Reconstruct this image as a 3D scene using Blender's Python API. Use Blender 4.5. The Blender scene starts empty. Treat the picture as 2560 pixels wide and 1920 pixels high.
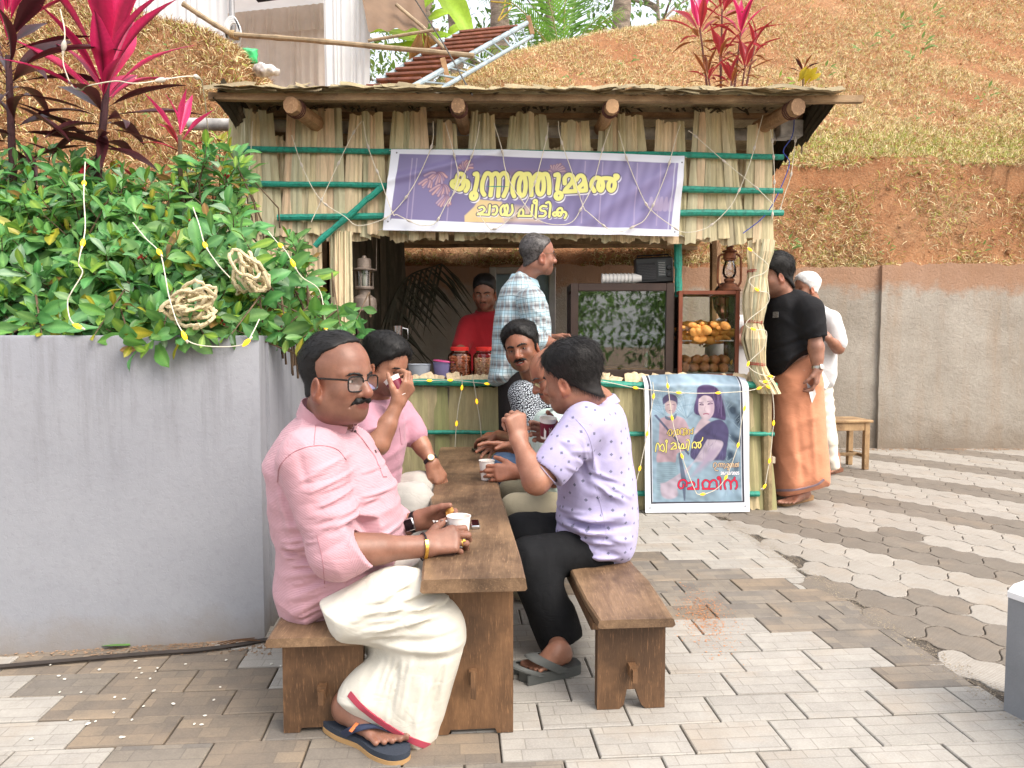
import bpy, math, random
import numpy as np
from math import sin, cos, pi, radians, sqrt, atan2
from mathutils import Vector, Matrix
scene = bpy.context.scene
COL = scene.collection
rng = np.random.default_rng(7)
random.seed(7)
CAM_H, PITCH, FPX = 1.15, radians(3.38), 1852.0
cam = bpy.data.cameras.new('camera')
cam.sensor_width = 36.0
cam.lens = 36.0 * FPX / 2560.0
cam.clip_start, cam.clip_end = 0.05, 500.0
cam_o = bpy.data.objects.new('camera', cam)
cam_o.location = (0, 0, CAM_H)
cam_o.rotation_euler = (radians(90) - PITCH, 0, 0)
COL.objects.link(cam_o)
scene.camera = cam_o
SUN_EL, SUN_AZ = radians(50), radians(128)
world = bpy.data.worlds.new('World')
scene.world = world
world.use_nodes = True
wn = world.node_tree
wn.nodes.clear()
w_out = wn.nodes.new('ShaderNodeOutputWorld')
w_bg = wn.nodes.new('ShaderNodeBackground')
w_sky = wn.nodes.new('ShaderNodeTexSky')
w_sky.sky_type = 'NISHITA'
w_sky.sun_disc = False
w_sky.sun_elevation = SUN_EL
w_sky.sun_rotation = SUN_AZ
w_sky.dust_density = 7.0
w_sky.air_density = 1.0
w_sky.ozone_density = 0.6
w_mix = wn.nodes.new('ShaderNodeMix'); w_mix.data_type = 'RGBA'
w_mix.inputs[0].default_value = .5
w_mix.inputs[7].default_value = (7.2, 7.25, 7.3, 1)
wn.links.new(w_sky.outputs[0], w_mix.inputs[6])
wn.links.new(w_mix.outputs[2], w_bg.inputs[0])
wn.links.new(w_bg.outputs[0], w_out.inputs[0])
w_bg.inputs[1].default_value = 0.15
sun = bpy.data.lights.new('sun', 'SUN')
sun.energy = 1.5
sun.angle = radians(40)
sun.color = (1.0, 0.965, 0.91)
sun_o = bpy.data.objects.new('sun', sun)
_sd = Vector((sin(SUN_AZ) * cos(SUN_EL), cos(SUN_AZ) * cos(SUN_EL), sin(SUN_EL)))
sun_o.rotation_euler = _sd.to_track_quat('Z', 'Y').to_euler()
sun_o.location = _sd * 30
COL.objects.link(sun_o)
vs = scene.view_settings
scene.display_settings.display_device = 'sRGB'
vs.view_transform = 'Standard'
vs.look = 'None'
vs.gamma = 1.0
vs.use_curve_mapping = False
vs.exposure = 1.0
scene.cycles.max_bounces = 8
scene.cycles.transparent_max_bounces = 12
scene.cycles.use_denoising = True
CP, SP = cos(PITCH), sin(PITCH)
def at(x, y, Y):
 h = (x - 1280.0) / FPX
 v = -(y - 960.0) / FPX
 dy, dz = CP + SP * v, -SP + CP * v
 t = Y / dy
 return Vector((h * t, Y, CAM_H + dz * t))
def gnd(x, y, z=0.0):
 h = (x - 1280.0) / FPX
 v = -(y - 960.0) / FPX
 dy, dz = CP + SP * v, -SP + CP * v
 t = (z - CAM_H) / dz
 return Vector((h * t, dy * t, z))
YAW = radians(4.4)
E1 = Vector((cos(YAW), sin(YAW), 0)); E2 = Vector((-sin(YAW), cos(YAW), 0))
def yard(u, v, z=0.0):
 return E1 * u + E2 * v + Vector((0, 0, z))
def tag(o, label=None, cat=None, group=None, kind=None):
 if label: o['label'] = label
 if cat: o['category'] = cat
 if group: o['group'] = group
 if kind: o['kind'] = kind
 return o
def thing(name, label, cat, loc=(0, 0, 0), group=None, kind=None):
 o = bpy.data.objects.new(name, None)
 o.empty_display_size = 0.1
 o.location = loc
 COL.objects.link(o)
 return tag(o, label, cat, group, kind)
def link(name, me, parent=None, mat=None):
 o = bpy.data.objects.new(name, me)
 COL.objects.link(o)
 if mat is not None and not me.materials:
  for m in (mat if isinstance(mat, (list, tuple)) else [mat]):
   me.materials.append(m)
 if parent is not None:
  o.parent = parent
  m = Matrix.Identity(4)
  q = parent
  chain = []
  while q is not None:
   chain.append(q); q = q.parent
  for q in reversed(chain):
   m = m @ q.matrix_parent_inverse @ q.matrix_basis
  o.matrix_parent_inverse = m.inverted()
 return o
def place(o, M):
 o.matrix_basis = M
 return o
def mesh(name, V, F, smooth=True):
 me = bpy.data.meshes.new(name)
 me.from_pydata([tuple(v) for v in V], [], [tuple(f) for f in F])
 if smooth:
  me.polygons.foreach_set('use_smooth', [True] * len(me.polygons))
 me.update()
 return me
def mesh_np(name, V, Q, smooth=True, cols=None, uv=None):
 V = np.ascontiguousarray(V, np.float32); Q = np.ascontiguousarray(Q, np.int32)
 me = bpy.data.meshes.new(name)
 m, k = Q.shape
 me.vertices.add(len(V)); me.vertices.foreach_set('co', V.ravel())
 me.loops.add(m * k); me.loops.foreach_set('vertex_index', Q.ravel())
 me.polygons.add(m); me.polygons.foreach_set('loop_start', np.arange(m, dtype=np.int32) * k)
 if smooth: me.polygons.foreach_set('use_smooth', np.ones(m, bool))
 me.update(calc_edges=True)
 if cols is not None:
  a = me.color_attributes.new('tint', 'FLOAT_COLOR', 'POINT')
  c = np.ones((len(V), 4), np.float32); c[:, :3] = cols
  a.data.foreach_set('color', c.ravel())
 if uv is not None:
  u3 = np.zeros((len(V), 3), np.float32); u3[:, :2] = uv
  a = me.attributes.new('cloth', 'FLOAT_VECTOR', 'POINT')
  a.data.foreach_set('vector', u3.ravel())
 return me
class MB:
 def __init__(s): s.V, s.F = [], []
 def add(s, V, F):
  n = len(s.V)
  s.V += [Vector(v) for v in V]
  s.F += [tuple(i + n for i in f) for f in F]
  return s
 def box(s, c, size, R=None, bev=0.0):
  hx, hy, hz = [a / 2 for a in size]
  c = Vector(c)
  if bev <= 0:
   V = [Vector((x, y, z)) for z in (-hz, hz) for x, y in ((-hx, -hy), (hx, -hy), (hx, hy), (-hx, hy))]
   F = [(3, 2, 1, 0), (4, 5, 6, 7), (0, 1, 5, 4), (1, 2, 6, 5), (2, 3, 7, 6), (3, 0, 4, 7)]
  else:
   b = min(bev, hx * .9, hy * .9, hz * .9)
   V, F = [], []
   for z, i in ((-hz, b), (-hz + b, 0), (hz - b, 0), (hz, b)):
    x, y = hx - i, hy - i
    k = b * .7 if not i else b * .5
    V += [Vector(p + (z,)) for p in ((-x + k, -y), (x - k, -y), (x, -y + k), (x, y - k), (x - k, y), (-x + k, y), (-x, y - k), (-x, -y + k))]
   F.append(tuple(reversed(range(8)))); F.append(tuple(range(24, 32)))
   for r in range(3):
    for i in range(8):
     j = (i + 1) % 8
     F.append((r * 8 + i, r * 8 + j, r * 8 + 8 + j, r * 8 + 8 + i))
  if R is not None: V = [R @ v for v in V]
  return s.add([c + v for v in V], F)
 def tube(s, pts, r, n=8, cap=True, flat=1.0):
  pts = [Vector(p) for p in pts]
  m = len(pts)
  rr = list(r) if isinstance(r, (list, tuple, np.ndarray)) else [r] * m
  V, F = [], []
  ref = None
  for i, p in enumerate(pts):
   d = (pts[min(i + 1, m - 1)] - pts[max(i - 1, 0)]).normalized()
   if ref is None:
    ref = Vector((0, 0, 1)) if abs(d.z) < .9 else Vector((1, 0, 0))
   a = (ref - d * ref.dot(d)).normalized()
   ref = a
   b = d.cross(a)
   for k in range(n):
    t = 2 * pi * k / n
    V.append(p + (a * cos(t) * flat + b * sin(t)) * rr[i])
  for i in range(m - 1):
   for k in range(n):
    j = (k + 1) % n
    F.append((i * n + k, i * n + j, (i + 1) * n + j, (i + 1) * n + k))
  if cap:
   F.append(tuple(reversed(range(n)))); F.append(tuple(range((m - 1) * n, m * n)))
  return s.add(V, F)
 def lathe(s, prof, c=(0, 0, 0), R=None, n=20, cap=True):
  c = Vector(c)
  V, F = [], []
  for r, z in prof:
   for k in range(n):
    t = 2 * pi * k / n
    v = Vector((r * cos(t), r * sin(t), z))
    V.append(c + (R @ v if R is not None else v))
  m = len(prof)
  for i in range(m - 1):
   for k in range(n):
    j = (k + 1) % n
    F.append((i * n + k, i * n + j, (i + 1) * n + j, (i + 1) * n + k))
  if cap:
   F.append(tuple(reversed(range(n)))); F.append(tuple(range((m - 1) * n, m * n)))
  return s.add(V, F)
 def ball(s, c, r, R=None, n=12, m=8):
  rx, ry, rz = (r if isinstance(r, (tuple, list)) else (r, r, r))
  c = Vector(c)
  V = [Vector((0, 0, -rz))]
  for i in range(1, m):
   t = -pi / 2 + pi * i / m
   V += [Vector((rx * cos(t) * cos(2 * pi * k / n), ry * cos(t) * sin(2 * pi * k / n), rz * sin(t))) for k in range(n)]
  V.append(Vector((0, 0, rz)))
  F = [(0, 1 + (k + 1) % n, 1 + k) for k in range(n)]
  for i in range(m - 2):
   for k in range(n):
    j = (k + 1) % n
    F.append((1 + i * n + k, 1 + i * n + j, 1 + (i + 1) * n + j, 1 + (i + 1) * n + k))
  e = len(V) - 1
  F += [(e, 1 + (m - 2) * n + k, 1 + (m - 2) * n + (k + 1) % n) for k in range(n)]
  if R is not None: V = [R @ v for v in V]
  return s.add([c + v for v in V], F)
 def prism(s, poly, O, A, B, N, t):
  O, A, B, N = Vector(O), Vector(A), Vector(B), Vector(N)
  V = [O + A * a + B * b for a, b in poly]
  n = len(V)
  V += [v + N * t for v in V]
  F = [tuple(reversed(range(n))), tuple(range(n, 2 * n))]
  F += [(i, (i + 1) % n, n + (i + 1) % n, n + i) for i in range(n)]
  return s.add(V, F)
 def grid(s, P):
  r, c = len(P), len(P[0])
  return s.add([p for row in P for p in row], [(i * c + j, i * c + j + 1, (i + 1) * c + j + 1, (i + 1) * c + j) for i in range(r - 1) for j in range(c - 1)])
 def build(s, name, mat, parent=None, smooth=True, sharp=35):
  me = mesh(name, s.V, s.F, smooth)
  o = link(name, me, parent, mat)
  if smooth and sharp:
   try: me.set_sharp_from_angle(angle=radians(sharp))
   except Exception: pass
  return o
def smooth_path(P, k=6):
 P = [np.array(p, float) for p in P]
 if len(P) < 3: return P
 Q = [2 * P[0] - P[1]] + P + [2 * P[-1] - P[-2]]
 out = []
 for i in range(1, len(Q) - 2):
  a, b, c, d = Q[i - 1:i + 3]
  for j in range(k):
   t = j / k
   out.append(.5 * ((2 * b) + (c - a) * t + (2 * a - 5 * b + 4 * c - d) * t * t + (3 * b - a - 3 * c + d) * t ** 3))
 out.append(P[-1])
 return out
def frame(fwd, up=(0, 0, 1)):
 f = Vector(fwd).normalized()
 r = f.cross(Vector(up)).normalized()
 u = r.cross(f)
 return Matrix((r, f, u)).transposed()
MATS = {}
class NT:
 def __init__(s, name):
  s.m = bpy.data.materials.new(name)
  s.m.use_nodes = True
  s.t = s.m.node_tree
  s.b = s.t.nodes['Principled BSDF']
  s._c = {}
 def n(s, typ, **kw):
  x = s.t.nodes.new(typ)
  for k, v in kw.items():
   if k.startswith('i_'):
    key = k[2:]
    x.inputs[int(key) if key.isdigit() else key].default_value = v
   else: setattr(x, k, v)
  return x
 def l(s, a, b): s.t.links.new(a, b)
 def coord(s, which='Object', rand=True, scale=(1, 1, 1)):
  tc = s.n('ShaderNodeTexCoord')
  mp = s.n('ShaderNodeMapping')
  mp.inputs['Scale'].default_value = scale
  s.l(tc.outputs[which], mp.inputs['Vector'])
  if rand:
   oi = s.n('ShaderNodeObjectInfo')
   mul = s.n('ShaderNodeVectorMath', operation='SCALE')
   cb = s.n('ShaderNodeCombineXYZ')
   for i in range(3): s.l(oi.outputs['Random'], cb.inputs[i])
   s.l(cb.outputs[0], mul.inputs[0]); mul.inputs['Scale'].default_value = 37.0
   s.l(mul.outputs[0], mp.inputs['Location'])
  return mp.outputs[0]
 def noise(s, vec, scale, detail=4, rough=.6, dist=0.0):
  x = s.n('ShaderNodeTexNoise', i_Scale=scale, i_Detail=detail, i_Roughness=rough, i_Distortion=dist)
  if vec is not None: s.l(vec, x.inputs['Vector'])
  return x.outputs['Fac']
 def ramp(s, fac, stops):
  x = s.n('ShaderNodeValToRGB')
  e = x.color_ramp.elements
  while len(e) < len(stops): e.new(.5)
  for i, (p, c) in enumerate(stops):
   e[i].position = p
   e[i].color = (c, c, c, 1) if isinstance(c, (int, float)) else (*c, 1)
  s.l(fac, x.inputs[0])
  return x.outputs[0]
 def mix(s, fac, a, b, mode='MIX'):
  x = s.n('ShaderNodeMix', data_type='RGBA', blend_type=mode)
  x.clamp_result = False
  for sock, v in ((0, fac), (6, a), (7, b)):
   if isinstance(v, (int, float)): x.inputs[sock].default_value = v
   elif isinstance(v, (tuple, list)): x.inputs[sock].default_value = (*v, 1) if len(v) == 3 else v
   else: s.l(v, x.inputs[sock])
  return x.outputs[2]
 def math(s, op, a, b=0.0, c=None):
  x = s.n('ShaderNodeMath', operation=op)
  for i, v in enumerate((a, b, c)):
   if v is None: continue
   if isinstance(v, (int, float)): x.inputs[i].default_value = v
   else: s.l(v, x.inputs[i])
  return x.outputs[0]
 def bump(s, h, strength=.3, dist=.01, prev=None):
  x = s.n('ShaderNodeBump', i_Strength=strength, i_Distance=dist)
  s.l(h, x.inputs['Height'])
  if prev is not None: s.l(prev, x.inputs['Normal'])
  s.l(x.outputs[0], s.b.inputs['Normal'])
  return x.outputs[0]
 def set(s, **kw):
  for k, v in kw.items():
   s.b.inputs[k.replace('_', ' ')].default_value = v
 def col(s, c):
  if isinstance(c, (tuple, list)): s.b.inputs['Base Color'].default_value = (*c, 1)
  else: s.l(c, s.b.inputs['Base Color'])
def M(name, col, rough=.6, var=.12, vs_=6.0, bump=0.0, bs=80.0, bd=.004, metal=0.0, spec=.4, scale=(1, 1, 1), rand=True, sheen=0.0, col2=None, trans=0.0, tint=False, coat=0.0, sss=0.0):
 if name in MATS: return MATS[name]
 t = NT(name)
 v = t.coord('Object', rand, scale)
 f = t.noise(v, vs_, 6, .62)
 c2 = col2 if col2 is not None else tuple(max(0, a * (1 - 2.2 * var)) for a in col)
 c1 = col if col2 is not None else tuple(min(1, a * (1 + var * .8)) for a in col)
 c = t.ramp(f, [(.3, c2), (.68, c1)])
 if tint:
  at_ = t.n('ShaderNodeAttribute', attribute_name='tint')
  c = t.mix(1.0, c, at_.outputs['Color'], 'MULTIPLY')
 t.col(c)
 t.set(Roughness=rough, Metallic=metal)
 t.b.inputs['Specular IOR Level'].default_value = spec
 if sheen: t.b.inputs['Sheen Weight'].default_value = sheen
 if coat: t.b.inputs['Coat Weight'].default_value = coat
 if sss:
  t.b.inputs['Subsurface Weight'].default_value = sss
  t.b.inputs['Subsurface Radius'].default_value = (1.0, .4, .2)
  t.b.inputs['Subsurface Scale'].default_value = .006
 if bump:
  t.bump(t.noise(v, bs, 5, .65), bump, bd)
 if trans:
  tr = t.n('ShaderNodeBsdfTranslucent')
  t.l(t.b.inputs['Base Color'].links[0].from_socket, tr.inputs[0])
  mx = t.n('ShaderNodeMixShader', i_0=trans)
  out = t.t.nodes['Material Output']
  t.l(t.b.outputs[0], mx.inputs[1]); t.l(tr.outputs[0], mx.inputs[2]); t.l(mx.outputs[0], out.inputs[0])
 MATS[name] = t.m
 return t.m
def glass(name, col=(1, 1, 1), rough=.0, alpha=.12, spec=.5):
 if name in MATS: return MATS[name]
 t = NT(name)
 out = t.t.nodes['Material Output']
 tr = t.n('ShaderNodeBsdfTransparent'); tr.inputs[0].default_value = (*col, 1)
 gl = t.n('ShaderNodeBsdfGlossy', i_Roughness=rough)
 fr = t.n('ShaderNodeFresnel', i_IOR=1.5)
 f = t.math('ADD', fr.outputs[0], alpha)
 mx = t.n('ShaderNodeMixShader')
 t.l(f, mx.inputs[0]); t.l(tr.outputs[0], mx.inputs[1]); t.l(gl.outputs[0], mx.inputs[2]); t.l(mx.outputs[0], out.inputs[0])
 MATS[name] = t.m
 return t.m
def emit(name, col, strength):
 if name in MATS: return MATS[name]
 t = NT(name)
 t.col(col); t.b.inputs['Emission Color'].default_value = (*col, 1); t.b.inputs['Emission Strength'].default_value = strength
 t.set(Roughness=.4)
 MATS[name] = t.m
 return t.m
def wood(name, dark, light, grain=(1, 1, 12), rough=.55, bump=.35, scale=5.0):
 if name in MATS: return MATS[name]
 t = NT(name)
 v = t.coord('Object', True, grain)
 g = t.noise(v, scale, 8, .7, .6)
 v2 = t.coord('Object', True)
 b = t.noise(v2, 3.2, 5, .65)
 f = t.noise(t.coord('Object', True, tuple(a * 3 for a in grain)), scale * 3, 4, .7)
 c = t.ramp(g, [(.25, dark), (.5, tuple((a + b_) / 2 for a, b_ in zip(dark, light))), (.75, light)])
 c = t.mix(t.ramp(b, [(.42, .0), (.62, .75)]), c, tuple(a * .45 for a in dark))
 c = t.mix(t.ramp(f, [(.55, .0), (.75, .55)]), c, tuple(min(1, a * 1.5) for a in light))
 t.col(c)
 t.set(Roughness=rough)
 t.bump(t.math('ADD', g, t.math('MULTIPLY', f, .5)), bump, .004)
 MATS[name] = t.m
 return t.m
def printed(name, rough=.4, bump=0.0):
 if name in MATS: return MATS[name]
 t = NT(name)
 a = t.n('ShaderNodeAttribute', attribute_name='tint')
 t.col(a.outputs['Color']); t.set(Roughness=rough)
 t.b.inputs['Specular IOR Level'].default_value = .35
 MATS[name] = t.m
 return t.m
def _v(p): return np.array(p, np.float32)
def rc(a, b, ra, rb):
 a, b = _v(a), _v(b); ab = b - a; L = float(ab @ ab) + 1e-9
 def f(P):
  q = P - a
  h = np.clip(q @ ab / L, 0, 1)
  r = q - h[:, None] * ab
  return np.sqrt((r * r).sum(1)) - (ra + (rb - ra) * h)
 f.lo = np.minimum(a - ra, b - rb); f.hi = np.maximum(a + ra, b + rb)
 return f
def ell(c, r, R=None):
 c, r = _v(c), _v(r)
 Rm = None if R is None else np.array(R, np.float32)
 def f(P):
  q = P - c
  if Rm is not None: q = q @ Rm
  k0 = np.sqrt(((q / r) ** 2).sum(1)); k1 = np.sqrt(((q / (r * r)) ** 2).sum(1)) + 1e-6
  return k0 * (k0 - 1) / k1
 m = float(r.max()) if R is not None else r
 f.lo, f.hi = c - m, c + m
 return f
def rbox(c, h, rad=.005, R=None):
 c, h = _v(c), _v(h)
 Rm = None if R is None else np.array(R, np.float32)
 def f(P):
  q = P - c
  if Rm is not None: q = q @ Rm
  q = np.abs(q) - (h - rad)
  return np.sqrt((np.maximum(q, 0) ** 2).sum(1)) + np.minimum(q.max(1), 0) - rad
 m = float(np.linalg.norm(h)) if R is not None else h
 f.lo, f.hi = c - m, c + m
 return f
def poly2(px, py, poly):
 n = len(poly)
 d = np.full(px.shape, 1e9, np.float32); s = np.ones(px.shape, np.float32)
 for i in range(n):
  (ax, ay), (bx, by) = poly[i], poly[i - 1]
  ex, ey = bx - ax, by - ay
  wx, wy = px - ax, py - ay
  h = np.clip((wx * ex + wy * ey) / (ex * ex + ey * ey + 1e-12), 0, 1)
  dx, dy = wx - ex * h, wy - ey * h
  d = np.minimum(d, dx * dx + dy * dy)
  c1 = py >= ay; c2 = py < by; c3 = ex * wy > ey * wx
  flip = (c1 & c2 & c3) | (~c1 & ~c2 & ~c3)
  s = np.where(flip, -s, s)
 return s * np.sqrt(d)
def inflate(pts, O, A, B, T, w, smooth=5):
 O, A, B = _v(O), _v(A), _v(B); N = np.cross(A, B)
 if smooth > 1:
  pts = smooth_path(list(pts) + [pts[0]], smooth)[:-1]
 pts = [(float(p[0]), float(p[1])) for p in pts]
 def f(P):
  q = P - O
  s = poly2(q @ A, q @ B, pts)
  y = q @ N
  k = np.maximum(0, (w + s) / w)
  return (np.sqrt(k * k + (y / T) ** 2) - 1) * min(w, T)
 W = np.array([O + A * a + B * b for a, b in pts])
 f.lo = W.min(0) - T; f.hi = W.max(0) + T
 return f
def pxpoly(pts, Y):
 return [(at(x, y, Y).x, at(x, y, Y).z) for x, y in pts]
def bodyshape(pts, Y, T, w, lean=0.0, smooth=5):
 B = Vector((0, lean, 1)).normalized()
 z0 = .3
 out = []
 for x, y in pts:
  YY = Y
  for _ in range(3):
   p = at(x, y, YY); YY = Y + lean * (p.z - z0)
  p = at(x, y, YY)
  out.append((p.x, (p.z - z0) / B.z))
 return inflate(out, (0, Y, z0), (1, 0, 0), B, T, w, smooth)
def smin(a, b, k):
 h = np.maximum(k - np.abs(a - b), 0) / k
 return np.minimum(a, b) - h * h * k * .25
def U(*items, k=.01):
 fs = [(i if isinstance(i, tuple) else (i, k)) for i in items]
 def f(P):
  d = fs[0][0](P)
  for g, kk in fs[1:]:
   d = smin(d, g(P), kk)
  return d
 f.lo = np.min([g.lo for g, _ in fs], 0); f.hi = np.max([g.hi for g, _ in fs], 0)
 return f
def SUB(a, b, k=.004):
 def f(P): return -smin(-a(P), b(P), k)
 f.lo, f.hi = a.lo, a.hi
 return f
def INT(a, b, k=.004):
 def f(P): return -smin(-a(P), -b(P), k)
 f.lo, f.hi = np.maximum(a.lo, b.lo) if hasattr(b, 'lo') else a.lo, np.minimum(a.hi, b.hi) if hasattr(b, 'lo') else a.hi
 return f
def half(p, n):
 p, n = _v(p), _v(Vector(n).normalized())
 return lambda P: (P - p) @ n
def GROW(a, t):
 def f(P): return a(P) - t
 f.lo, f.hi = a.lo - t, a.hi + t
 return f
def DISP(a, g, amp):
 def f(P): return a(P) - amp * g(P)
 f.lo, f.hi = a.lo - amp, a.hi + amp
 return f
def snoise(seed, freq, stretch=(1, 1, 1), n=7, ridged=False):
 r = np.random.default_rng(seed)
 D = r.normal(size=(n, 3)).astype(np.float32); D /= np.linalg.norm(D, axis=1)[:, None]
 D *= np.float32(freq) * r.uniform(.6, 1.6, (n, 1)).astype(np.float32) * np.array(stretch, np.float32)
 ph = r.uniform(0, 6.28, n).astype(np.float32)
 Wd = r.normal(size=(3, 3)).astype(np.float32) * np.float32(freq * .35)
 wa = np.float32(.9 / freq)
 def f(P):
  Q = P + wa * np.sin(P @ Wd)
  s = np.sin(Q @ D.T + ph)
  if ridged: s = 1 - 2 * np.abs(s) ** .7
  return s.sum(1) / np.float32(n ** .5)
 return f
def folds(lines, Y=None):
 L = []
 for x0, y0, x1, y1, wd, hg in lines:
  a, b = at(x0, y0, Y), at(x1, y1, Y)
  L.append((a.x, a.z, b.x, b.z, wd, hg))
 def f(P):
  s = np.zeros(len(P), np.float32)
  for ax, az, bx, bz, wd, hg in L:
   ex, ez = bx - ax, bz - az
   wx, wz = P[:, 0] - ax, P[:, 2] - az
   h = np.clip((wx * ex + wz * ez) / (ex * ex + ez * ez), 0, 1)
   d2 = (wx - ex * h) ** 2 + (wz - ez * h) ** 2
   s += hg * np.exp(-d2 / (wd * wd)) * (1 - .6 * np.abs(2 * h - 1) ** 3)
  return s
 return f
def isomesh(f, h, pad=None):
 pad = 2.5 * h + .03 if pad is None else pad
 lo = np.asarray(f.lo, np.float32) - pad; hi = np.asarray(f.hi, np.float32) + pad
 nb = np.maximum(1, np.ceil((hi - lo) / (4 * h)).astype(int))
 ax = [lo[i] + (np.arange(nb[i]) * 4 + 1.5) * h for i in range(3)]
 C = np.stack(np.meshgrid(*ax, indexing='ij'), -1).reshape(-1, 3).astype(np.float32)
 dc = f(C)
 act = np.abs(dc) < 4 * h * .95 + .018
 Vv = np.repeat(np.repeat(np.repeat(np.where(dc > 0, 1, -1).reshape(nb).astype(np.float32), 4, 0), 4, 1), 4, 2)
 bi = np.array(np.unravel_index(np.nonzero(act)[0], nb)).T
 off = np.stack(np.meshgrid(range(4), range(4), range(4), indexing='ij'), -1).reshape(-1, 3)
 idx = (bi[:, None, :] * 4 + off[None]).reshape(-1, 3)
 P = (lo + idx * h).astype(np.float32)
 val = np.concatenate([f(P[i:i + 200000]) for i in range(0, len(P), 200000)]) if len(P) else np.zeros(0)
 Vv[idx[:, 0], idx[:, 1], idx[:, 2]] = val
 S = Vv < 0
 nx, ny, nz = S.shape
 corner = [(i, j, k) for i in (0, 1) for j in (0, 1) for k in (0, 1)]
 cs = [S[i:nx - 1 + i, j:ny - 1 + j, k:nz - 1 + k] for i, j, k in corner]
 cnt = sum(c.astype(np.int8) for c in cs)
 mixed = (cnt > 0) & (cnt < 8)
 ci = np.array(np.nonzero(mixed)).T
 if not len(ci): return np.zeros((0, 3), np.float32), np.zeros((0, 4), np.int32)
 acc = np.zeros((len(ci), 3), np.float32); num = np.zeros(len(ci), np.float32)
 for a in corner:
  for d in range(3):
   if a[d]: continue
   b = list(a); b[d] = 1
   va = Vv[ci[:, 0] + a[0], ci[:, 1] + a[1], ci[:, 2] + a[2]]
   vb = Vv[ci[:, 0] + b[0], ci[:, 1] + b[1], ci[:, 2] + b[2]]
   cr = (va < 0) != (vb < 0)
   t = np.where(cr, va / (va - vb + 1e-12), 0)
   p = np.array(a, np.float32)[None].repeat(len(ci), 0)
   p[:, d] += t
   acc += np.where(cr[:, None], p, 0); num += cr
 V = lo + (ci + acc / num[:, None]) * h
 ids = np.full(mixed.shape, -1, np.int32)
 ids[ci[:, 0], ci[:, 1], ci[:, 2]] = np.arange(len(ci))
 Q = []
 for d in range(3):
  e, g = [(1, 2), (2, 0), (0, 1)][d]
  sl0 = [slice(1, -1)] * 3; sl0[d] = slice(0, -1)
  sl1 = [slice(1, -1)] * 3; sl1[d] = slice(1, None)
  A_, B_ = S[tuple(sl0)], S[tuple(sl1)]
  ch = np.array(np.nonzero(A_ != B_)).T
  if not len(ch): continue
  inside = A_[ch[:, 0], ch[:, 1], ch[:, 2]]
  base = ch + 1; base[:, d] -= 1
  def gid(de, dg):
   q = base.copy(); q[:, e] -= de; q[:, g] -= dg
   return ids[q[:, 0], q[:, 1], q[:, 2]]
  q = np.stack([gid(1, 1), gid(0, 1), gid(0, 0), gid(1, 0)], 1)
  q[~inside] = q[~inside][:, ::-1]
  Q.append(q)
 Q = np.concatenate(Q)
 Q = Q[(Q >= 0).all(1)]
 return V.astype(np.float32), Q.astype(np.int32)
def joined(parts):
 Vs, Qs, n = [], [], 0
 for V, Q in parts:
  Vs.append(V); Qs.append(Q + n); n += len(V)
 return np.concatenate(Vs), np.concatenate(Qs)
# =================================================================== GROUND, WALLS, HILL
K = 1.15727
def d(x, y, Y): return at(x * K, y * K, Y)
def dg(x, y, z=0.0): return gnd(x * K, y * K, z)
def paver_mat(name, c1, c2, groove, kind):
 if name in MATS: return MATS[name]
 t = NT(name)
 v = t.coord('Object', True)
 w = t.coord('Object', False)
 big = t.noise(v, 9, 6, .68); fine = t.noise(v, 160, 4, .7)
 oi = t.n('ShaderNodeObjectInfo')
 c = t.ramp(big, [(.3, c1), (.7, c2)])
 c = t.mix(t.math('MULTIPLY', oi.outputs['Random'], .35), c, tuple(x * .72 for x in c1))
 c = t.mix(t.ramp(fine, [(.42, .0), (.8, .45)]), c, tuple(min(1, x * 1.25) for x in c2))
 dust = t.noise(t.coord('Object', True), 3.4, 5, .6)
 c = t.mix(t.ramp(dust, [(.52, 0.0), (.74, .40)]), c, (.36, .275, .19))
 if kind == 'maze':
  br = t.n('ShaderNodeTexBrick', offset=.5, squash=.6, squash_frequency=3)
  br.inputs['Scale'].default_value = 7.5; br.inputs['Mortar Size'].default_value = .014; br.inputs['Mortar Smooth'].default_value = .25
  br.inputs['Brick Width'].default_value = 1.05; br.inputs['Row Height'].default_value = .42
  dk_ = c1[0] < .25
  br.inputs['Color1'].default_value = (1.12, 1.08, 1.02, 1) if dk_ else (1, 1, 1, 1)
  br.inputs['Color2'].default_value = (.80, .80, .82, 1) if dk_ else (.92, .92, .93, 1)
  br.inputs['Mortar'].default_value = (.9, .9, .9, 1)
  mp = t.n('ShaderNodeMapping'); mp.inputs['Rotation'].default_value = (0, 0, 0)
  t.l(v, mp.inputs[0]); t.l(mp.outputs[0], br.inputs['Vector'])
  g = t.math('SUBTRACT', 1.0, br.outputs['Fac'])
  c = t.mix(1.0, c, br.outputs['Color'], 'MULTIPLY')
 else:
  sp = t.n('ShaderNodeSeparateXYZ'); t.l(w, sp.inputs[0])
  r1 = t.math('SINE', t.math('MULTIPLY', sp.outputs[1], 2 * pi / .0135))
  r2 = t.math('SINE', t.math('MULTIPLY', sp.outputs[0], 2 * pi / .030))
  g = t.ramp(t.math('ADD', r1, t.math('MULTIPLY', r2, .25)), [(.0, 0.0), (.35, 1.0)])
 c = t.mix(t.math('MULTIPLY', t.math('SUBTRACT', 1.0, g), groove), c, (.12, .095, .075))
 t.col(c)
 t.set(Roughness=.78)
 t.b.inputs['Specular IOR Level'].default_value = .35
 n = t.bump(g, .55, .004)
 t.bump(t.math('ADD', fine, t.math('MULTIPLY', big, .6)), .35, .003, n)
 MATS[name] = t.m
 return t.m
PV_LIGHT = paver_mat('pale_grey_paver', (.315, .295, .262), (.415, .392, .352), .24, 'maze')
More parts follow.
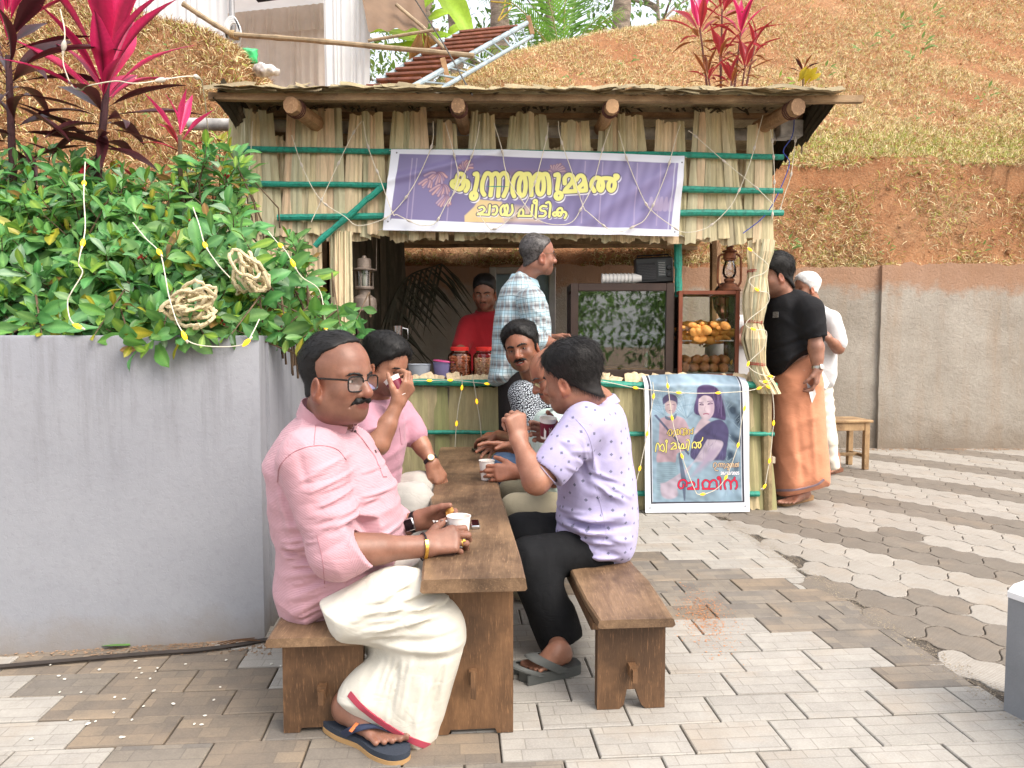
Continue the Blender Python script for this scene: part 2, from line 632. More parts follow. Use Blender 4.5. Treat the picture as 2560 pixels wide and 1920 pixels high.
PV_DARK = paver_mat('dark_grey_paver', (.165, .148, .128), (.245, .22, .188), .26, 'maze')
PV_TAN = paver_mat('tan_worn_paver', (.165, .145, .122), (.262, .212, .16), .28, 'maze')
CB_LIGHT = paver_mat('pale_ribbed_cobble', (.34, .312, .272), (.435, .405, .362), .30, 'rib')
CB_DARK = paver_mat('dark_ribbed_cobble', (.172, .150, .124), (.25, .22, .184), .45, 'rib')
def bevel_prism(poly, t, b):
 n = len(poly)
 c = Vector((sum(p[0] for p in poly) / n, sum(p[1] for p in poly) / n))
 ins = []
 for i in range(n):
  p0, p1, p2 = Vector(poly[i - 1]), Vector(poly[i]), Vector(poly[(i + 1) % n])
  e1, e2 = (p1 - p0).normalized(), (p2 - p1).normalized()
  nn = (Vector((-e1.y, e1.x)) + Vector((-e2.y, e2.x)))
  nn = nn.normalized() if nn.length > 1e-6 else (c - p1).normalized()
  ins.append(p1 + nn * b)
 V = [(p[0], p[1], -t) for p in poly] + [(p[0], p[1], -b * .7) for p in poly] + [(p.x, p.y, 0) for p in ins]
 F = [(i, (i + 1) % n, n + (i + 1) % n, n + i) for i in range(n)] + [(n + i, n + (i + 1) % n, 2 * n + (i + 1) % n, 2 * n + i) for i in range(n)] + [tuple(range(2 * n, 3 * n))]
 return V, F
def site():
 earth = M('packed_earth', (.30, .20, .13), .95, .25, 2.2, bump=.5, bs=40, bd=.02)
 g = MB(); S = 120
 g.add([(-S, -S, -.052), (S, -S, -.052), (S, S, -.052), (-S, S, -.052)], [(0, 1, 2, 3)])
 tag(g.build('ground', earth, smooth=False), kind='structure')
 sand = M('jointing_sand', (.115, .095, .075), .95, .3, 30, bump=.6, bs=300)
 g = MB(); q = [yard(-3, .6), yard(7, .6), yard(7, 7.95), yard(-3, 7.95)]
 g.add([p + Vector((0, 0, -.011)) for p in q], [(0, 1, 2, 3)])
 ter = tag(g.build('paved_terrace', sand, smooth=False), kind='structure')
 g = MB(); q = [yard(1.74, .6), yard(9, .6), yard(9, 8.3), yard(1.74, 8.3)]
 g.add([p + Vector((0, 0, -.007)) for p in q], [(0, 1, 2, 3)])
 lane = tag(g.build('paved_lane', sand, smooth=False), kind='structure')
 W, L, G = .163, .272, .0055
 r = np.random.default_rng(12)
 data = {}
 for nm, mt in (('light', PV_LIGHT), ('dark', PV_DARK), ('tan', PV_TAN)):
  x, y = L / 2 - G / 2, W / 2 - G / 2
  V, F = bevel_prism([(-x, -y), (x, -y), (x, y), (-x, y)], .045, .004)
  me = mesh('paver_' + nm, V, F, False); me.materials.append(mt); data[nm] = me
 UB = 1.735
 cand = []
 for j in range(int(.9 / W), int(5.6 / W)):
  v = (j + .5) * W
  u0 = -2.6 + ((j * .42) % 1.0) * L + r.uniform(-.01, .01)
  u = u0
  while u < UB:
   a, b = u, min(u + L, UB)
   u += L
   if b - a < .05: continue
   p = yard((a + b) / 2, v)
   if v > 3.1 and a < -1.1: continue
   cand.append((p, b - a, v))
 vis, rest = [], []
 for p, ln, v in cand:
  px = 1280 + FPX * p.x / max(p.y, .2)
  py = 960 + FPX * ((CAM_H * CP - p.y * SP) / (p.y * CP + CAM_H * SP))
  inside = -130 < px < 2690 and 900 < py < 2010 and not (p.y > 2.8 and p.x < -.98)
  (vis if inside else rest).append((p, ln, v))
 vis.sort(key=lambda q: q[0].y)
 rest += vis[300:]; vis = vis[:300]
 def tone(p):
  s = p.y + .75 * p.x + r.uniform(-.06, .06)
  if 1.22 < s < 1.98: return 'tan' if r.random() < .42 else 'dark'
  if 3.57 < s < 4.42: return 'dark' if r.random() < .8 else 'tan'
  return 'light'
 RZ = Matrix.Rotation(YAW, 4, 'Z')
 for p, ln, v in vis:
  o = bpy.data.objects.new('paver', data[tone(p)]); COL.objects.link(o)
  o.parent = ter
  o.matrix_basis = Matrix.Translation(p + Vector((0, 0, r.uniform(-.0018, .0012)))) @ RZ @ Matrix.Rotation(r.normal(0, .003), 4, 'Y') @ Matrix.Rotation(r.normal(0, .004), 4, 'Z') @ Matrix.Diagonal(((ln - G * 0) / L, 1, 1, 1))
 for nm in ('light', 'dark'):
  mb = MB(); V, F = [tuple(x.co) for x in data[nm].vertices], [tuple(x.vertices) for x in data[nm].polygons]
  for p, ln, v in rest:
   if (tone(p) == 'light') != (nm == 'light'): continue
   mt = Matrix.Translation(p) @ RZ @ Matrix.Diagonal((ln / L, 1, 1, 1))
   mb.add([mt @ Vector(q) for q in V], F)
  o = mb.build('more_pavers', PV_LIGHT if nm == 'light' else PV_DARK, ter, smooth=False); o['kind'] = 'stuff'
 D = Vector((.6, -.8, 0)); N = Vector((.8, .6, 0))
 LL, WW = .262, .205
 n = 7
 def wav(t): return .016 * sin(2 * pi * t)
 pts = []
 g = .003
 for i in range(n * 2): t = i / (n * 2); pts.append((-LL / 2 + LL * t, -WW / 2 + g + wav(t * 2)))
 for i in range(n): t = i / n; pts.append((LL / 2 - g + .020 * sin(2 * pi * t), -WW / 2 + WW * t))
 for i in range(n * 2): t = 1 - i / (n * 2); pts.append((-LL / 2 + LL * t, WW / 2 - g + wav(t * 2)))
 for i in range(n): t = 1 - i / n; pts.append((-LL / 2 + g + .020 * sin(2 * pi * t), -WW / 2 + WW * t))
 V, F = bevel_prism(pts, .045, .003)
 me_l = mesh('cobble_light', V, F, False); me_l.materials.append(CB_LIGHT)
 me_d = mesh('cobble_dark', V, F, False); me_d.materials.append(CB_DARK)
 vis, rest = [], []
 for i in range(-24, 40):
  for j in range(0, 46):
   s = 2.0 + j * WW
   p = N * s + D * (i * LL + (j % 2) * LL * .5)
   u = p.dot(E1); v = p.dot(E2)
   if u < UB - .02 or u > 7.2 or v < .9 or v > 7.95: continue
   px = 1280 + FPX * p.x / max(p.y, .2)
   (vis if px < 2700 and p.y < 8.0 and p.y > 1.5 else rest).append((p, s))
 vis.sort(key=lambda q: q[0].y)
 rest += vis[300:]; vis = vis[:300]
 RD = Matrix.Rotation(atan2(-.8, .6), 4, 'Z')
 def dk(s): return ((s - 3.93 + r.uniform(-.05, .05)) % 1.02) < .50
 for p, s in vis:
  o = bpy.data.objects.new('cobble', me_d if dk(s) else me_l); COL.objects.link(o); o.parent = lane
  o.matrix_basis = Matrix.Translation(p + Vector((0, 0, r.uniform(-.001, .0015)))) @ RD @ Matrix.Rotation(r.normal(0, .003), 4, 'Y')
 for md, mt in ((me_d, CB_DARK), (me_l, CB_LIGHT)):
  mb = MB()
  for p, s in rest:
   if dk(s) != (md is me_d): continue
   mm = Matrix.Translation(p) @ RD
   mb.add([mm @ Vector(q) for q in V], F)
  if mb.V:
   o = mb.build('more_cobbles', mt, lane, smooth=False); o['kind'] = 'stuff'
 oc = M('orange_rangoli_powder', (.62, .25, .09), .9, .2, 60)
 mb = MB(); c = dg(1520, 1330)
 for _ in range(1500):
  a = r.normal(0, 1, 2)
  q = c + Vector((a[0] * .05 + a[1] * .02, a[1] * .16, .0022)); s = abs(r.normal(0, .0016)) + .0007
  an = r.uniform(0, 6.28)
  mb.add([q + Vector((cos(an + k * 1.57) * s, sin(an + k * 1.57) * s * r.uniform(.6, 1.4), 0)) for k in range(4)], [(0, 1, 2, 3)])
 tag(mb.build('orange_powder', oc, smooth=False), 'orange coloured powder scattered on the dark pavers beside the right bench', 'powder', kind='stuff')
 mb = MB()
 for _ in range(48):
  q = dg(r.uniform(60, 760), r.uniform(1420, 1600)); s = r.uniform(.003, .006)
  if q.y > 2.72: continue
  mb.ball(q + Vector((0, 0, .004)), (s * 1.5, s, .002), Matrix.Rotation(r.uniform(0, 3), 3, 'Z'), 6, 4)
 tag(mb.build('fallen_petals', M('white_petal', (.75, .72, .64), .7), smooth=True), 'tiny white fallen petals strewn on the dark pavers left of the bench', 'petals', kind='stuff')
 def grit(label, nm, mat, pts, n, s0, seed):
  q = np.random.default_rng(seed); mb = MB()
  for _ in range(n):
   p = pts(q); s = s0 * (.3 + q.random() ** 2); an = q.uniform(0, 6.28)
   mb.add([p + Vector((cos(an + k * 1.2566) * s * q.uniform(.6, 1.2), sin(an + k * 1.2566) * s * q.uniform(.6, 1.2), 0)) for k in range(5)] + [p + Vector((0, 0, s * .35))], [(k, (k + 1) % 5, 5) for k in range(5)])
  tag(mb.build(nm, mat, smooth=False), label, nm.split('_')[-1], kind='stuff')
 SD = M('swept_sand', (.40, .33, .24), .95, .25, 30, bump=.6, bs=300)
 grit('swept sand gathered along the joint between the two pavings', 'swept_sand', SD, lambda q: yard(UB + q.normal(0, .034), q.uniform(1.9, 4.9), .0022), 5200, .0027, 4)
 grit('earth and grit along the foot of the grey planter', 'loose_grit', earth, lambda q: gnd(q.uniform(-60, 680), 1603 + q.uniform(-6, 40) * q.random(), .002), 2600, .0065, 5)
 grit('dust and grit at the foot of the concrete wall', 'wall_grit', earth, lambda q: Vector((q.uniform(1.8, 6.5), 7.80 - abs(q.normal(0, .06)), .002)), 1500, .012, 6)
site()
def walls():
 t = NT('grey_plaster')
 v = t.coord('Object', False)
 a = t.noise(v, 1.3, 6, .65); b = t.noise(v, 38, 5, .7); e = t.noise(v, 240, 3, .6)
 c = t.ramp(a, [(.3, (.25, .26, .292)), (.7, (.312, .322, .352))])
 c = t.mix(t.ramp(b, [(.50, 0.0), (.85, .5)]), c, (.205, .205, .225))
 sp = t.n('ShaderNodeSeparateXYZ'); t.l(v, sp.inputs[0])
 low = t.ramp(t.math('ADD', sp.outputs[2], t.math('MULTIPLY', t.noise(v, 7, 5, .65), .24)), [(.10, 1.0), (.26, 0.0)])
 c = t.mix(t.math('MULTIPLY', low, .7), c, (.235, .20, .165))
 st = t.noise(t.coord('Object', False, (5, 5, .35)), 3, 5, .7)
 top = t.ramp(t.math('ADD', sp.outputs[2], t.math('MULTIPLY', st, .5)), [(.0, 0.0), (1.0, 0.0)])
 drip = t.math('MULTIPLY', t.ramp(st, [(.50, 0.0), (.66, .55)]), t.ramp(sp.outputs[2], [(.55, 0.0), (1.0, 1.0)]))
 c = t.mix(drip, c, (.17, .17, .185))
 t.col(c); t.set(Roughness=.8)
 n1 = t.bump(b, .14, .012)
 t.bump(t.math('ADD', t.math('MULTIPLY', e, .3), t.ramp(t.noise(v, 90, 3, .7), [(.55, 1.0), (.68, 0.0)])), .15, .005, n1)
 PL = t.m
 Gc, Gl = gnd(663, 1598), gnd(0, 1636)
 dirf = (Gl - Gc).normalized()
 far = Gc + dirf * 4.0
 back = Gc + E2 * 2.0
 H = 1.168
 ro = thing('planter_wall', 'tall grey plastered planter wall full of shrubs at the left', 'planter', Gc)
 nf = Vector((-dirf.y, dirf.x, 0)); nf = nf if nf.y < 0 else -nf
 th = .13
 def slab(name, A, B, inw, z0=-.01, z1=H, rnd=.012):
  dd = (B - A).normalized()
  n = 24
  rows = []
  prof = [(0, z0), (0, z0 + .3), (0, z1 - .3), (0, z1 - rnd), (rnd * .3, z1 - rnd * .3), (rnd, z1), (th - rnd, z1), (th, z1 - rnd), (th, z0)]
  for i in range(n + 1):
   p = A.lerp(B, i / n)
   rows.append([p + inw * o_ + Vector((0, 0, z)) for o_, z in prof])
  mb = MB().grid(rows)
  mb.add(rows[0], [tuple(range(len(prof)))]); mb.add(rows[-1], [tuple(reversed(range(len(prof))))])
  return mb.build(name, PL, ro)
 slab('front_wall', far, Gc + dirf * .002, -nf)
 sd = E1 * -1
 slab('side_wall', Gc + E2 * .132 + E1 * .0, back, sd)
 soil = M('dark_potting_soil', (.055, .038, .026), .95, .3, 20, bump=.8, bs=60, bd=.02)
 mb = MB(); rows = []
 for i in range(14):
  rows.append([Gc + dirf * (.1 + 3.8 * i / 13) + E2 * (.1 + 1.9 * j / 9) + Vector((0, 0, 1.08 + .03 * sin(i * 2.1 + j * 1.3) + .30 * max(0, j - 4) / 5)) for j in range(10)])
 mb.grid(rows).build('soil_bed', soil, ro)
 t = NT('weathered_concrete')
 v = t.coord('Object', False)
 a = t.noise(v, 1.1, 6, .68); b = t.noise(v, 26, 6, .72)
 s_ = t.noise(t.coord('Object', False, (2.6, 2.6, .22)), 2.2, 5, .7)
 c = t.ramp(a, [(.3, (.27, .235, .19)), (.7, (.45, .41, .355))])
 c = t.mix(t.ramp(s_, [(.48, 0.0), (.70, .42)]), c, (.32, .22, .14))
 c = t.mix(t.ramp(b, [(.55, 0.0), (.8, .4)]), c, (.15, .13, .11))
 sp = t.n('ShaderNodeSeparateXYZ'); t.l(v, sp.inputs[0])
 wt = t.math('ADD', sp.outputs[2], t.math('MULTIPLY', t.noise(v, 5, 5, .7), .5))
 c = t.mix(t.math('MULTIPLY', t.ramp(wt, [(.30, 1.0), (.62, 0.0)]), .6), c, (.17, .125, .085))
 c = t.mix(t.math('MULTIPLY', t.ramp(t.math('MULTIPLY', wt, .5), [(.93, 0.0), (1.05, 1.0)]), .7), c, (.36, .17, .08))
 t.col(c); t.set(Roughness=.88)
 n1 = t.bump(b, .6, .02)
 t.bump(t.ramp(t.noise(v, 60, 3, .7), [(.52, 1.0), (.64, 0.0)]), .5, .008, n1)
 CW = t.m
 Yw = 7.86
 w = thing('retaining_wall', 'long rough concrete retaining wall under the red earth bank', 'wall', (2, Yw, 0))
 xs = [-6.5, -4.2, -2.05, -.2, 1.7, 3.88, 6.1, 9.0]
 for i in range(len(xs) - 1):
  a_, b_ = xs[i], xs[i + 1]
  off = (.0, .03, .0, .02, .0, -.045, .0)[i]
  zt = 1.93 + (.012, -.01, .0, .015, -.012, .018, 0)[i]
  mb = MB()
  nx, nz = 22, 16
  rr = np.random.default_rng(40 + i)
  rows = []
  for k in range(nz + 1):
   z = -.02 + (zt + .02) * k / nz
   rows.append([Vector((a_ + (b_ - a_) * q / nx, Yw + off + rr.normal(0, .004) + (.010 if k in (5, 10) else 0), z + (rr.normal(0, .012) if k == nz else 0))) for q in range(nx + 1)])
  rows.append([p + Vector((0, .25, .0)) for p in rows[-1]])
  mb.grid(rows)
  mb.add([rows[k][0] for k in range(nz + 2)] + [rows[-1][0] + Vector((0, 0, -2))], [tuple(reversed(range(nz + 3)))])
  mb.add([rows[k][-1] for k in range(nz + 2)] + [rows[-1][-1] + Vector((0, 0, -2))], [tuple(range(nz + 3))])
  mb.build('wall_panel', CW, w)
 GP = M('grey_painted_kerb', (.24, .25, .265), .75, .08, 5, bump=.3, bs=120)
 WP = M('white_painted_top', (.80, .80, .80), .6, .04, 8, bump=.15, bs=90)
 A = dg(2168, 1535); dv = Vector((.30, -.95, 0)).normalized(); nv = Vector((dv.y, -dv.x, 0)) * -1
 o = thing('low_wall', 'low grey wall end with a rounded white painted top at the right edge', 'wall', A)
 rows, rt = [], []
 for i in range(14):
  p = A + dv * (1.7 * i / 13)
  rows.append([p + Vector((0, 0, -.01)), p + Vector((0, 0, .360)), p + nv * .2 + Vector((0, 0, .360)), p + nv * .2 + Vector((0, 0, -.01))])
  rt.append([p + nv * x + Vector((0, 0, .3605 + z)) for x, z in ((-.004, 0), (-.004, .018), (.02, .038), (.07, .046), (.13, .046), (.18, .038), (.204, .018), (.204, 0))])
 mb = MB().grid(rows); mb.add(rows[0], [(0, 1, 2, 3)]); mb.build('wall_body', GP, o, smooth=False)
 mb = MB().grid(rt); mb.add(rt[0], [tuple(range(8))]); mb.build('rounded_top', WP, o)
walls()
_hn = [(r_.uniform(.25, 1.0) * f, r_.uniform(0, 6.28), r_.uniform(0, 6.28), f) for r_ in [np.random.default_rng(3)] for f in (.8, 1.1, 1.7, 2.3, 3.1, 4.5, 6.1, 8.5, 11, 15)]
def hill_z(X, Y):
 X = np.asarray(X, float); Y = np.asarray(Y, float)
 edge = 8.32 + .10 * np.sin(X * 1.7) + .05 * np.sin(X * 4.1 + 1)
 prof = np.where(Y < edge, np.interp(Y, [7.9, 8.02, 8.5], [1.88, 2.02, 3.45]), np.interp(Y, [8.0, 8.32, 9.0, 10.0, 11.2, 13.2, 22, 40], [2.9, 3.10, 3.55, 4.25, 5.2, 7.3, 11.5, 12.0]))
 prof = np.where(Y < edge, np.minimum(prof, 3.1), prof)
 capr = np.interp(X, [-12, -2.6, -1.7, -1.07, -.04, 1.0, 2.3, 3.4, 6, 12], [3.7, 3.75, 4.05, 4.8, 5.6, 5.95, 6.35, 6.9, 8.6, 12])
 k = .35
 h = np.maximum(k - np.abs(prof - capr), 0) / k
 z = np.minimum(prof, capr) - h * h * k * .25
 capl = np.interp(X, [-9, -4.5, -3.3, -2.6, -2.3, -2.1, -1.92], [5.2, 4.45, 4.0, 3.72, 3.5, 2.7, .3])
 zl = np.minimum(np.interp(Y, [4.6, 4.9, 6.4, 8.0], [.2, 1.1, 3.6, 6.0]), capl)
 z = np.where(Y < 7.9, np.where(X < -1.9, zl, 0), np.maximum(z, np.where(X < -2.0, np.minimum(capl, 4.0), 0)))
 nz = np.zeros_like(z)
 for am, p1, p2, f in _hn:
  nz += .035 / (.4 + f * .35) * np.sin(X * f + p1 + .7 * np.sin(Y * f * .8)) * np.cos(Y * f * .9 + p2)
 nz = nz + .022 * np.sin(X * 23 + 3 * np.sin(Y * 9)) * np.sin(Y * 27 + 2 * np.sin(X * 11)) + .012 * np.sin(X * 51 + Y * 37) * np.sin(Y * 61 - X * 43)
 return z + nz * np.where(z > .5, 1, 0)
def hill():
 t = NT('laterite_earth')
 v = t.coord('Object', False)
 a = t.noise(v, .9, 6, .65); b = t.noise(v, 6.5, 7, .72); e = t.noise(v, 45, 5, .7)
 c = t.ramp(a, [(.3, (.42, .18, .08)), (.55, (.50, .255, .125)), (.75, (.55, .34, .19))])
 c = t.mix(t.ramp(b, [(.40, 0.0), (.68, .6)]), c, (.235, .10, .05))
 c = t.mix(t.ramp(e, [(.50, 0.0), (.8, .55)]), c, (.56, .42, .25))
 t.col(c); t.set(Roughness=.95)
 t.b.inputs['Specular IOR Level'].default_value = .15
 n1 = t.bump(b, .9, .10)
 t.bump(e, .9, .03, n1)
 xs = np.concatenate([np.arange(-9, -5, .3), np.arange(-5, 7.6, .07), np.arange(7.6, 14, .4)])
 ys = np.concatenate([np.arange(4.7, 7.9, .09), np.arange(7.9, 8.62, .03), np.arange(8.62, 14, .10), np.arange(14, 34, .8)])
 X, Y = np.meshgrid(xs, ys, indexing='ij')
 Z = hill_z(X, Y)
 Z = np.where((Y < 7.89) & (X > -1.95), -.30, Z)
 Z = np.where((Y >= 7.86) & (Y < 7.93), 1.86, Z)
 V = np.stack([X, Y, Z], -1).reshape(-1, 3)
 nx, ny = X.shape
 i, j = np.meshgrid(np.arange(nx - 1), np.arange(ny - 1), indexing='ij')
 a_ = (i * ny + j).ravel()
 Q = np.stack([a_, a_ + ny, a_ + ny + 1, a_ + 1], 1)
 keep = ~((V[Q][:, :, 2] < 0).any(1))
 tag(link('hillside', mesh_np('hillside', V, Q[keep]), None, t.m), kind='structure')
 r = np.random.default_rng(78)
 mb = MB()
 for k in range(700):
  x = r.uniform(-1.0, 8); y = 7.95 + 5 * r.random() ** 1.6; s = .008 + .028 * r.random() ** 3
  mb.ball((x, y, float(hill_z(x, y)) + s * .2), (s * r.uniform(.7, 1.5), s * r.uniform(.7, 1.4), s * .8), Matrix.Rotation(r.uniform(0, 3), 3, 'Y'), 6, 4)
 tag(mb.build('earth_clods', t.m), 'small red earth clods and stones scattered over the hillside', 'stones', kind='stuff')
 r = np.random.default_rng(77)
 n = 330000
 x = np.concatenate([r.uniform(-1.2, 8.6, n), r.uniform(-5.2, -2.0, n // 3)])
 y = np.concatenate([7.95 + 7.2 * r.random(n) ** 1.6, r.uniform(5.0, 8.6, n // 3)])
 patch = np.sin(x * 2.1 + 1.3 * np.sin(y * 1.7)) * np.cos(y * 2.6 + x) + .6 * np.sin(x * 5.3 + y * 4.1) + r.normal(0, .5, len(x))
 ledge = np.exp(-((y - 8.75) / .55) ** 2)
 bank = (y < 8.4) & (x > -1.5)
 left = x < -1.95
 keep = (patch + 1.3 * ledge - .25 * bank + .8 * left + .35 * ((y > 8.5) & ~left) > -.22)
 x, y = x[keep], y[keep]; ledge = ledge[keep] * ~left[keep]; bank = bank[keep]; left = left[keep]
 z = hill_z(x, y)
 e_ = .02
 gx = (hill_z(x + e_, y) - z) / e_; gy = (hill_z(x, y + e_) - z) / e_
 N = np.stack([-gx, -gy, np.ones_like(gx)], 1); N /= np.linalg.norm(N, axis=1)[:, None]
 m = len(x)
 kind = r.random(m)
 green = kind < (.13 + .42 * ledge)
 Ln = r.uniform(.035, .105, m) * np.where(green, .9, 1.1)
 dr = N * r.uniform(.15, .9, (m, 1)) + r.normal(0, .75, (m, 3)) + np.array([0, 0, .35]) * np.where(bank, -.6, 1.0)[:, None]
 dr /= np.linalg.norm(dr, axis=1)[:, None]
 sd = np.cross(dr, r.normal(size=(m, 3))); sd /= np.linalg.norm(sd, axis=1)[:, None]
 w = r.uniform(.0016, .0042, m)[:, None]
 P = np.stack([x, y, z], 1)
 bend = np.cross(dr, sd) * (Ln * r.uniform(-.35, .35, m))[:, None]
 V = np.stack([P - sd * w, P + sd * w, P + dr * (Ln * .55)[:, None] + bend * .5 + sd * w * .7, P + dr * (Ln * .55)[:, None] + bend * .5 - sd * w * .7, P + dr * Ln[:, None] + bend * 1.6 - np.array([0, 0, .25]) * Ln[:, None]], 1)
 base = (np.arange(m) * 5)[:, None]
 F = np.concatenate([base + [[0, 1, 2]], base + [[0, 2, 3]], base + [[3, 2, 4]]])
 straw = np.array([.80, .67, .39]) * r.uniform(.55, 1.25, (m, 1)); brown = np.array([.34, .18, .08]) * r.uniform(.6, 1.3, (m, 1)); gr = np.array([.36, .42, .09]) * r.uniform(.6, 1.4, (m, 1))
 c = np.where((r.random(m) < np.where(bank, .40, np.where(left, .62, .14)))[:, None], brown, straw)
 c = np.where(green[:, None], gr, c)
 me = mesh_np('dry_grass', V.reshape(-1, 3), F, False, np.repeat(c, 5, 0))
 t = NT('grass_blades'); at_ = t.n('ShaderNodeAttribute', attribute_name='tint'); t.col(at_.outputs['Color']); t.set(Roughness=.8)
 t.b.inputs['Specular IOR Level'].default_value = .2
 tag(link('dry_grass', me, None, t.m), 'dry straw coloured grass and roots over the red hillside', 'grass', kind='stuff')
hill()
# =================================================================== TEA STALL
def YF(X): return 4.95 + .03 * X
def f(x, y, off=0.0):
 Y = 4.95
 for _ in range(4):
  p = d(x, y, Y); Y = YF(p.x) - off
 return d(x, y, Y)
def thatch_mat(name, stops, rough=.8):
 if name in MATS: return MATS[name]
 t = NT(name)
 oi = t.n('ShaderNodeObjectInfo')
 v = t.coord('Object', True, (1, 1, .07))
 g = t.noise(v, 60, 6, .7)
 b = t.noise(t.coord('Object', True, (1, 1, .4)), 7, 5, .65)
 base = t.ramp(oi.outputs['Random'], stops)
 c = t.mix(t.ramp(g, [(.35, .55), (.6, 0.0)]), base, tuple(x * .52 for x in stops[1][1]))
 c = t.mix(t.ramp(b, [(.52, 0.0), (.75, .45)]), c, (.20, .175, .12))
 c = t.mix(t.ramp(b, [(.22, .35), (.42, 0.0)]), c, (.50, .36, .25))
 at_ = t.n('ShaderNodeAttribute', attribute_name='tint')
 t.col(c); t.set(Roughness=rough)
 t.b.inputs['Specular IOR Level'].default_value = .25
 t.bump(g, .5, .006)
 MATS[name] = t.m
 return t.m
THATCH = thatch_mat('dried_palm_leaf', [(0.0, (.46, .46, .30)), (.25, (.72, .61, .37)), (.5, (.54, .53, .36)), (.75, (.80, .66, .43)), (1.0, (.74, .54, .36))])
OLIVE = thatch_mat('olive_palm_leaf', [(0.0, (.38, .34, .18)), (.3, (.52, .44, .25)), (.6, (.31, .32, .14)), (.8, (.58, .47, .29)), (1.0, (.46, .39, .22))])
DARKLEAF = thatch_mat('old_dark_leaf', [(0.0, (.05, .042, .03)), (.4, (.09, .075, .05)), (.7, (.045, .045, .03)), (1.0, (.12, .10, .07))])
ROOFLEAF = thatch_mat('roof_thatch', [(0.0, (.30, .25, .15)), (.4, (.42, .35, .21)), (.7, (.25, .205, .13)), (1.0, (.48, .39, .24))])
t_ = NT('peeling_green_paint'); _v1 = t_.coord('Object', False);
_c = t_.mix(t_.ramp(t_.noise(_v1, 34, 6, .75), [(.47, 0.0), (.62, .8)]), (.018, .30, .215), (.014, .13, .10))
_c = t_.mix(t_.ramp(t_.noise(_v1, 70, 4, .7), [(.62, 0.0), (.70, .8)]), _c, (.10, .42, .30))
t_.col(_c); t_.set(Roughness=.5); t_.bump(t_.noise(_v1, 40, 5, .7), .5, .006)
GREEN = t_.m; MATS['peeling_green_paint'] = GREEN
TIMBER = wood('raw_sawn_timber', (.26, .135, .06), (.50, .31, .16), (1, 1, 1), .75, .5, 9)
ROOFWOOD = wood('weathered_batten', (.20, .12, .06), (.46, .32, .18), (.15, 1, 1), .8, .5, 30)
BAMBOO = wood('bamboo_pole', (.26, .19, .09), (.46, .36, .20), (1, 1, .3), .55, .3, 14)
PIPE = M('whitewashed_pipe', (.50, .49, .47), .7, .3, 7, bump=.3, bs=60)
def leaf_strip(P0, P1, w0, w1, nrm, r, folds_=3, rows=7, droop=.0, ragged=.012, amp=.011):
 P0, P1 = Vector(P0), Vector(P1)
 ax = (P1 - P0); L = ax.length; ax.normalize()
 n = Vector(nrm).normalized(); s = ax.cross(n).normalized()
 cols = folds_ * 2 + 1
 ph = r.uniform(0, 6.28); tw = r.uniform(-.10, .10)
 jag = r.uniform(-ragged, ragged, cols)
 V = []
 for i in range(rows):
  t = i / (rows - 1)
  w = w0 + (w1 - w0) * t + .004 * sin(ph + t * 5)
  for j in range(cols):
   a = j / (cols - 1) - .5
   z = (amp if j % 2 else -amp * .3) * (.75 + .25 * sin(j * 2.1 + ph)) + .010 * sin(ph + t * 4.1) + droop * t * (1 - t)
   jj = jag[j] if i == rows - 1 else (jag[-j] * .8 if i == 0 else 0)
   V.append(P0 + ax * (L * t + jj) + s * (a * w) + n * (z + tw * a * w))
 F = [(i * cols + j, i * cols + j + 1, (i + 1) * cols + j + 1, (i + 1) * cols + j) for i in range(rows - 1) for j in range(cols - 1)]
 return V, F
def strip_obj(name, parent, mat, *a, **k):
 V, F = leaf_strip(*a, **k)
 me = mesh(name, V, F, False)
 return link(name, me, parent, mat)
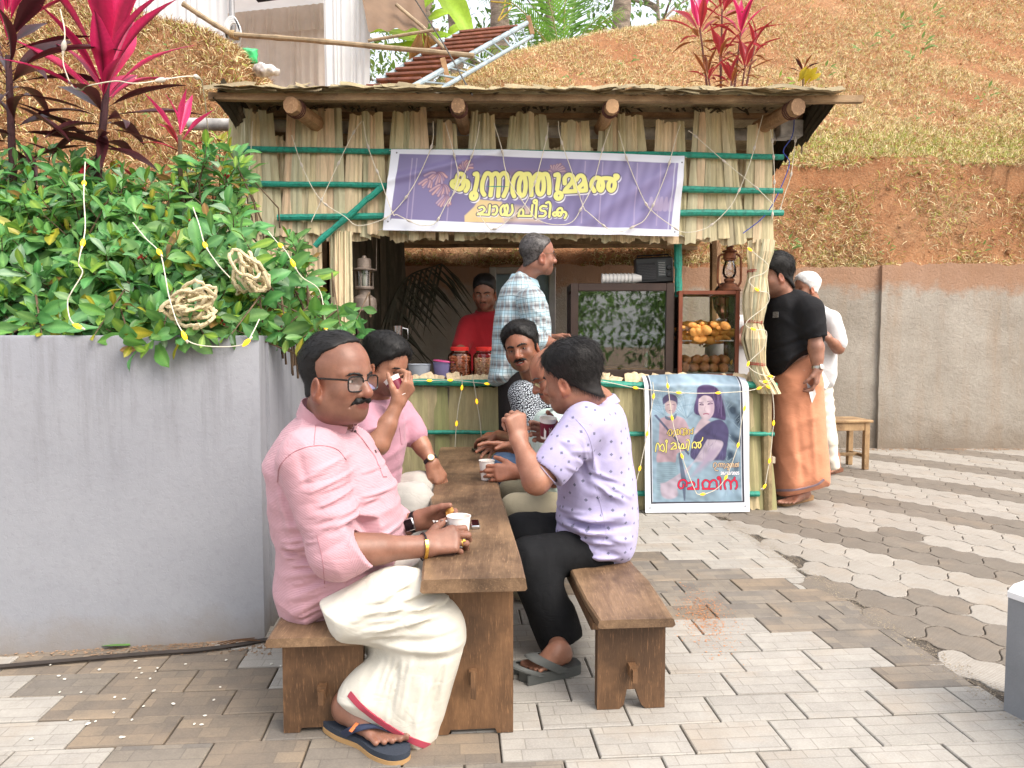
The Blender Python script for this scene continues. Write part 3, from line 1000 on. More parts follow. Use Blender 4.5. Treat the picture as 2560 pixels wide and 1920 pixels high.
def stall():
 r = np.random.default_rng(5)
 base = Vector((.25, 5.2, 0))
 S = thing('tea_stall', 'thatched roadside tea stall with green poles and a palm leaf front', 'stall', base)
 nf = Vector((.03, -1, 0)).normalized()
 back = MB()
 x = 486
 tops = []
 while x < 1655:
  n = int(r.integers(4, 8)); wid = r.uniform(15, 22)
  span = n * wid
  cx = x + span / 2
  gap = .70 + r.uniform(-.14, .18)
  topy = r.uniform(232, 262) + (6 if x > 800 else 0)
  tilt = r.uniform(-10, 10)
  for i in range(n):
   u = (i + .5) / n - .5
   xb = cx + u * span + r.uniform(-2, 2)
   xt = cx + u * span * gap + tilt * .5
   if xb > 1664: continue
   yb = 500 + 20 * (xb - 490) / 1180 + r.uniform(-8, 12)
   if xb < 735: yb += 6
   wt = wid * gap / 323 * 1.12; wb = wid / 323 * 1.25
   strip_obj('palm_leaf', S, THATCH, f(xt, topy + r.uniform(-5, 5), .015 + r.uniform(0, .02)), f(xb, yb, .012 + r.uniform(0, .02)), wt, wb, nf, r, folds_=1 + int(r.random() < .35), rows=8, amp=.009)
  x += span * .97
 for i in range(40):
  xb = 500 + 1150 * (i + .5) / 40 + r.uniform(-5, 5)
  yb = 498 + 18 * (xb - 490) / 1180 + r.uniform(-6, 18)
  V, F = leaf_strip(f(xb + r.uniform(-8, 8), (310 if xb < 800 else 335) + r.uniform(-18, 8), -.03), f(xb, yb, -.025), .10, .125, nf, r, 3, 6)
  back.add(V, F)
 o = back.build('inner_leaf_layer', THATCH, S, smooth=False); o['kind'] = 'stuff'
 def pole(name, p, q, rad, mat=GREEN, n=12):
  P = [p.lerp(q, i / n) + Vector((0, r.normal(0, .0025), r.normal(0, .0035))) for i in range(n + 1)]
  return MB().tube(P, [rad * (1.2 + r.normal(0, .06)) for _ in P], 8).build(name, mat, S)
 pole('green_pole', f(492, 321, .05), f(1692, 340, .05), .016)
 pole('green_pole', f(530, 397, .05), f(1690, 412, .05), .017)
 pole('green_pole', f(600, 469, .05), f(1692, 459, .05), .018)
 pole('green_brace', f(680, 530, .085), f(828, 402, .085), .017)
 pole('green_pole', f(760, 826, .05), f(1677, 832, .05), .019)
 pole('green_pole', f(770, 934, .045), f(1672, 937, .045), .012)
 pole('green_pole', f(790, 1066, .045), f(1640, 1066, .045), .016)
 pole('green_post', d(1464, 470, 5.12), d(1466, 640, 5.12), .022)
 pole('bamboo_post', f(1655, 838, .02), f(1657, 1106, .02), .030, BAMBOO)
 pole('bamboo_post', f(745, 500, -.05), f(770, 1108, -.05), .028, BAMBOO)
 pole('timber_post', f(516, 250, -.08), f(520, 1110, -.08), .05, TIMBER)
 pole('timber_post', d(1545, 400, 6.5), dg(1545, 1018), .04, TIMBER)
 pole('timber_post', d(700, 400, 6.5), dg(700, 1018), .04, TIMBER)
 cx = [(1640, 250), (1650, 420), (1645, 520), (1636, 600), (1628, 700), (1636, 790), (1662, 850)]
 for i in range(16):
  a = 2 * pi * i / 16
  P = []
  for j, (px, py) in enumerate(smooth_path(cx[2:], 3)):
   tie = min(abs(py - k) for k in (588, 697, 788))
   rad = .048 + .030 * min(1, tie / 40) * (1 if py < 760 else .6)
   aa = a + .35 * sin(py / 160 + i)
   c = f(px, py, .06)
   P.append((c + Vector((cos(aa) * rad, sin(aa) * rad, 0)), Vector((cos(aa), sin(aa), 0))))
  rows = []
  for k, (p, n) in enumerate(P):
   s_ = Vector((-n.y, n.x, 0)) * (.021 + .006 * sin(k + i))
   rows.append([p - s_, p - s_ * .4 + n * .006, p + s_ * .4 - n * .002, p + s_ + n * .005])
  MB().grid(rows).build('wrapped_leaf', THATCH, S, smooth=False)
 TW = M('red_twine', (.42, .05, .05), .8)
 for yy, xx in ((588, 1634), (697, 1628), (788, 1634)):
  c = f(xx, yy, .06)
  for k in (0, 1):
   MB().tube([c + Vector((cos(q) * .058, sin(q) * .058, .010 * k + .004 * sin(q * 2))) for q in np.linspace(0, 2 * pi, 22)], .0028, 5, cap=False).build('red_tie', TW, S)
 for i in range(9):
  a = f(722 + i * 3.5 + r.uniform(-3, 3), 500, .03 + .012 * (i % 3)); b = f(724 + i * 3.6 + r.uniform(-5, 5), 720 + r.uniform(-20, 90), .03 + .012 * (i % 3))
  strip_obj('hanging_leaf', S, THATCH, a, b, .045, .050, nf, r, 2, 8)
 for i in range(7):
  strip_obj('hanging_leaf', S, THATCH, f(498 + i * 30, 500, .0), f(500 + i * 31, 900, .0), .10, .11, nf, r, 3, 7)
 x = 762
 while x < 1640:
  w = r.uniform(24, 40)
  sl = r.uniform(-13, 13)
  strip_obj('leaf_sheath', S, OLIVE, f(x + w / 2 + sl, 836, .012 + r.uniform(0, .012)), f(x + w / 2 - sl, 1098 + r.uniform(-8, 8), .012 + r.uniform(0, .012)), w / 323 * 1.22, w / 323 * 1.28, nf, r, 2, 7, amp=.006)
  x += w * .94
 for xa, xb in ((1612, 1640), (1588, 1618)):
  strip_obj('leaf_sheath', S, OLIVE, f(xa, 850, .03), f(xb - 14, 1100, .03), .09, .10, nf, r, 2, 7, amp=.006)
 PL_ = wood('counter_plank', (.16, .10, .055), (.34, .24, .14), (.2, 1, 1), .7, .4, 20)
 zc = f(1200, 822).z
 a, b = f(750, 822), f(1665, 822)
 for k in range(3):
  y0 = .10 + .16 * k
  MB().box(((a.x + b.x) / 2, YF(.3) + y0, zc - .004 * k), (b.x - a.x, .154, .025), Matrix.Rotation(.03, 3, 'Z'), .004).build('counter_plank', PL_, S)
 rag = MB()
 for i in range(30):
  xx = 770 + 860 * i / 29
  V, F = leaf_strip(f(xx, 808 + r.uniform(-5, 5), -.02), f(xx + r.uniform(-12, 12), 828, .028), .09, .10, Vector((0, -.5, 1)), r, 2, 4, amp=.005)
  rag.add(V, F)
 o = rag.build('edge_leaves', THATCH, S, smooth=False); o['kind'] = 'stuff'
 MB().tube([f(408, 268, -.12), f(800, 276, -.12), f(1300, 287, -.12), f(1700, 291, -.12)], .040, 16).build('white_pipe', PIPE, S)
 MB().box(f(1705, 280, -.02), (.15, .10, .11), None, .006).build('concrete_block', PIPE, S)
 def roof(x, t, up=0.0):
  p = d(x, 213 + 6 * (x - 1100) / 1400, 4.60 + .02 * (x - 1100) / 300)
  q = Vector((p.x * (1 - .015 * t), p.y + 3.25 * t, p.z + float(np.interp(3.4 * t, [-.2, 0, .53, 1.33, 2.7, 3.4], [-.02, 0, .045, -.10, -.40, -.50])) - .03 * max(0, (x - 1600) / 250) * t))
  return q + Vector((0, 0, up))
 def batten(x0, x1, t, w, h, up, mat=ROOFWOOD):
  n = 16
  rows = []
  for i in range(n + 1):
   c = roof(x0 + (x1 - x0) * i / n, t, up + r.normal(0, .003)) + Vector((0, r.normal(0, .004), 0))
   rows.append([c + Vector((0, -w / 2, -h / 2)), c + Vector((0, -w / 2, h / 2)), c + Vector((0, w / 2, h / 2)), c + Vector((0, w / 2, -h / 2)), c + Vector((0, -w / 2, -h / 2))])
  mb = MB().grid(rows); mb.add(rows[0][:4], [(0, 1, 2, 3)]); mb.add(rows[-1][:4], [(3, 2, 1, 0)])
  return mb.build('roof_batten', mat, S, smooth=False)
 batten(452, 1862, .0, .045, .040, .0)
 batten(490, 1818, .14, .04, .035, -.008)
 batten(500, 1800, .32, .04, .035, -.006)
 batten(505, 1798, .52, .04, .035, -.006)
 batten(510, 1796, .74, .04, .035, -.006)
 batten(512, 1795, .97, .04, .035, -.006)
 for xx, lean, wd in ((634, -16, .105), (991, -2, .092), (1320, 4, .088), (1716, 22, .10)):
  p = roof(xx, -.02, -.055)
  q = p + Vector((-lean * .004, .50, .005))
  ax = (q - p).normalized()
  sd = ax.cross(Vector((0, 0, 1))).normalized(); up = sd.cross(ax)
  rows = []
  for i in range(8):
   c = p.lerp(q, i / 7)
   rr_ = wd / 2 * (1 + r.normal(0, .03))
   rows.append([c + (sd * cos(k) * (1 if abs(cos(k)) < .9 else .92) + up * sin(k)) * rr_ for k in [2 * pi * m / 9 for m in range(10)]])
  mb = MB().grid(rows); mb.add(rows[0][:9], [tuple(range(9))]); mb.build('rafter', TIMBER, S, smooth=False)
  for k in range(3):
   c = p.lerp(q, .10 + .04 * k)
   MB().tube([c + (sd * cos(a_) + up * sin(a_)) * (wd / 2 + .004) for a_ in np.linspace(0, 2 * pi, 18)], .0035, 5, cap=False).build('coir_tie', M('dark_coir_rope', (.10, .04, .03), .9), S)
 sheet = MB()
 for c_ in range(7):
  t0 = c_ / 7
  rows = []
  for i in range(64):
   xx = 470 + (1812 - 470) * i / 63 + r.uniform(-4, 4)
   rows.append([roof(xx, t0 - (.030 if c_ == 0 else .02) + r.uniform(-.004, .004), .030 + .020 * r.random()), roof(xx, t0 + .09, .050 + .014 * r.random()), roof(xx, t0 + .19, .042 + .01 * r.random())])
  sheet.grid(rows)
 o = sheet.build('roof_thatch', ROOFLEAF, S, smooth=False); o['kind'] = 'stuff'
 for i in range(58):
  xx = 470 + 1330 * (i + .5) / 58 + r.uniform(-8, 8)
  a, b = roof(xx + r.uniform(-60, 60), .03, .050 + r.uniform(-.006, .016)), roof(xx + r.uniform(-70, 70), -.028 + r.uniform(-.01, .006), .034 + r.uniform(-.006, .02))
  a = roof(xx - 38, -.012 + r.uniform(-.012, .008), .040 + r.uniform(0, .026)); b = roof(xx + 38, -.012 + r.uniform(-.012, .008), .036 + r.uniform(0, .03))
  strip_obj('eave_leaf', S, ROOFLEAF, a, b, .055, .05, Vector((0, -.6, .8)), r, 2, 5, amp=.006)
 fr = MB()
 for t0, cnt, dr in ((-.012, 60, .02), (.10, 150, .05), (.22, 120, .05)):
  for i in range(cnt):
   xx = 480 + 1310 * r.random()
   p = roof(xx, t0 + r.uniform(-.01, .02), .022)
   q = p + Vector((r.normal(0, .02), -.035 - r.random() * .02, -r.uniform(.005, dr)))
   w = Vector((r.uniform(.006, .014), 0, r.uniform(-.004, .004)))
   fr.add([p - w, p + w, q + w * .5 + Vector((0, .004, 0)), q - w * .6], [(0, 1, 2, 3)])
 o = fr.build('ragged_leaf_ends', DARKLEAF, S, smooth=False); o['kind'] = 'stuff'
 for i in range(14):
  t0 = .03 + .40 * i / 13
  p = roof(1806, t0, .05); q = roof(1790, t0 + .08, -.13 - .05 * r.random())
  strip_obj('verge_leaf', S, DARKLEAF, p, q, .16, .12, Vector((1, -.2, .3)), r, 3, 5, amp=.010)
 for i in range(14):
  t0 = .0 + .95 * i / 13
  p = roof(474, t0, .05); q = roof(486, t0 + .08, -.10 - .05 * r.random())
  strip_obj('verge_leaf', S, DARKLEAF, p, q, .16, .12, Vector((-1, -.2, .3)), r, 3, 5, amp=.010)
 for i in range(44):
  y0 = 5.08 + 2.4 * i / 43
  xx = -1.16 + .05 * sin(i * 1.7)
  p = Vector((xx, y0, 2.40)); q = Vector((xx + r.uniform(-.04, .12), y0 + r.uniform(-.15, .15), .02 + .1 * r.random()))
  strip_obj('wall_frond', S, DARKLEAF, p, q, .14, .12, Vector((1, -.2, 0)), r, 3, 8, amp=.014)
 mb = MB()
 P = [Vector(v) for v in smooth_path([(-1.15, 5.7, .5), (-1.05, 5.75, 1.1), (-.85, 5.8, 1.6), (-.55, 5.85, 1.75)], 8)]
 mb.tube(P, list(np.linspace(.016, .004, len(P))), 6)
 for i, p in enumerate(P[4:]):
  for sgn in (-1, 1):
   for kk in range(2):
    l = r.uniform(.35, .6)
    dv = Vector((sgn * .4 + .25, r.uniform(-.3, .2), -.75 + r.uniform(-.2, .2))).normalized()
    w = Vector((.006, .004, 0))
    p_ = p + Vector((0, 0, -.01 * kk))
    mb.add([p_ - w, p_ + w, p_ + dv * l * .5 + w * 1.5 + Vector((0, 0, .03)), p_ + dv * l, p_ + dv * l * .5 - w * 1.5 + Vector((0, 0, .03))], [(0, 1, 2, 3, 4)])
 o = mb.build('old_frond', DARKLEAF, S, smooth=False)
stall()
# =================================================================== BANNER AND POSTER (flat prints, painted into the sheet's own vertices)
class Canvas:
 def __init__(s, x0, y0, x1, y1, n):
  s.nx = n; s.ny = max(2, int(n * (y1 - y0) / (x1 - x0)))
  s.X, s.Y = np.meshgrid(np.linspace(x0, x1, s.nx), np.linspace(y0, y1, s.ny))
  s.C = np.ones((s.ny, s.nx, 3), np.float32)
  s.px = (x1 - x0) / n
 def blend(s, m, col):
  m = np.clip(m, 0, 1)[..., None]
  s.C = s.C * (1 - m) + np.array(col, np.float32) * m
 def poly(s, pts, col, soft=1.0, a=1.0):
  x = s.X.ravel().astype(np.float32); y = s.Y.ravel().astype(np.float32)
  dd = poly2(x, y, [tuple(p) for p in pts]).reshape(s.X.shape)
  s.blend((.5 - dd / (soft * s.px)) * a, col)
 def blob(s, pts, col, soft=1.0, a=1.0): s.poly(smooth_path(list(pts) + [pts[0]], 5)[:-1], col, soft, a)
 def strokes(s, paths, w, dx=0, dy=0):
  D = np.full(s.X.shape, 1e9, np.float32)
  x0, y0 = s.X[0, 0], s.Y[0, 0]; m_ = w + 6 + 3 * s.px
  for p in paths:
   q = smooth_path([(a + dx, b + dy) for a, b in p], 5)
   for (ax, ay), (bx, by) in zip(q[:-1], q[1:]):
    ex, ey = bx - ax, by - ay
    i0, i1 = int((min(ax, bx) - m_ - x0) / s.px), int((max(ax, bx) + m_ - x0) / s.px) + 2
    j0, j1 = int((min(ay, by) - m_ - y0) / s.px), int((max(ay, by) + m_ - y0) / s.px) + 2
    W_ = (slice(max(0, j0), max(0, j1)), slice(max(0, i0), max(0, i1)))
    X_, Y_ = s.X[W_], s.Y[W_]
    if not X_.size: continue
    h = np.clip(((X_ - ax) * ex + (Y_ - ay) * ey) / (ex * ex + ey * ey + 1e-9), 0, 1)
    D[W_] = np.minimum(D[W_], np.hypot(X_ - ax - ex * h, Y_ - ay - ey * h))
  return D - w / 2
 def pen(s, paths, w, col, a=1.0, dx=0, dy=0, soft=1.0, grow=0):
  s.blend((.5 - (s.strokes(paths, w, dx, dy) - grow) / (soft * s.px)) * a, col)
 def sheet(s, name, pos, parent, mat):
  U_, V_ = np.meshgrid(np.linspace(0, 1, s.nx), np.linspace(0, 1, s.ny))
  P = pos(U_.ravel(), V_.ravel())
  i, j = np.meshgrid(np.arange(s.ny - 1), np.arange(s.nx - 1), indexing='ij')
  a = (i * s.nx + j).ravel()
  Q = np.stack([a, a + s.nx, a + s.nx + 1, a + 1], 1)
  return link(name, mesh_np(name, P, Q, True, s.C.reshape(-1, 3)), parent, mat)
def bilinear(c00, c10, c01, c11):
 c = [np.array(v) for v in (c00, c10, c01, c11)]
 def g(u, v):
  u, v = u[:, None], v[:, None]
  return c[0] * (1 - u) * (1 - v) + c[1] * u * (1 - v) + c[2] * (1 - u) * v + c[3] * u * v
 return g
def ringpath(cx, cy, rx, ry, a0=0, a1=360, n=14):
 return [(cx + rx * cos(radians(a0 + (a1 - a0) * i / n)), cy + ry * sin(radians(a0 + (a1 - a0) * i / n))) for i in range(n + 1)]
def banner():
 r = np.random.default_rng(2)
 def T(paths, ox=0): return [[(1060 + (x + ox) / 7.373, 400 + y / 7.373) for x, y in p] for p in paths]
 big = T([
  [(600, 395), (500, 388), (440, 410), (432, 470), (480, 515), (550, 540), (620, 520)], [(520, 410), (515, 330), (540, 268), (590, 258), (635, 290), (640, 380), (645, 460), (620, 530), (570, 552), (530, 520), (520, 460), (520, 400)],
  [(600, 392), (690, 388), (730, 430), (732, 510), (700, 575)],
  [(845, 255), (885, 250), (898, 320), (888, 450), (872, 560)], ringpath(858, 668, 50, 62),
  [(1055, 645), (1010, 560), (1005, 400), (1050, 255), (1110, 238), (1165, 300), (1180, 460), (1175, 655)], [(1165, 310), (1205, 245), (1262, 240), (1305, 310), (1318, 460), (1320, 665)], [(1308, 310), (1365, 235), (1425, 232), (1465, 310), (1475, 500), (1425, 665)],
  [(1625, 665), (1585, 560), (1590, 350), (1650, 240), (1730, 230), (1790, 290), (1825, 450), (1815, 610), (1770, 655), (1715, 590), (1700, 420), (1735, 290), (1800, 235)],
  [(1800, 235), (1870, 240), (1910, 330), (1930, 480), (1950, 640)], [(1950, 640), (1935, 480), (1955, 330), (2020, 238), (2090, 235), (2140, 300), (2170, 450), (2160, 580), (2110, 625), (2060, 560), (2050, 420), (2080, 290), (2140, 235), (2210, 238), (2250, 320), (2275, 460), (2280, 600)],
 ]) + T([
  [(455, 245), (505, 235), (522, 300), (515, 420), (510, 520)], ringpath(548, 645, 55, 60),
  [(645, 405), (640, 300), (700, 240), (775, 262), (790, 340), (745, 430), (680, 510), (655, 560)], [(655, 565), (860, 552), (1055, 535)], [(805, 330), (840, 440), (865, 540)],
  [(862, 330), (900, 262), (960, 255), (1005, 310), (1000, 385), (930, 470), (880, 530)], [(1010, 330), (1040, 430), (1055, 530)],
  [(1215, 545), (1155, 450), (1160, 360), (1215, 295), (1290, 295), (1350, 360), (1372, 450), (1350, 525), (1310, 520), (1280, 450), (1295, 360), (1340, 305), (1450, 292), (1540, 315), (1590, 390), (1580, 490), (1530, 530), (1480, 480), (1480, 390), (1535, 320), (1600, 305), (1635, 270), (1625, 240), (1590, 238)],
 ], 1917)
 small = T([
  [(985, 905), (1050, 885), (1090, 940), (1050, 990), (970, 1030)], [(970, 1036), (1080, 1036), (1180, 1040)], [(1180, 1040), (1182, 940), (1180, 850)],
  [(1245, 875), (1300, 870), (1328, 950), (1295, 1030), (1250, 1030)],
  [(1440, 845), (1395, 900), (1398, 1000), (1440, 1040), (1478, 980), (1462, 890), (1500, 835), (1525, 900), (1515, 1000), (1482, 1042)], [(1482, 1042), (1570, 1042), (1618, 960), (1598, 840)],
  [(1735, 1060), (1750, 960), (1790, 920), (1822, 970), (1820, 1050)], [(1750, 1052), (1870, 1052), (1980, 1052)], [(1985, 835), (1982, 940), (1980, 1050)],
  [(2062, 1085), (2062, 950), (2062, 800)], ringpath(2032, 765, 30, 32),
 ]) + T([
  [(330, 860), (265, 850), (218, 890), (240, 940), (305, 950), (330, 1000), (290, 1050), (215, 1052)], [(322, 790), (375, 772), (408, 840), (405, 950), (403, 1065)],
  ringpath(505, 1005, 34, 34), ringpath(592, 1005, 34, 36), [(548, 985), (545, 930), (575, 892), (620, 892), (640, 940), (636, 985)], [(630, 970), (690, 960), (722, 1010), (695, 1075)],
 ], 1917)
 c = Canvas(955, 372, 1712, 588, 760)
 lil, dk = (.255, .225, .43), (.13, .11, .22)
 c.C[:] = lil
 nz = snoise(5, .02, n=7); m = nz(np.stack([c.X.ravel(), c.Y.ravel() * .6, 0 * c.X.ravel()], 1).astype(np.float32)).reshape(c.X.shape)
 c.blend(.28 + .25 * m, dk)
 c.blend((c.X > 1330) * np.clip((c.X - 1330) / 200, 0, 1) * .35 * (.5 + .5 * np.sin(c.X * .22 + c.Y * .05)), (.36, .32, .56))
 for x in (1010, 1022, 1112, 1455, 1500, 1590, 1650): c.poly([(x, 395), (x + 3, 395), (x + 4, 560), (x + 1, 560)], (.50, .42, .58), 2, .5)
 c.poly([(1160, 562), (1158, 545), (1180, 520), (1190, 500), (1250, 505), (1262, 562)], (.68, .52, .26), 3, .95)
 c.poly([(1250, 508), (1330, 520), (1360, 562), (1255, 562)], (.56, .43, .36), 8, .7)
 c.poly([(1255, 420), (1420, 418), (1400, 470), (1262, 470)], (.25, .17, .26), 8, .45)
 for cx, cy, n, L, a0, a1 in ((1078, 432, 9, 32, 20, 165), (1092, 462, 8, 32, 35, 150), (1102, 488, 6, 34, 50, 130), (1150, 426, 7, 22, 190, 350), (1385, 432, 9, 26, 200, 340), (1058, 448, 5, 26, 60, 160)):
  for i in range(n):
   a = radians(a0 + (a1 - a0) * (i + .5) / n + r.uniform(-5, 5)); k = L * r.uniform(.8, 1.1)
   q = [(cx + cos(a) * 5, cy + sin(a) * 5), (cx + cos(a) * k * .5 + 4 * sin(a), cy + sin(a) * k * .5 - 3), (cx + cos(a) * k, cy + sin(a) * k)]
   c.pen([q], 8.5, (.20, .13, .24), .7)
   c.pen([q], 5.2, ((.56, .34, .35), (.48, .31, .38), (.40, .30, .45))[i % 3] if cx < 1300 else (.36, .24, .28), .9, soft=2)
   c.pen([[(x - 1.2, y - .6) for x, y in q]], 1.4, (.68, .50, .50), .5, soft=2)
 for i in range(5): c.blob([(1630 + i * 13, 485), (1636 + i * 13, 485), (1640 + i * 13, 505), (1638 + i * 13, 520), (1628 + i * 13, 520), (1626 + i * 13, 505)], (.42, .36, .55), 2, .7)
 ink, yel, wh = (.085, .07, .14), (.80, .78, .26), (.78, .76, .84)
 for g, w, off in ((big, 12.2, 3.4), (small, 6.6, 2.2)):
  c.pen(g, w, wh, 1, off * .8, off * 1.1, grow=1.4)
  c.pen(g, w, ink, 1, grow=2.2)
  c.pen(g, w, yel, 1, grow=-.4)
 W = (.74, .77, .86)
 lx = lambda y: 978 - (y - 380) * .035
 c.poly([(940, 360), (978, 360), (970, 600), (940, 600)], W); c.poly([(1698, 360), (1726, 360), (1726, 600), (1690, 600)], W)
 c.poly([(1688, 360), (1690.5, 360), (1684, 600), (1681, 600)], (.55, .55, .68))
 c.poly([(940, 360), (1726, 360), (1726, 393), (1330, 390), (977, 384)], W); c.poly([(940, 600), (1726, 600), (1726, 570), (1330, 567), (975, 557)], W)
 for x, y in ((966, 565), (1701, 576), (970, 381), (1706, 391)): c.blob(ringpath(x, y, 2, 2, 0, 330, 8), (.05, .05, .06))
 ro = thing('banner', 'purple tea shop banner with yellow lettering hung across the stall front', 'banner', f(1160, 420, .09))
 g = bilinear(f(845, 321, .09), f(1478, 336, .09), f(827, 496, .09), f(1467, 509, .09))
 def pos(u, v):
  P = g(u, v)
  P[:, 1] -= .014 * np.sin(u * 9 + v * 3) * np.sin(pi * v) + .007 * np.sin(u * 4 - v * 6) + .024 * np.exp(-((u - .80 - .28 * (1 - v)) / .035) ** 2) + .018 * np.exp(-((u - .62 - .40 * (1 - v)) / .04) ** 2) + .016 * np.exp(-((u * .9 + v * .9 - .35) / .05) ** 2)
  P[:, 2] += .010 * np.sin(u * 3.1) * (1 - v) - .004
  return P
 c.sheet('banner_print', pos, ro, printed('glossy_flex_print', .38))
 for u, v in ((.005, .02), (.995, .02), (.005, .98), (.995, .98)):
  p = Vector(g(np.array([u]), np.array([v]))[0])
  MB().tube([p, p + Vector((.05 if u > .5 else -.05, .05, .01 if v < .5 else -.01))], .002, 5).build('tie_cord', M('white_cord', (.7, .7, .68), .8), ro)
banner()
def poster():
 r = np.random.default_rng(6)
 S_ = 4.483
 def T(paths): return [[(1600 + x / S_, 920 + y / S_) for x, y in p] for p in paths]
 c = Canvas(1611, 934, 1875, 1284, 440)
 def px(pts): return [(1600 + x / S_, 920 + y / S_) for x, y in pts]
 c.C[:] = (.34, .47, .58)
 nz = snoise(15, .035, n=8); P3 = np.stack([c.X.ravel(), c.Y.ravel(), 0 * c.X.ravel()], 1).astype(np.float32)
 c.blend(.25 + .3 * nz(P3).reshape(c.X.shape), (.22, .33, .46))
 n2 = snoise(16, .18, n=8)(P3).reshape(c.X.shape)
 c.blend(np.clip((c.X - 1770) / 60, 0, 1) * np.clip((c.Y - 985) / 30, 0, 1) * (.55 + .35 * n2), (.045, .075, .12))
 c.blend(np.clip((c.Y - 1170) / 40, 0, 1) * (.35 + .4 * n2), (.30, .44, .52))
 for k in range(46):
  a = radians(r.uniform(200, 340)); x0, y0 = (520, 560) if k % 2 else (260, 520)
  L = r.uniform(250, 480)
  q = [(x0, y0), (x0 + cos(a) * L * .5, y0 + sin(a) * L * .6), (x0 + cos(a) * L, y0 + sin(a) * L * .8)]
  c.pen(T([q]), 1.1, (.16, .27, .37) if k % 3 else (.44, .57, .66), .55)
 for k in range(40):
  x0, y0 = r.uniform(930, 1140), r.uniform(350, 1450); a = r.uniform(-2.6, -.4)
  c.pen(T([[(x0, y0), (x0 + cos(a) * 110, y0 + sin(a) * 110)]]), 1.2, (.36, .48, .54), .55)
 c.blob(px([(215, 560), (300, 535), (400, 530), (500, 575), (560, 720), (540, 900), (420, 960), (385, 1070), (190, 1060), (205, 850)]), (.50, .36, .42), 4)
 c.blob(px([(190, 1060), (385, 1065), (430, 1200), (400, 1420), (215, 1400), (180, 1200)]), (.28, .40, .48), 6)
 for k in range(14): c.pen(T([[(190, 1080 + k * 22), (400, 1085 + k * 24)]]), 1.0, (.14, .22, .30), .6)
 c.blob(px([(275, 380), (330, 350), (400, 375), (402, 450), (360, 505), (310, 500), (278, 450)]), (.52, .40, .42), 3)
 c.blob(px([(255, 400), (250, 330), (300, 285), (370, 285), (415, 330), (415, 410), (395, 370), (330, 352), (285, 380)]), (.10, .08, .17), 4)
 c.pen(T([[(298, 405), (325, 400)], [(362, 400), (388, 404)], [(322, 468), (355, 470)]]), 2.0, (.16, .10, .16), .8)
 c.blob(px([(275, 525), (340, 545), (405, 500), (395, 560), (330, 580), (280, 560)]), (.13, .18, .28), 3)
 c.poly(px([(150, 520), (175, 510), (560, 960), (545, 985)]), (.10, .12, .20), 3, .8)
 c.blob(px([(640, 300), (650, 210), (740, 175), (850, 200), (910, 280), (960, 470), (960, 580), (860, 560), (640, 520), (605, 440)]), (.085, .055, .15), 5)
 c.blob(px([(660, 340), (720, 300), (800, 320), (835, 400), (825, 510), (760, 580), (700, 560), (655, 470)]), (.64, .52, .58), 3)
 c.pen(T([[(672, 405), (712, 408)], [(765, 400), (818, 395)]]), 2.6, (.12, .06, .13), .9); c.pen(T([[(665, 380), (712, 375)], [(760, 370), (820, 362)]]), 1.8, (.10, .06, .14), .8)
 c.pen(T([[(735, 420), (725, 470), (742, 478)]]), 1.2, (.40, .27, .34), .7); c.pen(T([[(715, 512), (745, 505), (775, 512)]]), 3.2, (.42, .16, .24), .9)
 c.blob(px([(690, 560), (780, 590), (800, 640), (700, 690), (610, 740), (640, 640)]), (.60, .48, .54), 5)
 c.blob(px([(610, 760), (690, 680), (800, 600), (920, 580), (1000, 700), (980, 900), (940, 1050), (700, 1060), (570, 1000), (590, 850)]), (.085, .075, .17), 5)
 c.blob(px([(760, 800), (920, 820), (925, 900), (790, 1080), (560, 1250), (330, 1420), (230, 1380), (260, 1310), (430, 1200), (600, 1060)]), (.50, .43, .52), 5)
 c.blob(px([(225, 1300), (330, 1290), (400, 1340), (420, 1440), (330, 1480), (240, 1440)]), (.52, .45, .54), 8)
 c.blob(px([(600, 1060), (950, 1050), (1000, 1200), (900, 1480), (480, 1490), (470, 1300)]), (.30, .42, .52), 8, .8)
 c.poly(px([(430, 960), (455, 950), (520, 1250), (505, 1500), (488, 1500)]), (.13, .17, .25), 3, .85)
 pn = snoise(19, .30, n=9)(P3).reshape(c.X.shape); pm = snoise(20, .05, n=7)(P3).reshape(c.X.shape)
 c.C *= (.80 + .09 * pn + .10 * pm)[..., None]
 for k in range(60):
  x0 = r.uniform(620, 950); c.pen(T([[(x0, r.uniform(190, 330)), (x0 + r.normal(10, 18), r.uniform(380, 560))]]), .7, (.20, .15, .30) if k % 3 else (.03, .02, .06), .5) if not 660 < x0 < 835 else None
 for k in range(26):
  x0, y0 = r.uniform(600, 980), r.uniform(650, 980); c.pen(T([[(x0, y0), (x0 + r.uniform(-70, 10), y0 + r.uniform(30, 110))]]), .9, (.15, .13, .28) if k % 2 else (.03, .03, .08), .5)
 for k in range(22):
  x0, y0 = r.uniform(210, 520), r.uniform(580, 980); c.pen(T([[(x0, y0), (x0 + r.uniform(-30, 30), y0 + r.uniform(40, 120))]]), .9, (.36, .22, .30), .5)
 c.blob(px([(770, 330), (830, 380), (825, 500), (770, 575), (790, 470)]), (.40, .28, .38), 10, .55); c.blob(px([(375, 390), (402, 400), (395, 470), (360, 500)]), (.30, .21, .26), 6, .55)
 c.blob(px([(780, 900), (915, 900), (790, 1080), (570, 1245), (600, 1180)]), (.34, .28, .38), 12, .5)
 c.pen(T([[(676, 398), (690, 390), (712, 398)], [(768, 394), (792, 384), (818, 392)]]), 1.6, (.05, .03, .07), .9)
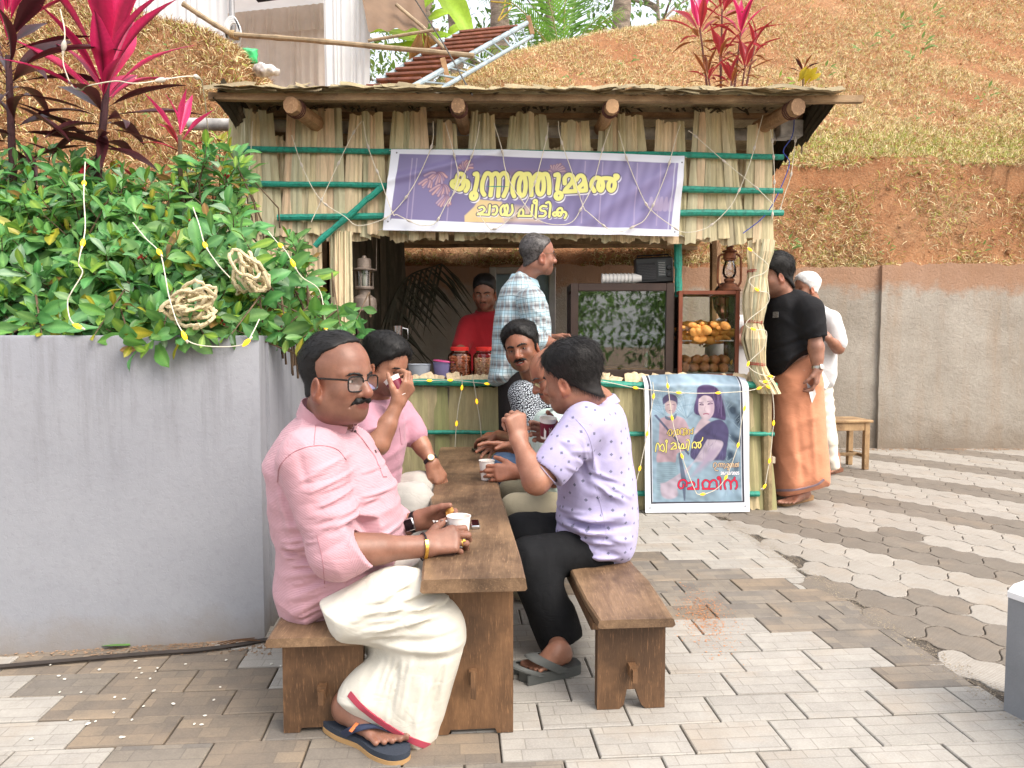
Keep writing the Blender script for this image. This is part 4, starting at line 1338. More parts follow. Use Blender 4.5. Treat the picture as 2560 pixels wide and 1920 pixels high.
 one = T([[(300, 735), (325, 690), (350, 690), (352, 745), (322, 752), (330, 715)], [(352, 745), (385, 690), (392, 730), (372, 765)], [(400, 690), (435, 690), (440, 735), (405, 740), (402, 700)], [(420, 680), (422, 745)],
             [(455, 745), (452, 690), (475, 670), (490, 700), (488, 740)], [(488, 690), (515, 672), (520, 745)], [(535, 735), (532, 695), (555, 690), (560, 735), (545, 742)], [(560, 700), (590, 690), (592, 735), (575, 730)], [(590, 690), (600, 670)], [(470, 745), (500, 750), (505, 715)]])
 two = T([[(170, 935), (180, 860), (200, 840), (222, 900), (220, 920)], [(222, 880), (250, 850), (270, 895), (262, 935), (235, 920)], [(290, 945), (296, 850), (285, 815), (300, 805), (305, 830)], [(345, 850), (375, 835), (395, 860), (350, 905), (345, 912)], [(345, 912), (405, 905)], [(400, 840), (408, 900)],
             [(440, 850), (432, 890), (455, 905), (468, 860), (485, 850), (490, 890), (470, 905)], [(470, 905), (520, 895), (528, 845)], [(540, 925), (556, 840), (545, 805), (525, 810)], [(590, 900), (592, 850), (620, 830), (640, 870), (630, 900), (610, 890)], [(640, 840), (675, 835), (688, 870), (672, 900), (655, 880), (670, 840), (700, 810), (708, 780)]])
 three = T([[(830, 1120), (832, 1080), (858, 1072), (870, 1110), (845, 1130), (850, 1155), (880, 1160)], [(890, 1120), (888, 1085), (905, 1075), (915, 1120)], [(912, 1085), (930, 1076), (938, 1120)], [(938, 1088), (955, 1080), (962, 1120), (950, 1135)], [(975, 1090), (990, 1078), (1000, 1098), (976, 1120), (1005, 1120), (1002, 1080)],
               [(990, 1130), (1000, 1145), (985, 1150)], [(1018, 1120), (1016, 1085), (1032, 1078), (1040, 1110), (1030, 1120)], [(1042, 1085), (1055, 1080), (1060, 1120)], [(1075, 1115), (1076, 1085), (1090, 1080), (1096, 1110), (1086, 1116)], [(1096, 1085), (1108, 1085), (1108, 1115)], [(1100, 1082), (1112, 1070)]])
 four = T([[(520, 1335), (525, 1290), (490, 1262), (445, 1280), (430, 1330), (455, 1360), (485, 1345), (488, 1315)], [(548, 1300), (590, 1288), (612, 1318), (580, 1348), (538, 1362)], [(538, 1368), (600, 1368), (655, 1366)], [(655, 1366), (655, 1310), (655, 1262)],
              [(712, 1362), (702, 1305), (735, 1268), (775, 1285), (782, 1320), (770, 1362)], [(705, 1366), (800, 1366), (862, 1366)], [(785, 1300), (820, 1268), (858, 1285), (866, 1366)], [(905, 1368), (906, 1300), (905, 1255)], ringpath(888, 1245, 13, 13),
              [(958, 1368), (948, 1310), (975, 1268), (1010, 1280), (1022, 1330), (1020, 1368)], [(1022, 1300), (1050, 1268), (1085, 1285), (1090, 1340), (1075, 1366)], [(1062, 1262), (1066, 1240)]])
 ink = (.045, .02, .05)
 for g, w, col in ((one, 1.7, (.75, .60, .14)), (two, 2.6, (.78, .72, .18)), (three, 1.6, (.75, .55, .33)), (four, 3.6, (.62, .02, .06))):
  c.pen(g, w, ink, 1, grow=1.1); c.pen(g, w, col)
 D = {'2': [[(0, 2), (3, 0), (6, 2), (5, 5), (0, 10), (6, 10)]], '6': [[(5, 0), (1, 4), (0, 8), (3, 10), (6, 8), (4, 5), (0, 7)]], '/': [[(0, 10), (5, 0)]], '1': [[(1, 2), (3, 0), (3, 10)]], '0': [[(3, 0), (0, 3), (0, 7), (3, 10), (6, 7), (6, 3), (3, 0)]], '5': [[(6, 0), (1, 0), (0, 4), (4, 4), (6, 7), (4, 10), (0, 9)]]}
 x = 912
 for ch in '26/12/2025':
  c.pen(T([[(x + a * 2.5, 1174 + b * 2.9) for a, b in s] for s in D[ch]]), 1.4, (.85, .80, .84), 1)
  x += 21
 W = (.74, .77, .85); k = (.045, .045, .06)
 c.poly(px([(90, 60), (115, 60), (135, 1540), (110, 1540)]), k); c.poly(px([(1135, 60), (1158, 60), (1176, 1540), (1150, 1540)]), k); c.poly(px([(110, 1512), (1180, 1508), (1180, 1524), (110, 1540)]), k)
 c.poly(px([(0, 0), (92, 60), (108, 800), (114, 1530), (114, 1700), (0, 1700)]), W); c.poly(px([(1156, 0), (1300, 0), (1300, 1700), (1170, 1700), (1174, 1500)]), W); c.poly(px([(40, 1532), (1300, 1522), (1300, 1700), (40, 1700)]), W)
 c.poly(px([(118, 60), (124, 60), (138, 1512), (132, 1512)]), W, 1, .8); c.poly(px([(1130, 60), (1136, 60), (1150, 1506), (1144, 1506)]), W, 1, .8)
 for x, y in ((103, 1578), (1180, 1567)): c.blob(px(ringpath(x, y, 8, 8, 0, 330, 8)), (.03, .03, .04))
 ro = thing('poster', 'film poster of a man and woman with red and yellow lettering on the counter', 'poster', f(1507, 1000, .09))
 g = bilinear(f(1392, 809, .10), f(1618, 809, .10), f(1394, 1108, .12), f(1619, 1105, .12))
 def pos(u, v):
  P = g(u, v)
  P[:, 2] += -.018 * (np.abs(u - .45) * 2) ** 2 * np.exp(-v * 8)
  P[:, 1] += .10 * np.exp(-v * 26) - .006 * np.sin(u * 5 + v * 4) - .006 * np.sin(v * 7) - .010 * np.exp(-((v - .075) / .03) ** 2)
  return P
 c.sheet('poster_print', pos, ro, printed('glossy_flex_print', .38))
poster()
# =================================================================== PEOPLE
SKIN_TONES = {}
def skin(name, c):
 if name in MATS: return MATS[name]
 t = NT(name)
 v = t.coord('Object', False)
 f = t.noise(v, 14, 5, .6); g = t.noise(v, 170, 3, .6)
 a = (c[0] * .74, c[1] * .70, c[2] * .68); b = tuple(min(1, x * 1.18) for x in c)
 cc = t.ramp(f, [(.32, a), (.68, b)])
 cc = t.mix(t.ramp(g, [(.45, 0.0), (.75, .18)]), cc, tuple(x * .6 for x in c))
 at_ = t.n('ShaderNodeAttribute', attribute_name='tint')
 t.col(t.mix(1.0, cc, at_.outputs['Color'], 'MULTIPLY'))
 t.set(Roughness=.40)
 t.b.inputs['Specular IOR Level'].default_value = .42
 t.b.inputs['Subsurface Weight'].default_value = .12
 t.b.inputs['Subsurface Radius'].default_value = (1, .35, .2)
 t.b.inputs['Subsurface Scale'].default_value = .006
 t.bump(t.math('ADD', t.noise(v, 420, 3, .6), t.noise(v, 75, 4, .65)), .22, .0022)
 MATS[name] = t.m
 return t.m
def cloth(name, col, kind='plain', bump=.35, rough=.85, col2=None, col3=None):
 if name in MATS: return MATS[name]
 t = NT(name)
 at_ = t.n('ShaderNodeAttribute', attribute_name='cloth')
 uv = at_.outputs['Vector']
 sp = t.n('ShaderNodeSeparateXYZ'); t.l(uv, sp.inputs[0])
 u, v = sp.outputs[0], sp.outputs[1]
 ob = t.coord('Object', False)
 base = t.ramp(t.noise(ob, 9, 4, .6), [(.3, tuple(x * .9 for x in col)), (.7, tuple(min(1, x * 1.06) for x in col))])
 hgt = t.noise(ob, 700, 2, .5)
 def stripes(co, period, phase, duty, soft=.02):
  x = t.math('FRACT', t.math('ADD', t.math('DIVIDE', co, period), phase))
  x = t.math('ABSOLUTE', t.math('SUBTRACT', x, .5))
  return t.ramp(x, [(max(0, duty / 2 - soft), 1.0), (duty / 2 + soft, 0.0)])
 if kind == 'rib':
  w = t.math('SINE', t.math('MULTIPLY', v, 2 * pi / .0042))
  base = t.mix(t.ramp(w, [(.1, 0.0), (.9, .30)]), base, col2)
  hgt = t.math('ADD', t.math('MULTIPLY', w, .6), t.math('MULTIPLY', hgt, .5))
 if kind == 'plaid':
  base = t.mix(t.math('MULTIPLY', stripes(v, .088, .1, .30, .10), .75), base, col3)
  base = t.mix(t.math('MULTIPLY', stripes(u, .088, .3, .22, .08), .35), base, col3)
  base = t.mix(t.math('MULTIPLY', stripes(v, .088, .55, .34, .08), .55), base, col2)
  base = t.mix(t.math('MULTIPLY', stripes(u, .044, .5, .30, .08), .45), base, col2)
  for co, per, ph in ((v, .022, .0), (u, .022, .25)):
   base = t.mix(t.math('MULTIPLY', stripes(co, per, ph, .12, .03), .7), base, (.035, .04, .06))
 if kind == 'motif':
  cb = t.n('ShaderNodeCombineXYZ'); t.l(u, cb.inputs[0]); t.l(v, cb.inputs[1])
  vo = t.n('ShaderNodeTexVoronoi', voronoi_dimensions='2D', distance='MANHATTAN', i_Scale=20.0, i_Randomness=.55)
  t.l(cb.outputs[0], vo.inputs['Vector'])
  m = t.ramp(vo.outputs['Distance'], [(.115, 1.0), (.15, 0.0)])
  m = t.math('MULTIPLY', m, t.ramp(t.noise(cb.outputs[0], 700, 2, .6), [(.35, .35), (.55, 1.0)]))
  base = t.mix(m, base, col2)
 if kind == 'flecks':
  cb = t.n('ShaderNodeCombineXYZ'); t.l(u, cb.inputs[0]); t.l(v, cb.inputs[1])
  vo = t.n('ShaderNodeTexVoronoi', voronoi_dimensions='2D', i_Scale=140.0, i_Randomness=1.0)
  t.l(cb.outputs[0], vo.inputs['Vector'])
  q = t.math('ADD', vo.outputs['Distance'], t.math('MULTIPLY', t.noise(cb.outputs[0], 260, 3, .6), .5))
  base = t.mix(t.ramp(q, [(.5, 1.0), (.62, 0.0)]), base, col2)
 if kind == 'denim':
  w = t.math('SINE', t.math('MULTIPLY', t.math('ADD', u, v), 2 * pi / .002))
  base = t.mix(t.ramp(t.noise(ob, 22, 5, .65), [(.4, 0.0), (.75, .5)]), base, col2)
  hgt = t.math('ADD', t.math('MULTIPLY', w, .3), hgt)
 if kind == 'homespun':
  cb = t.n('ShaderNodeCombineXYZ'); t.l(t.math('MULTIPLY', u, .12), cb.inputs[0]); t.l(v, cb.inputs[1])
  y = t.noise(cb.outputs[0], 260, 3, .6)
  base = t.mix(t.ramp(y, [(.35, .25), (.65, 0.0)]), base, tuple(x * .86 for x in col))
  hgt = t.math('ADD', hgt, y)
 t.col(base)
 t.set(Roughness=rough)
 t.b.inputs['Specular IOR Level'].default_value = .25
 t.b.inputs['Sheen Weight'].default_value = .12 if max(col) > .1 else .0
 cre = t.noise(t.coord('Object', False, (1, 1, 1.7)), 9, 2, .5, 1.2)
 cre = t.math('ABSOLUTE', t.math('SUBTRACT', cre, .5))
 cre = t.math('ADD', t.math('POWER', cre, .55), t.math('MULTIPLY', t.noise(ob, 40, 4, .6), .25))
 n1 = t.bump(cre, min(1, bump * .5), .012)
 t.bump(hgt, bump, .0012, n1)
 MATS[name] = t.m
 return t.m
def hairmat(name, col, grey=None, rough=.42):
 if name in MATS: return MATS[name]
 t = NT(name)
 v = t.coord('Object', False)
 f = t.noise(v, 60, 4, .7)
 t.col(t.ramp(f, [(.35, col), (.72, grey or tuple(x * 2.2 + .004 for x in col))]))
 t.set(Roughness=rough)
 t.b.inputs['Specular IOR Level'].default_value = .3
 MATS[name] = t.m
 return t.m
class Head:
 def __init__(s, c, fwd, up=(0, 0, 1), k=1.0, fat=0.0, long=0.0, smile=0.0, nose=1.0, h=.0034, mouth_open=0.0):
  s.c, s.k = Vector(c), k
  s.R = frame(fwd, up)
  s.fat = fat
  J = .012 * fat
  L = -.008 * long
  s.cran = U((ell((0, -.016, .045), (.077, .097, .083)), .02), (ell((0, .028, .030), (.066, .066, .074)), .03))
  f = U((s.cran, .02),
              (ell((0, .027, -.033 + L), (.060 + J, .062 + J * .5, .074)), .03),
              (ell((0, .069 + J * .4, -.090 + L), (.024, .021, .021)), .03),
              (ell((.046, .008, -.062), (.026 + J, .032, .034 + J)), .03), (ell((-.046, .008, -.062), (.026 + J, .032, .034 + J)), .03),
              (ell((.036, .060, -.026), (.027, .024, .026)), .022), (ell((-.036, .060, -.026), (.027, .024, .026)), .022),
              (rc((.014, .083, .026), (.046, .066, .025), .0115, .010), .016), (rc((-.014, .083, .026), (-.046, .066, .025), .0115, .010), .016),
              (ell((0, .070, -.060 + L), (.033, .026, .030)), .02))
  if fat > .3: f = U((f, .02), (ell((0, .020, -.082), (.050 * fat + .026, .056, .034)), .035))
  for sx in (1, -1):
   f = SUB(f, rc((sx * .021, .097, -.036), (sx * .036, .080, -.066), .0022, .0016), .006)
  for sx in (1, -1):
   f = SUB(f, ell((sx * .032, .096, .004), (.019, .017, .0125)), .012)
  n = nose
  f = U((f, .01), (rc((0, .084, .016), (0, .104 * 1.0 + .005 * n, -.026), .0085 * n, .0125 * n), .012),
              (ell((0, .107 + .003 * n, -.029), (.0135 * n, .012, .0115 * n)), .008),
              (ell((.0145 * n, .094, -.033), (.0085, .012, .0085)), .007), (ell((-.0145 * n, .094, -.033), (.0085, .012, .0085)), .007))
  for sx in (1, -1):
   f = SUB(f, ell((sx * .008, .103, -.0415), (.004, .007, .003)), .003)
  for sx in (1, -1):
   e = _v((sx * .0315, .0685, .003))
   lid = ell(e, (.0165, .0158, .0138))
   lid = SUB(lid, ell(e + _v((0, .012, -.0008)), (.0135, .02, .0042)), .002)
   f = U((f, .004), (lid, .004))
   f = SUB(f, ell(e, (.0118, .0118, .0118)), .001) if False else f
  w = .024 + .006 * smile
  for sx in (1, -1):
   cz = .007 * smile
   f = U((f, .004), (rc((0, .0935, -.056 + L), (sx * w * .95, .0815 - .004 * smile, -.0605 + L + cz), .0058, .0022), .004),
                  (rc((0, .0925, -.0695 + L - .004 * mouth_open), (sx * w * .9, .0800 - .004 * smile, -.0625 + L + cz), .0072, .0022), .005))
  if mouth_open:
   f = SUB(f, ell((0, .095, -.0625 + L + .002 * smile), (w * .8, .012, .0022 + .003 * mouth_open)), .002)
  for sx in (1, -1):
   Re = (Matrix.Rotation(sx * radians(-20), 3, 'Z') @ Matrix.Rotation(radians(-12), 3, 'X'))
   c0 = (sx * (.079 + J * .5), .0, -.022)
   ear = U((ell(c0, (.0095, .0205, .034), Re), .005), (ell((sx * (.077 + J * .5), .010, -.049), (.007, .009, .011)), .008))
   ear = SUB(ear, ell((sx * (.0895 + J * .5), .003, -.016), (.0085, .0120, .022), Re), .005)
   ear = U((ear, .004), (rc((sx * (.080 + J * .5), .015, -.012), (sx * (.080 + J * .5), .012, -.030), .0045, .0055), .004))
   f = U((f, .006), (ear, .006))
  s.f = f
  s._sx = {}
  s.neck0 = s.w((0, -.022, -.075)); s.h = h
 def surf(s, x, z, lift=0.0):
  y = np.linspace(.135, .0, 136).astype(np.float32)
  v = s.f(np.stack([np.full_like(y, x), y, np.full_like(y, z)], 1))
  i = int(np.argmax(v < 0))
  return (x, float(y[i]) + lift, z)
 def w(s, p): return s.c + s.R @ (Vector(p) * s.k)
 def wd(s, d): return s.R @ Vector(d)
 def world(s, V): return (V @ np.array(s.R.transposed(), np.float32)) * s.k + np.array(s.c, np.float32)
 def skin_mesh(s, neck_to, r0=.056, r1=.062, beard=.25):
  loc = (s.R.transposed() @ (Vector(neck_to) - s.c)) / s.k
  f = U((s.f, .03), (rc((0, -.024, -.055), loc, (r0 + .008 * s.fat) / 1.0, r1 + .012 * s.fat), .03))
  V, Q = isomesh(f, s.h)
  x, y, z = V.T
  T = np.ones((len(V), 3), np.float32)
  def spot(c, r, col, p=2.0):
   d = (((x - c[0]) / r[0]) ** 2 + ((y - c[1]) / r[1]) ** 2 + ((z - c[2]) / r[2]) ** 2)
   m = np.clip(1.25 - d, 0, 1)[:, None]
   T[:] = T * (1 - m) + np.array(col) * m
  for sx in (1, -1): spot((sx * .085, .0, -.022), (.03, .03, .045), (1.12, .88, .82))
  spot((0, .115, -.028), (.022, .02, .02), (1.08, .92, .88))
  spot((0, .08, .065), (.05, .04, .035), (1.10, 1.06, 1.06))  # forehead highlight painted into the skin tint as a lighter spot
  jaw = np.clip((-.035 - z) / .03, 0, 1) * np.clip((y + .01) / .04, 0, 1) * np.clip((z + .14) / .03, 0, 1)
  T *= 1 - (jaw * beard)[:, None] * np.array([.9, .75, .6])
  spot((0, .094, -.063), (.027, .020, .0125), (.78, .46, .50))
  for sx in (1, -1):
   spot((sx * .032, .08, -.004), (.024, .02, .016), (.74, .70, .70))
   spot((sx * .036, .07, -.03), (.02, .03, .02), (1.08, .98, .95))
  return s.world(V), Q, T
 def eyes(s, parent, gaze=None):
  for sx in (1, -1):
   e = Vector((sx * .0315, .0690, .0025))
   mb = MB().ball((0, 0, 0), .0132, n=20, m=16)
   V = np.array([tuple(v) for v in mb.V], np.float32)
   g = Vector((0, 1, 0)) if gaze is None else (s.R.transposed() @ (Vector(gaze) - s.w(e))).normalized()
   g = (g + Vector((0, 1.2, 0))).normalized()
   d = (V / .0132) @ np.array(g, np.float32)
   T = np.where((d > .965)[:, None], (.006, .005, .005), np.where((d > .87)[:, None], (.035, .018, .01), (.72, .68, .62)))
   me = mesh('eye', mb.V, mb.F)
   a = me.color_attributes.new('tint', 'FLOAT_COLOR', 'POINT')
   c4 = np.ones((len(V), 4), np.float32); c4[:, :3] = T
   a.data.foreach_set('color', c4.ravel())
   me.transform(Matrix.Translation(s.w(e)) @ (s.R.to_4x4() @ Matrix.Scale(s.k, 4)))
   link('eye', me, parent, printed('eye_white', .15))
 def local_mesh(s, name, f, h, mat, parent):
  V, Q = isomesh(f, h)
  me = mesh_np(name, s.world(V), Q)
  return link(name, me, parent, mat), V
 def hair(s, parent, mat, line, low=-.075, thick=.009, top=.006, seed=1, strands=2600, length=.03, lift=.35, comb=(0, -1, -.25), side=-.02, part=None, rad=.00045):
  zs, ys = zip(*line)
  def region(P):
   yb = np.interp(P[:, 2], zs, ys).astype(np.float32) + .0015 * np.sin(P[:, 0] * 260) + .001 * np.sin(P[:, 2] * 310 + P[:, 0] * 90)
   zl = np.where(P[:, 1] > -.02, side + .0 * P[:, 1], np.interp(P[:, 1], (-.10, -.03), (low, side - .01)))
   return np.maximum(P[:, 1] - yb, zl - P[:, 2]) * .8
  nz = snoise(seed, 110, (1, .35, .8), 9)
  big = snoise(seed + 5, 38, (1, 1, 1), 6)
  neckf = rc((0, -.024, -.045), (0, -.036, -.1), .060, .055)
  base = U((s.cran, .02), (neckf, .03))
  def f(P):
   th = thick + top * np.clip((P[:, 2] - .04) / .07, 0, 1)
   d = base(P) - th - .0016 * nz(P) - .0022 * big(P)
   return -smin(-d, -region(P), .010)
  f.lo, f.hi = s.cran.lo - .03, s.cran.hi + .03
  f.lo = np.minimum(f.lo, _v((-.09, -.13, low - .02)))
  o, V = s.local_mesh('hair', f, s.h * 1.1, mat, parent)
  if strands:
   r = np.random.default_rng(seed)
   ok = (region(V) < .006)
   e = .002
   G = np.stack([f(V + _v(d)) - f(V - _v(d)) for d in ((e, 0, 0), (0, e, 0), (0, 0, e))], 1)
   G /= np.linalg.norm(G, axis=1)[:, None] + 1e-9
   out = (G * (V - _v((0, -.01, .02)))).sum(1) > .01
   ids = np.nonzero(ok & out)[0]
   ids = r.choice(ids, min(strands, len(ids)), replace=False if len(ids) > strands else True)
   P, N = V[ids], G[ids]
   c = np.tile(_v(comb), (len(P), 1))
   c[:, 0] += np.sign(P[:, 0]) * .35 * (np.abs(P[:, 0]) > .01)
   nape = np.clip((-.005 - P[:, 2]) / .04, 0, 1)[:, None]
   c = c * (1 - nape) + np.array([0, .02, -1.0], np.float32) * nape
   c += r.normal(size=c.shape).astype(np.float32) * (.28 - .16 * nape)
   c -= N * (c * N).sum(1)[:, None]
   c /= np.linalg.norm(c, axis=1)[:, None] + 1e-6
   n = 5
   pts = np.zeros((len(P), n, 3), np.float32)
   ln = length * r.uniform(.5, 1.15, len(P)).astype(np.float32)
   lf = lift * r.uniform(.2, 1.2, len(P)).astype(np.float32) * (1 - .95 * nape[:, 0])
   ln = ln * (1 - .5 * nape[:, 0])
   for i in range(n):
    t = i / (n - 1)
    pts[:, i] = P - N * .002 + c * (ln * t)[:, None] + N * (ln * lf * (t - .75 * t * t))[:, None]
   pts = s.world(pts.reshape(-1, 3))
   cu = bpy.data.hair_curves.new('hair_strands')
   cu.add_curves([n] * len(P))
   cu.position_data.foreach_set('vector', pts.astype(np.float32).ravel())
   ra = cu.attributes.new('radius', 'FLOAT', 'POINT')
   ra.data.foreach_set('value', np.tile(np.linspace(1, .25, n), len(P)).astype(np.float32) * rad * s.k)
   cu.materials.append(mat)
   so = bpy.data.objects.new('hair_strands', cu)
   COL.objects.link(so); so.parent = o
   so.matrix_parent_inverse = (parent.matrix_basis @ o.matrix_parent_inverse @ o.matrix_basis).inverted()
   so['kind'] = 'stuff'
  return o
 def brows(s, parent, mat, up=0.0, thick=1.0):
  for sx in (1, -1):
   P = [s.surf(sx * x, z + up, .0002) for x, z in ((.011, .0215), (.021, .0255), (.032, .0275), (.043, .0255), (.052, .0205))]
   R_ = [.0034, .0038, .0036, .0030, .0018]
   f = U(*[(rc(P[i], P[i + 1], R_[i] * thick, R_[i + 1] * thick), .003) for i in range(4)])
   f = DISP(f, snoise(11, 520, (1, 1, .4), n=5), .0006)
   s.local_mesh('eyebrow', f, .0016, mat, parent)
 def moustache(s, parent, mat, w=.029, thick=1.0, L=0.0, smile=0.0):
  parts = []
  for sx in (1, -1):
   P = [s.surf(sx * x, z + L + q * smile, -.0008) for x, z, q in ((.003, -.0470, 0), (.011, -.0480, .001), (.020, -.0505, .003), (w, -.0580, .007))]
   R_ = [.0046, .0054, .0052, .0026]
   parts += [(rc(P[i], P[i + 1], R_[i] * thick, R_[i + 1] * thick), .004) for i in range(3)]
  f = DISP(U(*parts), snoise(5, 480, (1, 1, .35), 6), .0009)
  s.local_mesh('moustache', f, .0017, mat, parent)
 def glasses(s, parent, frame_mat, half=False, drop=0.0):
  g = thing_part('glasses', parent)
  mb = MB(); lens = MB()
  for sx in (1, -1):
   cx, cy, cz = sx * .0335, .0985, -.003 + drop
   pts = []
   for k in range(25):
    a = 2 * pi * k / 24
    ca, sa = cos(a), sin(a)
    x = .0255 * math.copysign(abs(ca) ** .55, ca); z = (.0155 if half else .0205) * math.copysign(abs(sa) ** .55, sa)
    pts.append(s.w((cx + x, cy - abs(cx + x) * .14 + .004, cz + z)))
   if half: mb.tube(pts[0:13], .0012 * s.k, 6)
   else: mb.tube(pts, .0023 * s.k, 6, cap=False)
   lens.add(pts[:24], [tuple(range(24))])
   mb.tube([s.w((sx * .060, .0930, cz + .012)), s.w((sx * .071, .080, cz + .013)), s.w((sx * (.079 + .008 * s.fat), .01, cz + .012)), s.w((sx * (.082 + .006 * s.fat), .0, cz + .006)), s.w((sx * .082, -.016, cz - .016))], (.0026 if not half else .0013) * s.k, 6)
  mb.tube([s.w((.0085, .1015, .003 + drop)), s.w((0, .1045, .006 + drop)), s.w((-.0085, .1015, .003 + drop))], .0017 * s.k, 6)
  mb.build('glasses_frame', frame_mat, g)
  lens.build('lens', glass('spectacle_lens', (.93, .93, .95), .02, .03), g)
  return g
def thing_part(name, parent):
 o = bpy.data.objects.new(name, None)
 o.empty_display_size = .02
 COL.objects.link(o)
 o.parent = parent
 m = Matrix.Identity(4); q = parent; ch = []
 while q is not None: ch.append(q); q = q.parent
 for q in reversed(ch): m = m @ q.matrix_parent_inverse @ q.matrix_basis
 o.matrix_parent_inverse = m.inverted()
 return o
def hand(wr, fwd, back, side, curls=((15, 25, 15),) * 4, spread=.0, thumb=(40, 20, 15), k=1.0):
 f = Vector(fwd).normalized(); n = Vector(back); n = (n - f * n.dot(f)).normalized()
 t = f.cross(n) * (-side)
 wr = Vector(wr)
 out = []
 tips = []
 off = (.030, .010, -.011, -.030)
 kn = (.086, .090, .086, .078)
 Ls = ((.042, .026, .021), (.046, .030, .022), (.042, .028, .021), (.033, .021, .019))
 rs = (.0098, .0100, .0094, .0082)
 palm = []
 for i in range(4):
  b = wr + (f * kn[i] + t * off[i]) * k
  palm.append((rc(wr + (f * .012 + t * off[i] * .55) * k, b, .0145 * k, .0125 * k), .018))
  p, a = b, 0.0
  d0 = (f + t * spread * (1.5 - i)).normalized()
  cu = curls[i] if len(curls) == 4 else curls[0]
  for j in range(3):
   a += radians(cu[j])
   d = d0 * cos(a) - n * sin(a)
   q = p + d * Ls[i][j] * k
   out.append((rc(p, q, rs[i] * k * (1 - .06 * j), rs[i] * k * (.93 - .08 * j)), .005))
   p = q
  tips.append(p)
 o, opp, b = [radians(a) for a in thumb]
 p0 = wr + (f * .018 + t * .022 - n * .006) * k
 d1 = (f * cos(o) + t * sin(o)) * cos(opp * .6) - n * sin(opp * .6)
 p1 = p0 + d1 * .042 * k
 d2 = (f * cos(o - b) + t * sin(o - b)) * cos(opp) - n * sin(opp)
 p2 = p1 + d2 * .034 * k
 d3 = (f * cos(o - 1.8 * b) + t * sin(o - 1.8 * b)) * cos(opp * 1.2) - n * sin(opp * 1.2)
 p3 = p2 + d3 * .026 * k
 out += [(rc(p0, p1, .0185 * k, .0135 * k), .016), (rc(p1, p2, .0125 * k, .0108 * k), .006), (rc(p2, p3, .0108 * k, .0088 * k), .005)]
 tips.append(p3)
 return U(*(palm + out)), tips
def forearm(el, wr, r0=.046, r1=.029):
 el, wr = Vector(el), Vector(wr)
 m = el.lerp(wr, .28)
 return U((rc(el, wr, r0 * .9, r1), .02), (rc(el.lerp(wr, .08), el.lerp(wr, .45), r0, r0 * .86), .03))
def foot(heel, toe, k=1.0, ankle=None, bend=0.0, side=1):
 heel, toe = Vector(heel), Vector(toe)
 d = (toe - heel).normalized(); up = Vector((0, 0, 1)); r = d.cross(up).normalized()
 u = r.cross(d)
 L = (toe - heel).length
 fs = [(rc(heel + d * .03 * k + u * .028 * k, heel + d * L * .45 + u * .034 * k, .030 * k, .030 * k), .02),
          (rc(heel + d * L * .4 + u * .030 * k, heel + d * L * .72 + u * .018 * k - r * .018 * side * k, .030 * k, .017 * k), .02),
          (rc(heel + d * L * .4 + u * .026 * k, heel + d * L * .66 + u * .015 * k + r * .024 * side * k, .028 * k, .014 * k), .02)]
 for i in range(5):
  x = (-.030 + .0155 * i) * side * k
  l0, l1 = (.74, 1.0 - .035 * i ** 1.25) if i else (.74, 1.0)
  rad = (.0125, .0088, .0083, .0080, .0078)[i] * k
  a = heel + d * L * (l0 - .02 * i) + r * x * .9 + u * .016 * k
  b = heel + d * L * l1 + r * x * 1.08 + u * rad * 1.05
  fs += [(rc(a, b, rad * .95, rad), .006)]
 if ankle is not None:
  fs.append((rc(heel + d * .045 * k + u * .05 * k, ankle, .034 * k, .036 * k), .03))
 return U(*fs)
def uvmap(V, frames):
 best = np.full(len(V), 1e9, np.float32); uv = np.zeros((len(V), 2), np.float32)
 for g, a, b, ref, ofs in frames:
  d = g(V)
  a, b = _v(a), _v(b); ax = (b - a) / np.linalg.norm(b - a)
  rf = _v(ref); rf = rf - ax * (rf @ ax); rf /= np.linalg.norm(rf); sd = np.cross(ax, rf)
  q = V - a
  x, y = q @ rf, q @ sd
  R = float(np.median(np.sqrt(x * x + y * y)[d < .02])) if (d < .02).any() else .1
  cand = np.stack([np.arctan2(y, x) * R + ofs, q @ ax], 1)
  m = d < best
  best[m] = d[m]; uv[m] = cand[m]
 return uv
def garment(name, f, h, mat, parent, frames, label=None, tint=None):
 V, Q = isomesh(f, h)
 me = mesh_np(name, V, Q, uv=uvmap(V, frames))
 o = link(name, me, parent, mat)
 if label: o['label'] = label
 return o
def hit(f, x, y, start=.6, end=9.0):
 o = np.array([0, 0, CAM_H], np.float32)
 d = np.array(at(x, y, 1.0), np.float32) - o
 d /= np.linalg.norm(d)
 t = start
 for _ in range(160):
  v = float(f((o + d * t)[None].astype(np.float32))[0])
  if v < .0006: break
  t += max(v * .7, .0008)
  if t > end: break
 p = o + d * t
 e = .004
 g = np.array([float(f((p + q)[None].astype(np.float32))[0] - f((p - q)[None].astype(np.float32))[0]) for q in np.eye(3, dtype=np.float32) * e])
 g /= np.linalg.norm(g) + 1e-9
 return Vector(p), Vector(g)
def seam(name, f, px, r, mat, parent, lift=.0, flat=1.0, k=6):
 pts = []
 for q in smooth_path(px, k):
  p, n = hit(f, q[0], q[1])
  pts.append(p + n * lift)
 return MB().tube(pts, r, 6, flat=flat).build(name, mat, parent)
def strip(name, f, px, width, mat, parent, lift=.002, thick=.0015):
 rows = []
 P = [hit(f, q[0], q[1]) for q in smooth_path(px, 6)]
 for i, (p, n) in enumerate(P):
  d = (P[min(i + 1, len(P) - 1)][0] - P[max(i - 1, 0)][0]).normalized()
  s_ = d.cross(n).normalized() * width / 2
  rows.append([p - s_ - n * thick, p - s_ + n * lift, p + n * (lift + .0008), p + s_ + n * lift, p + s_ - n * thick])
 return MB().grid(rows).build(name, mat, parent)
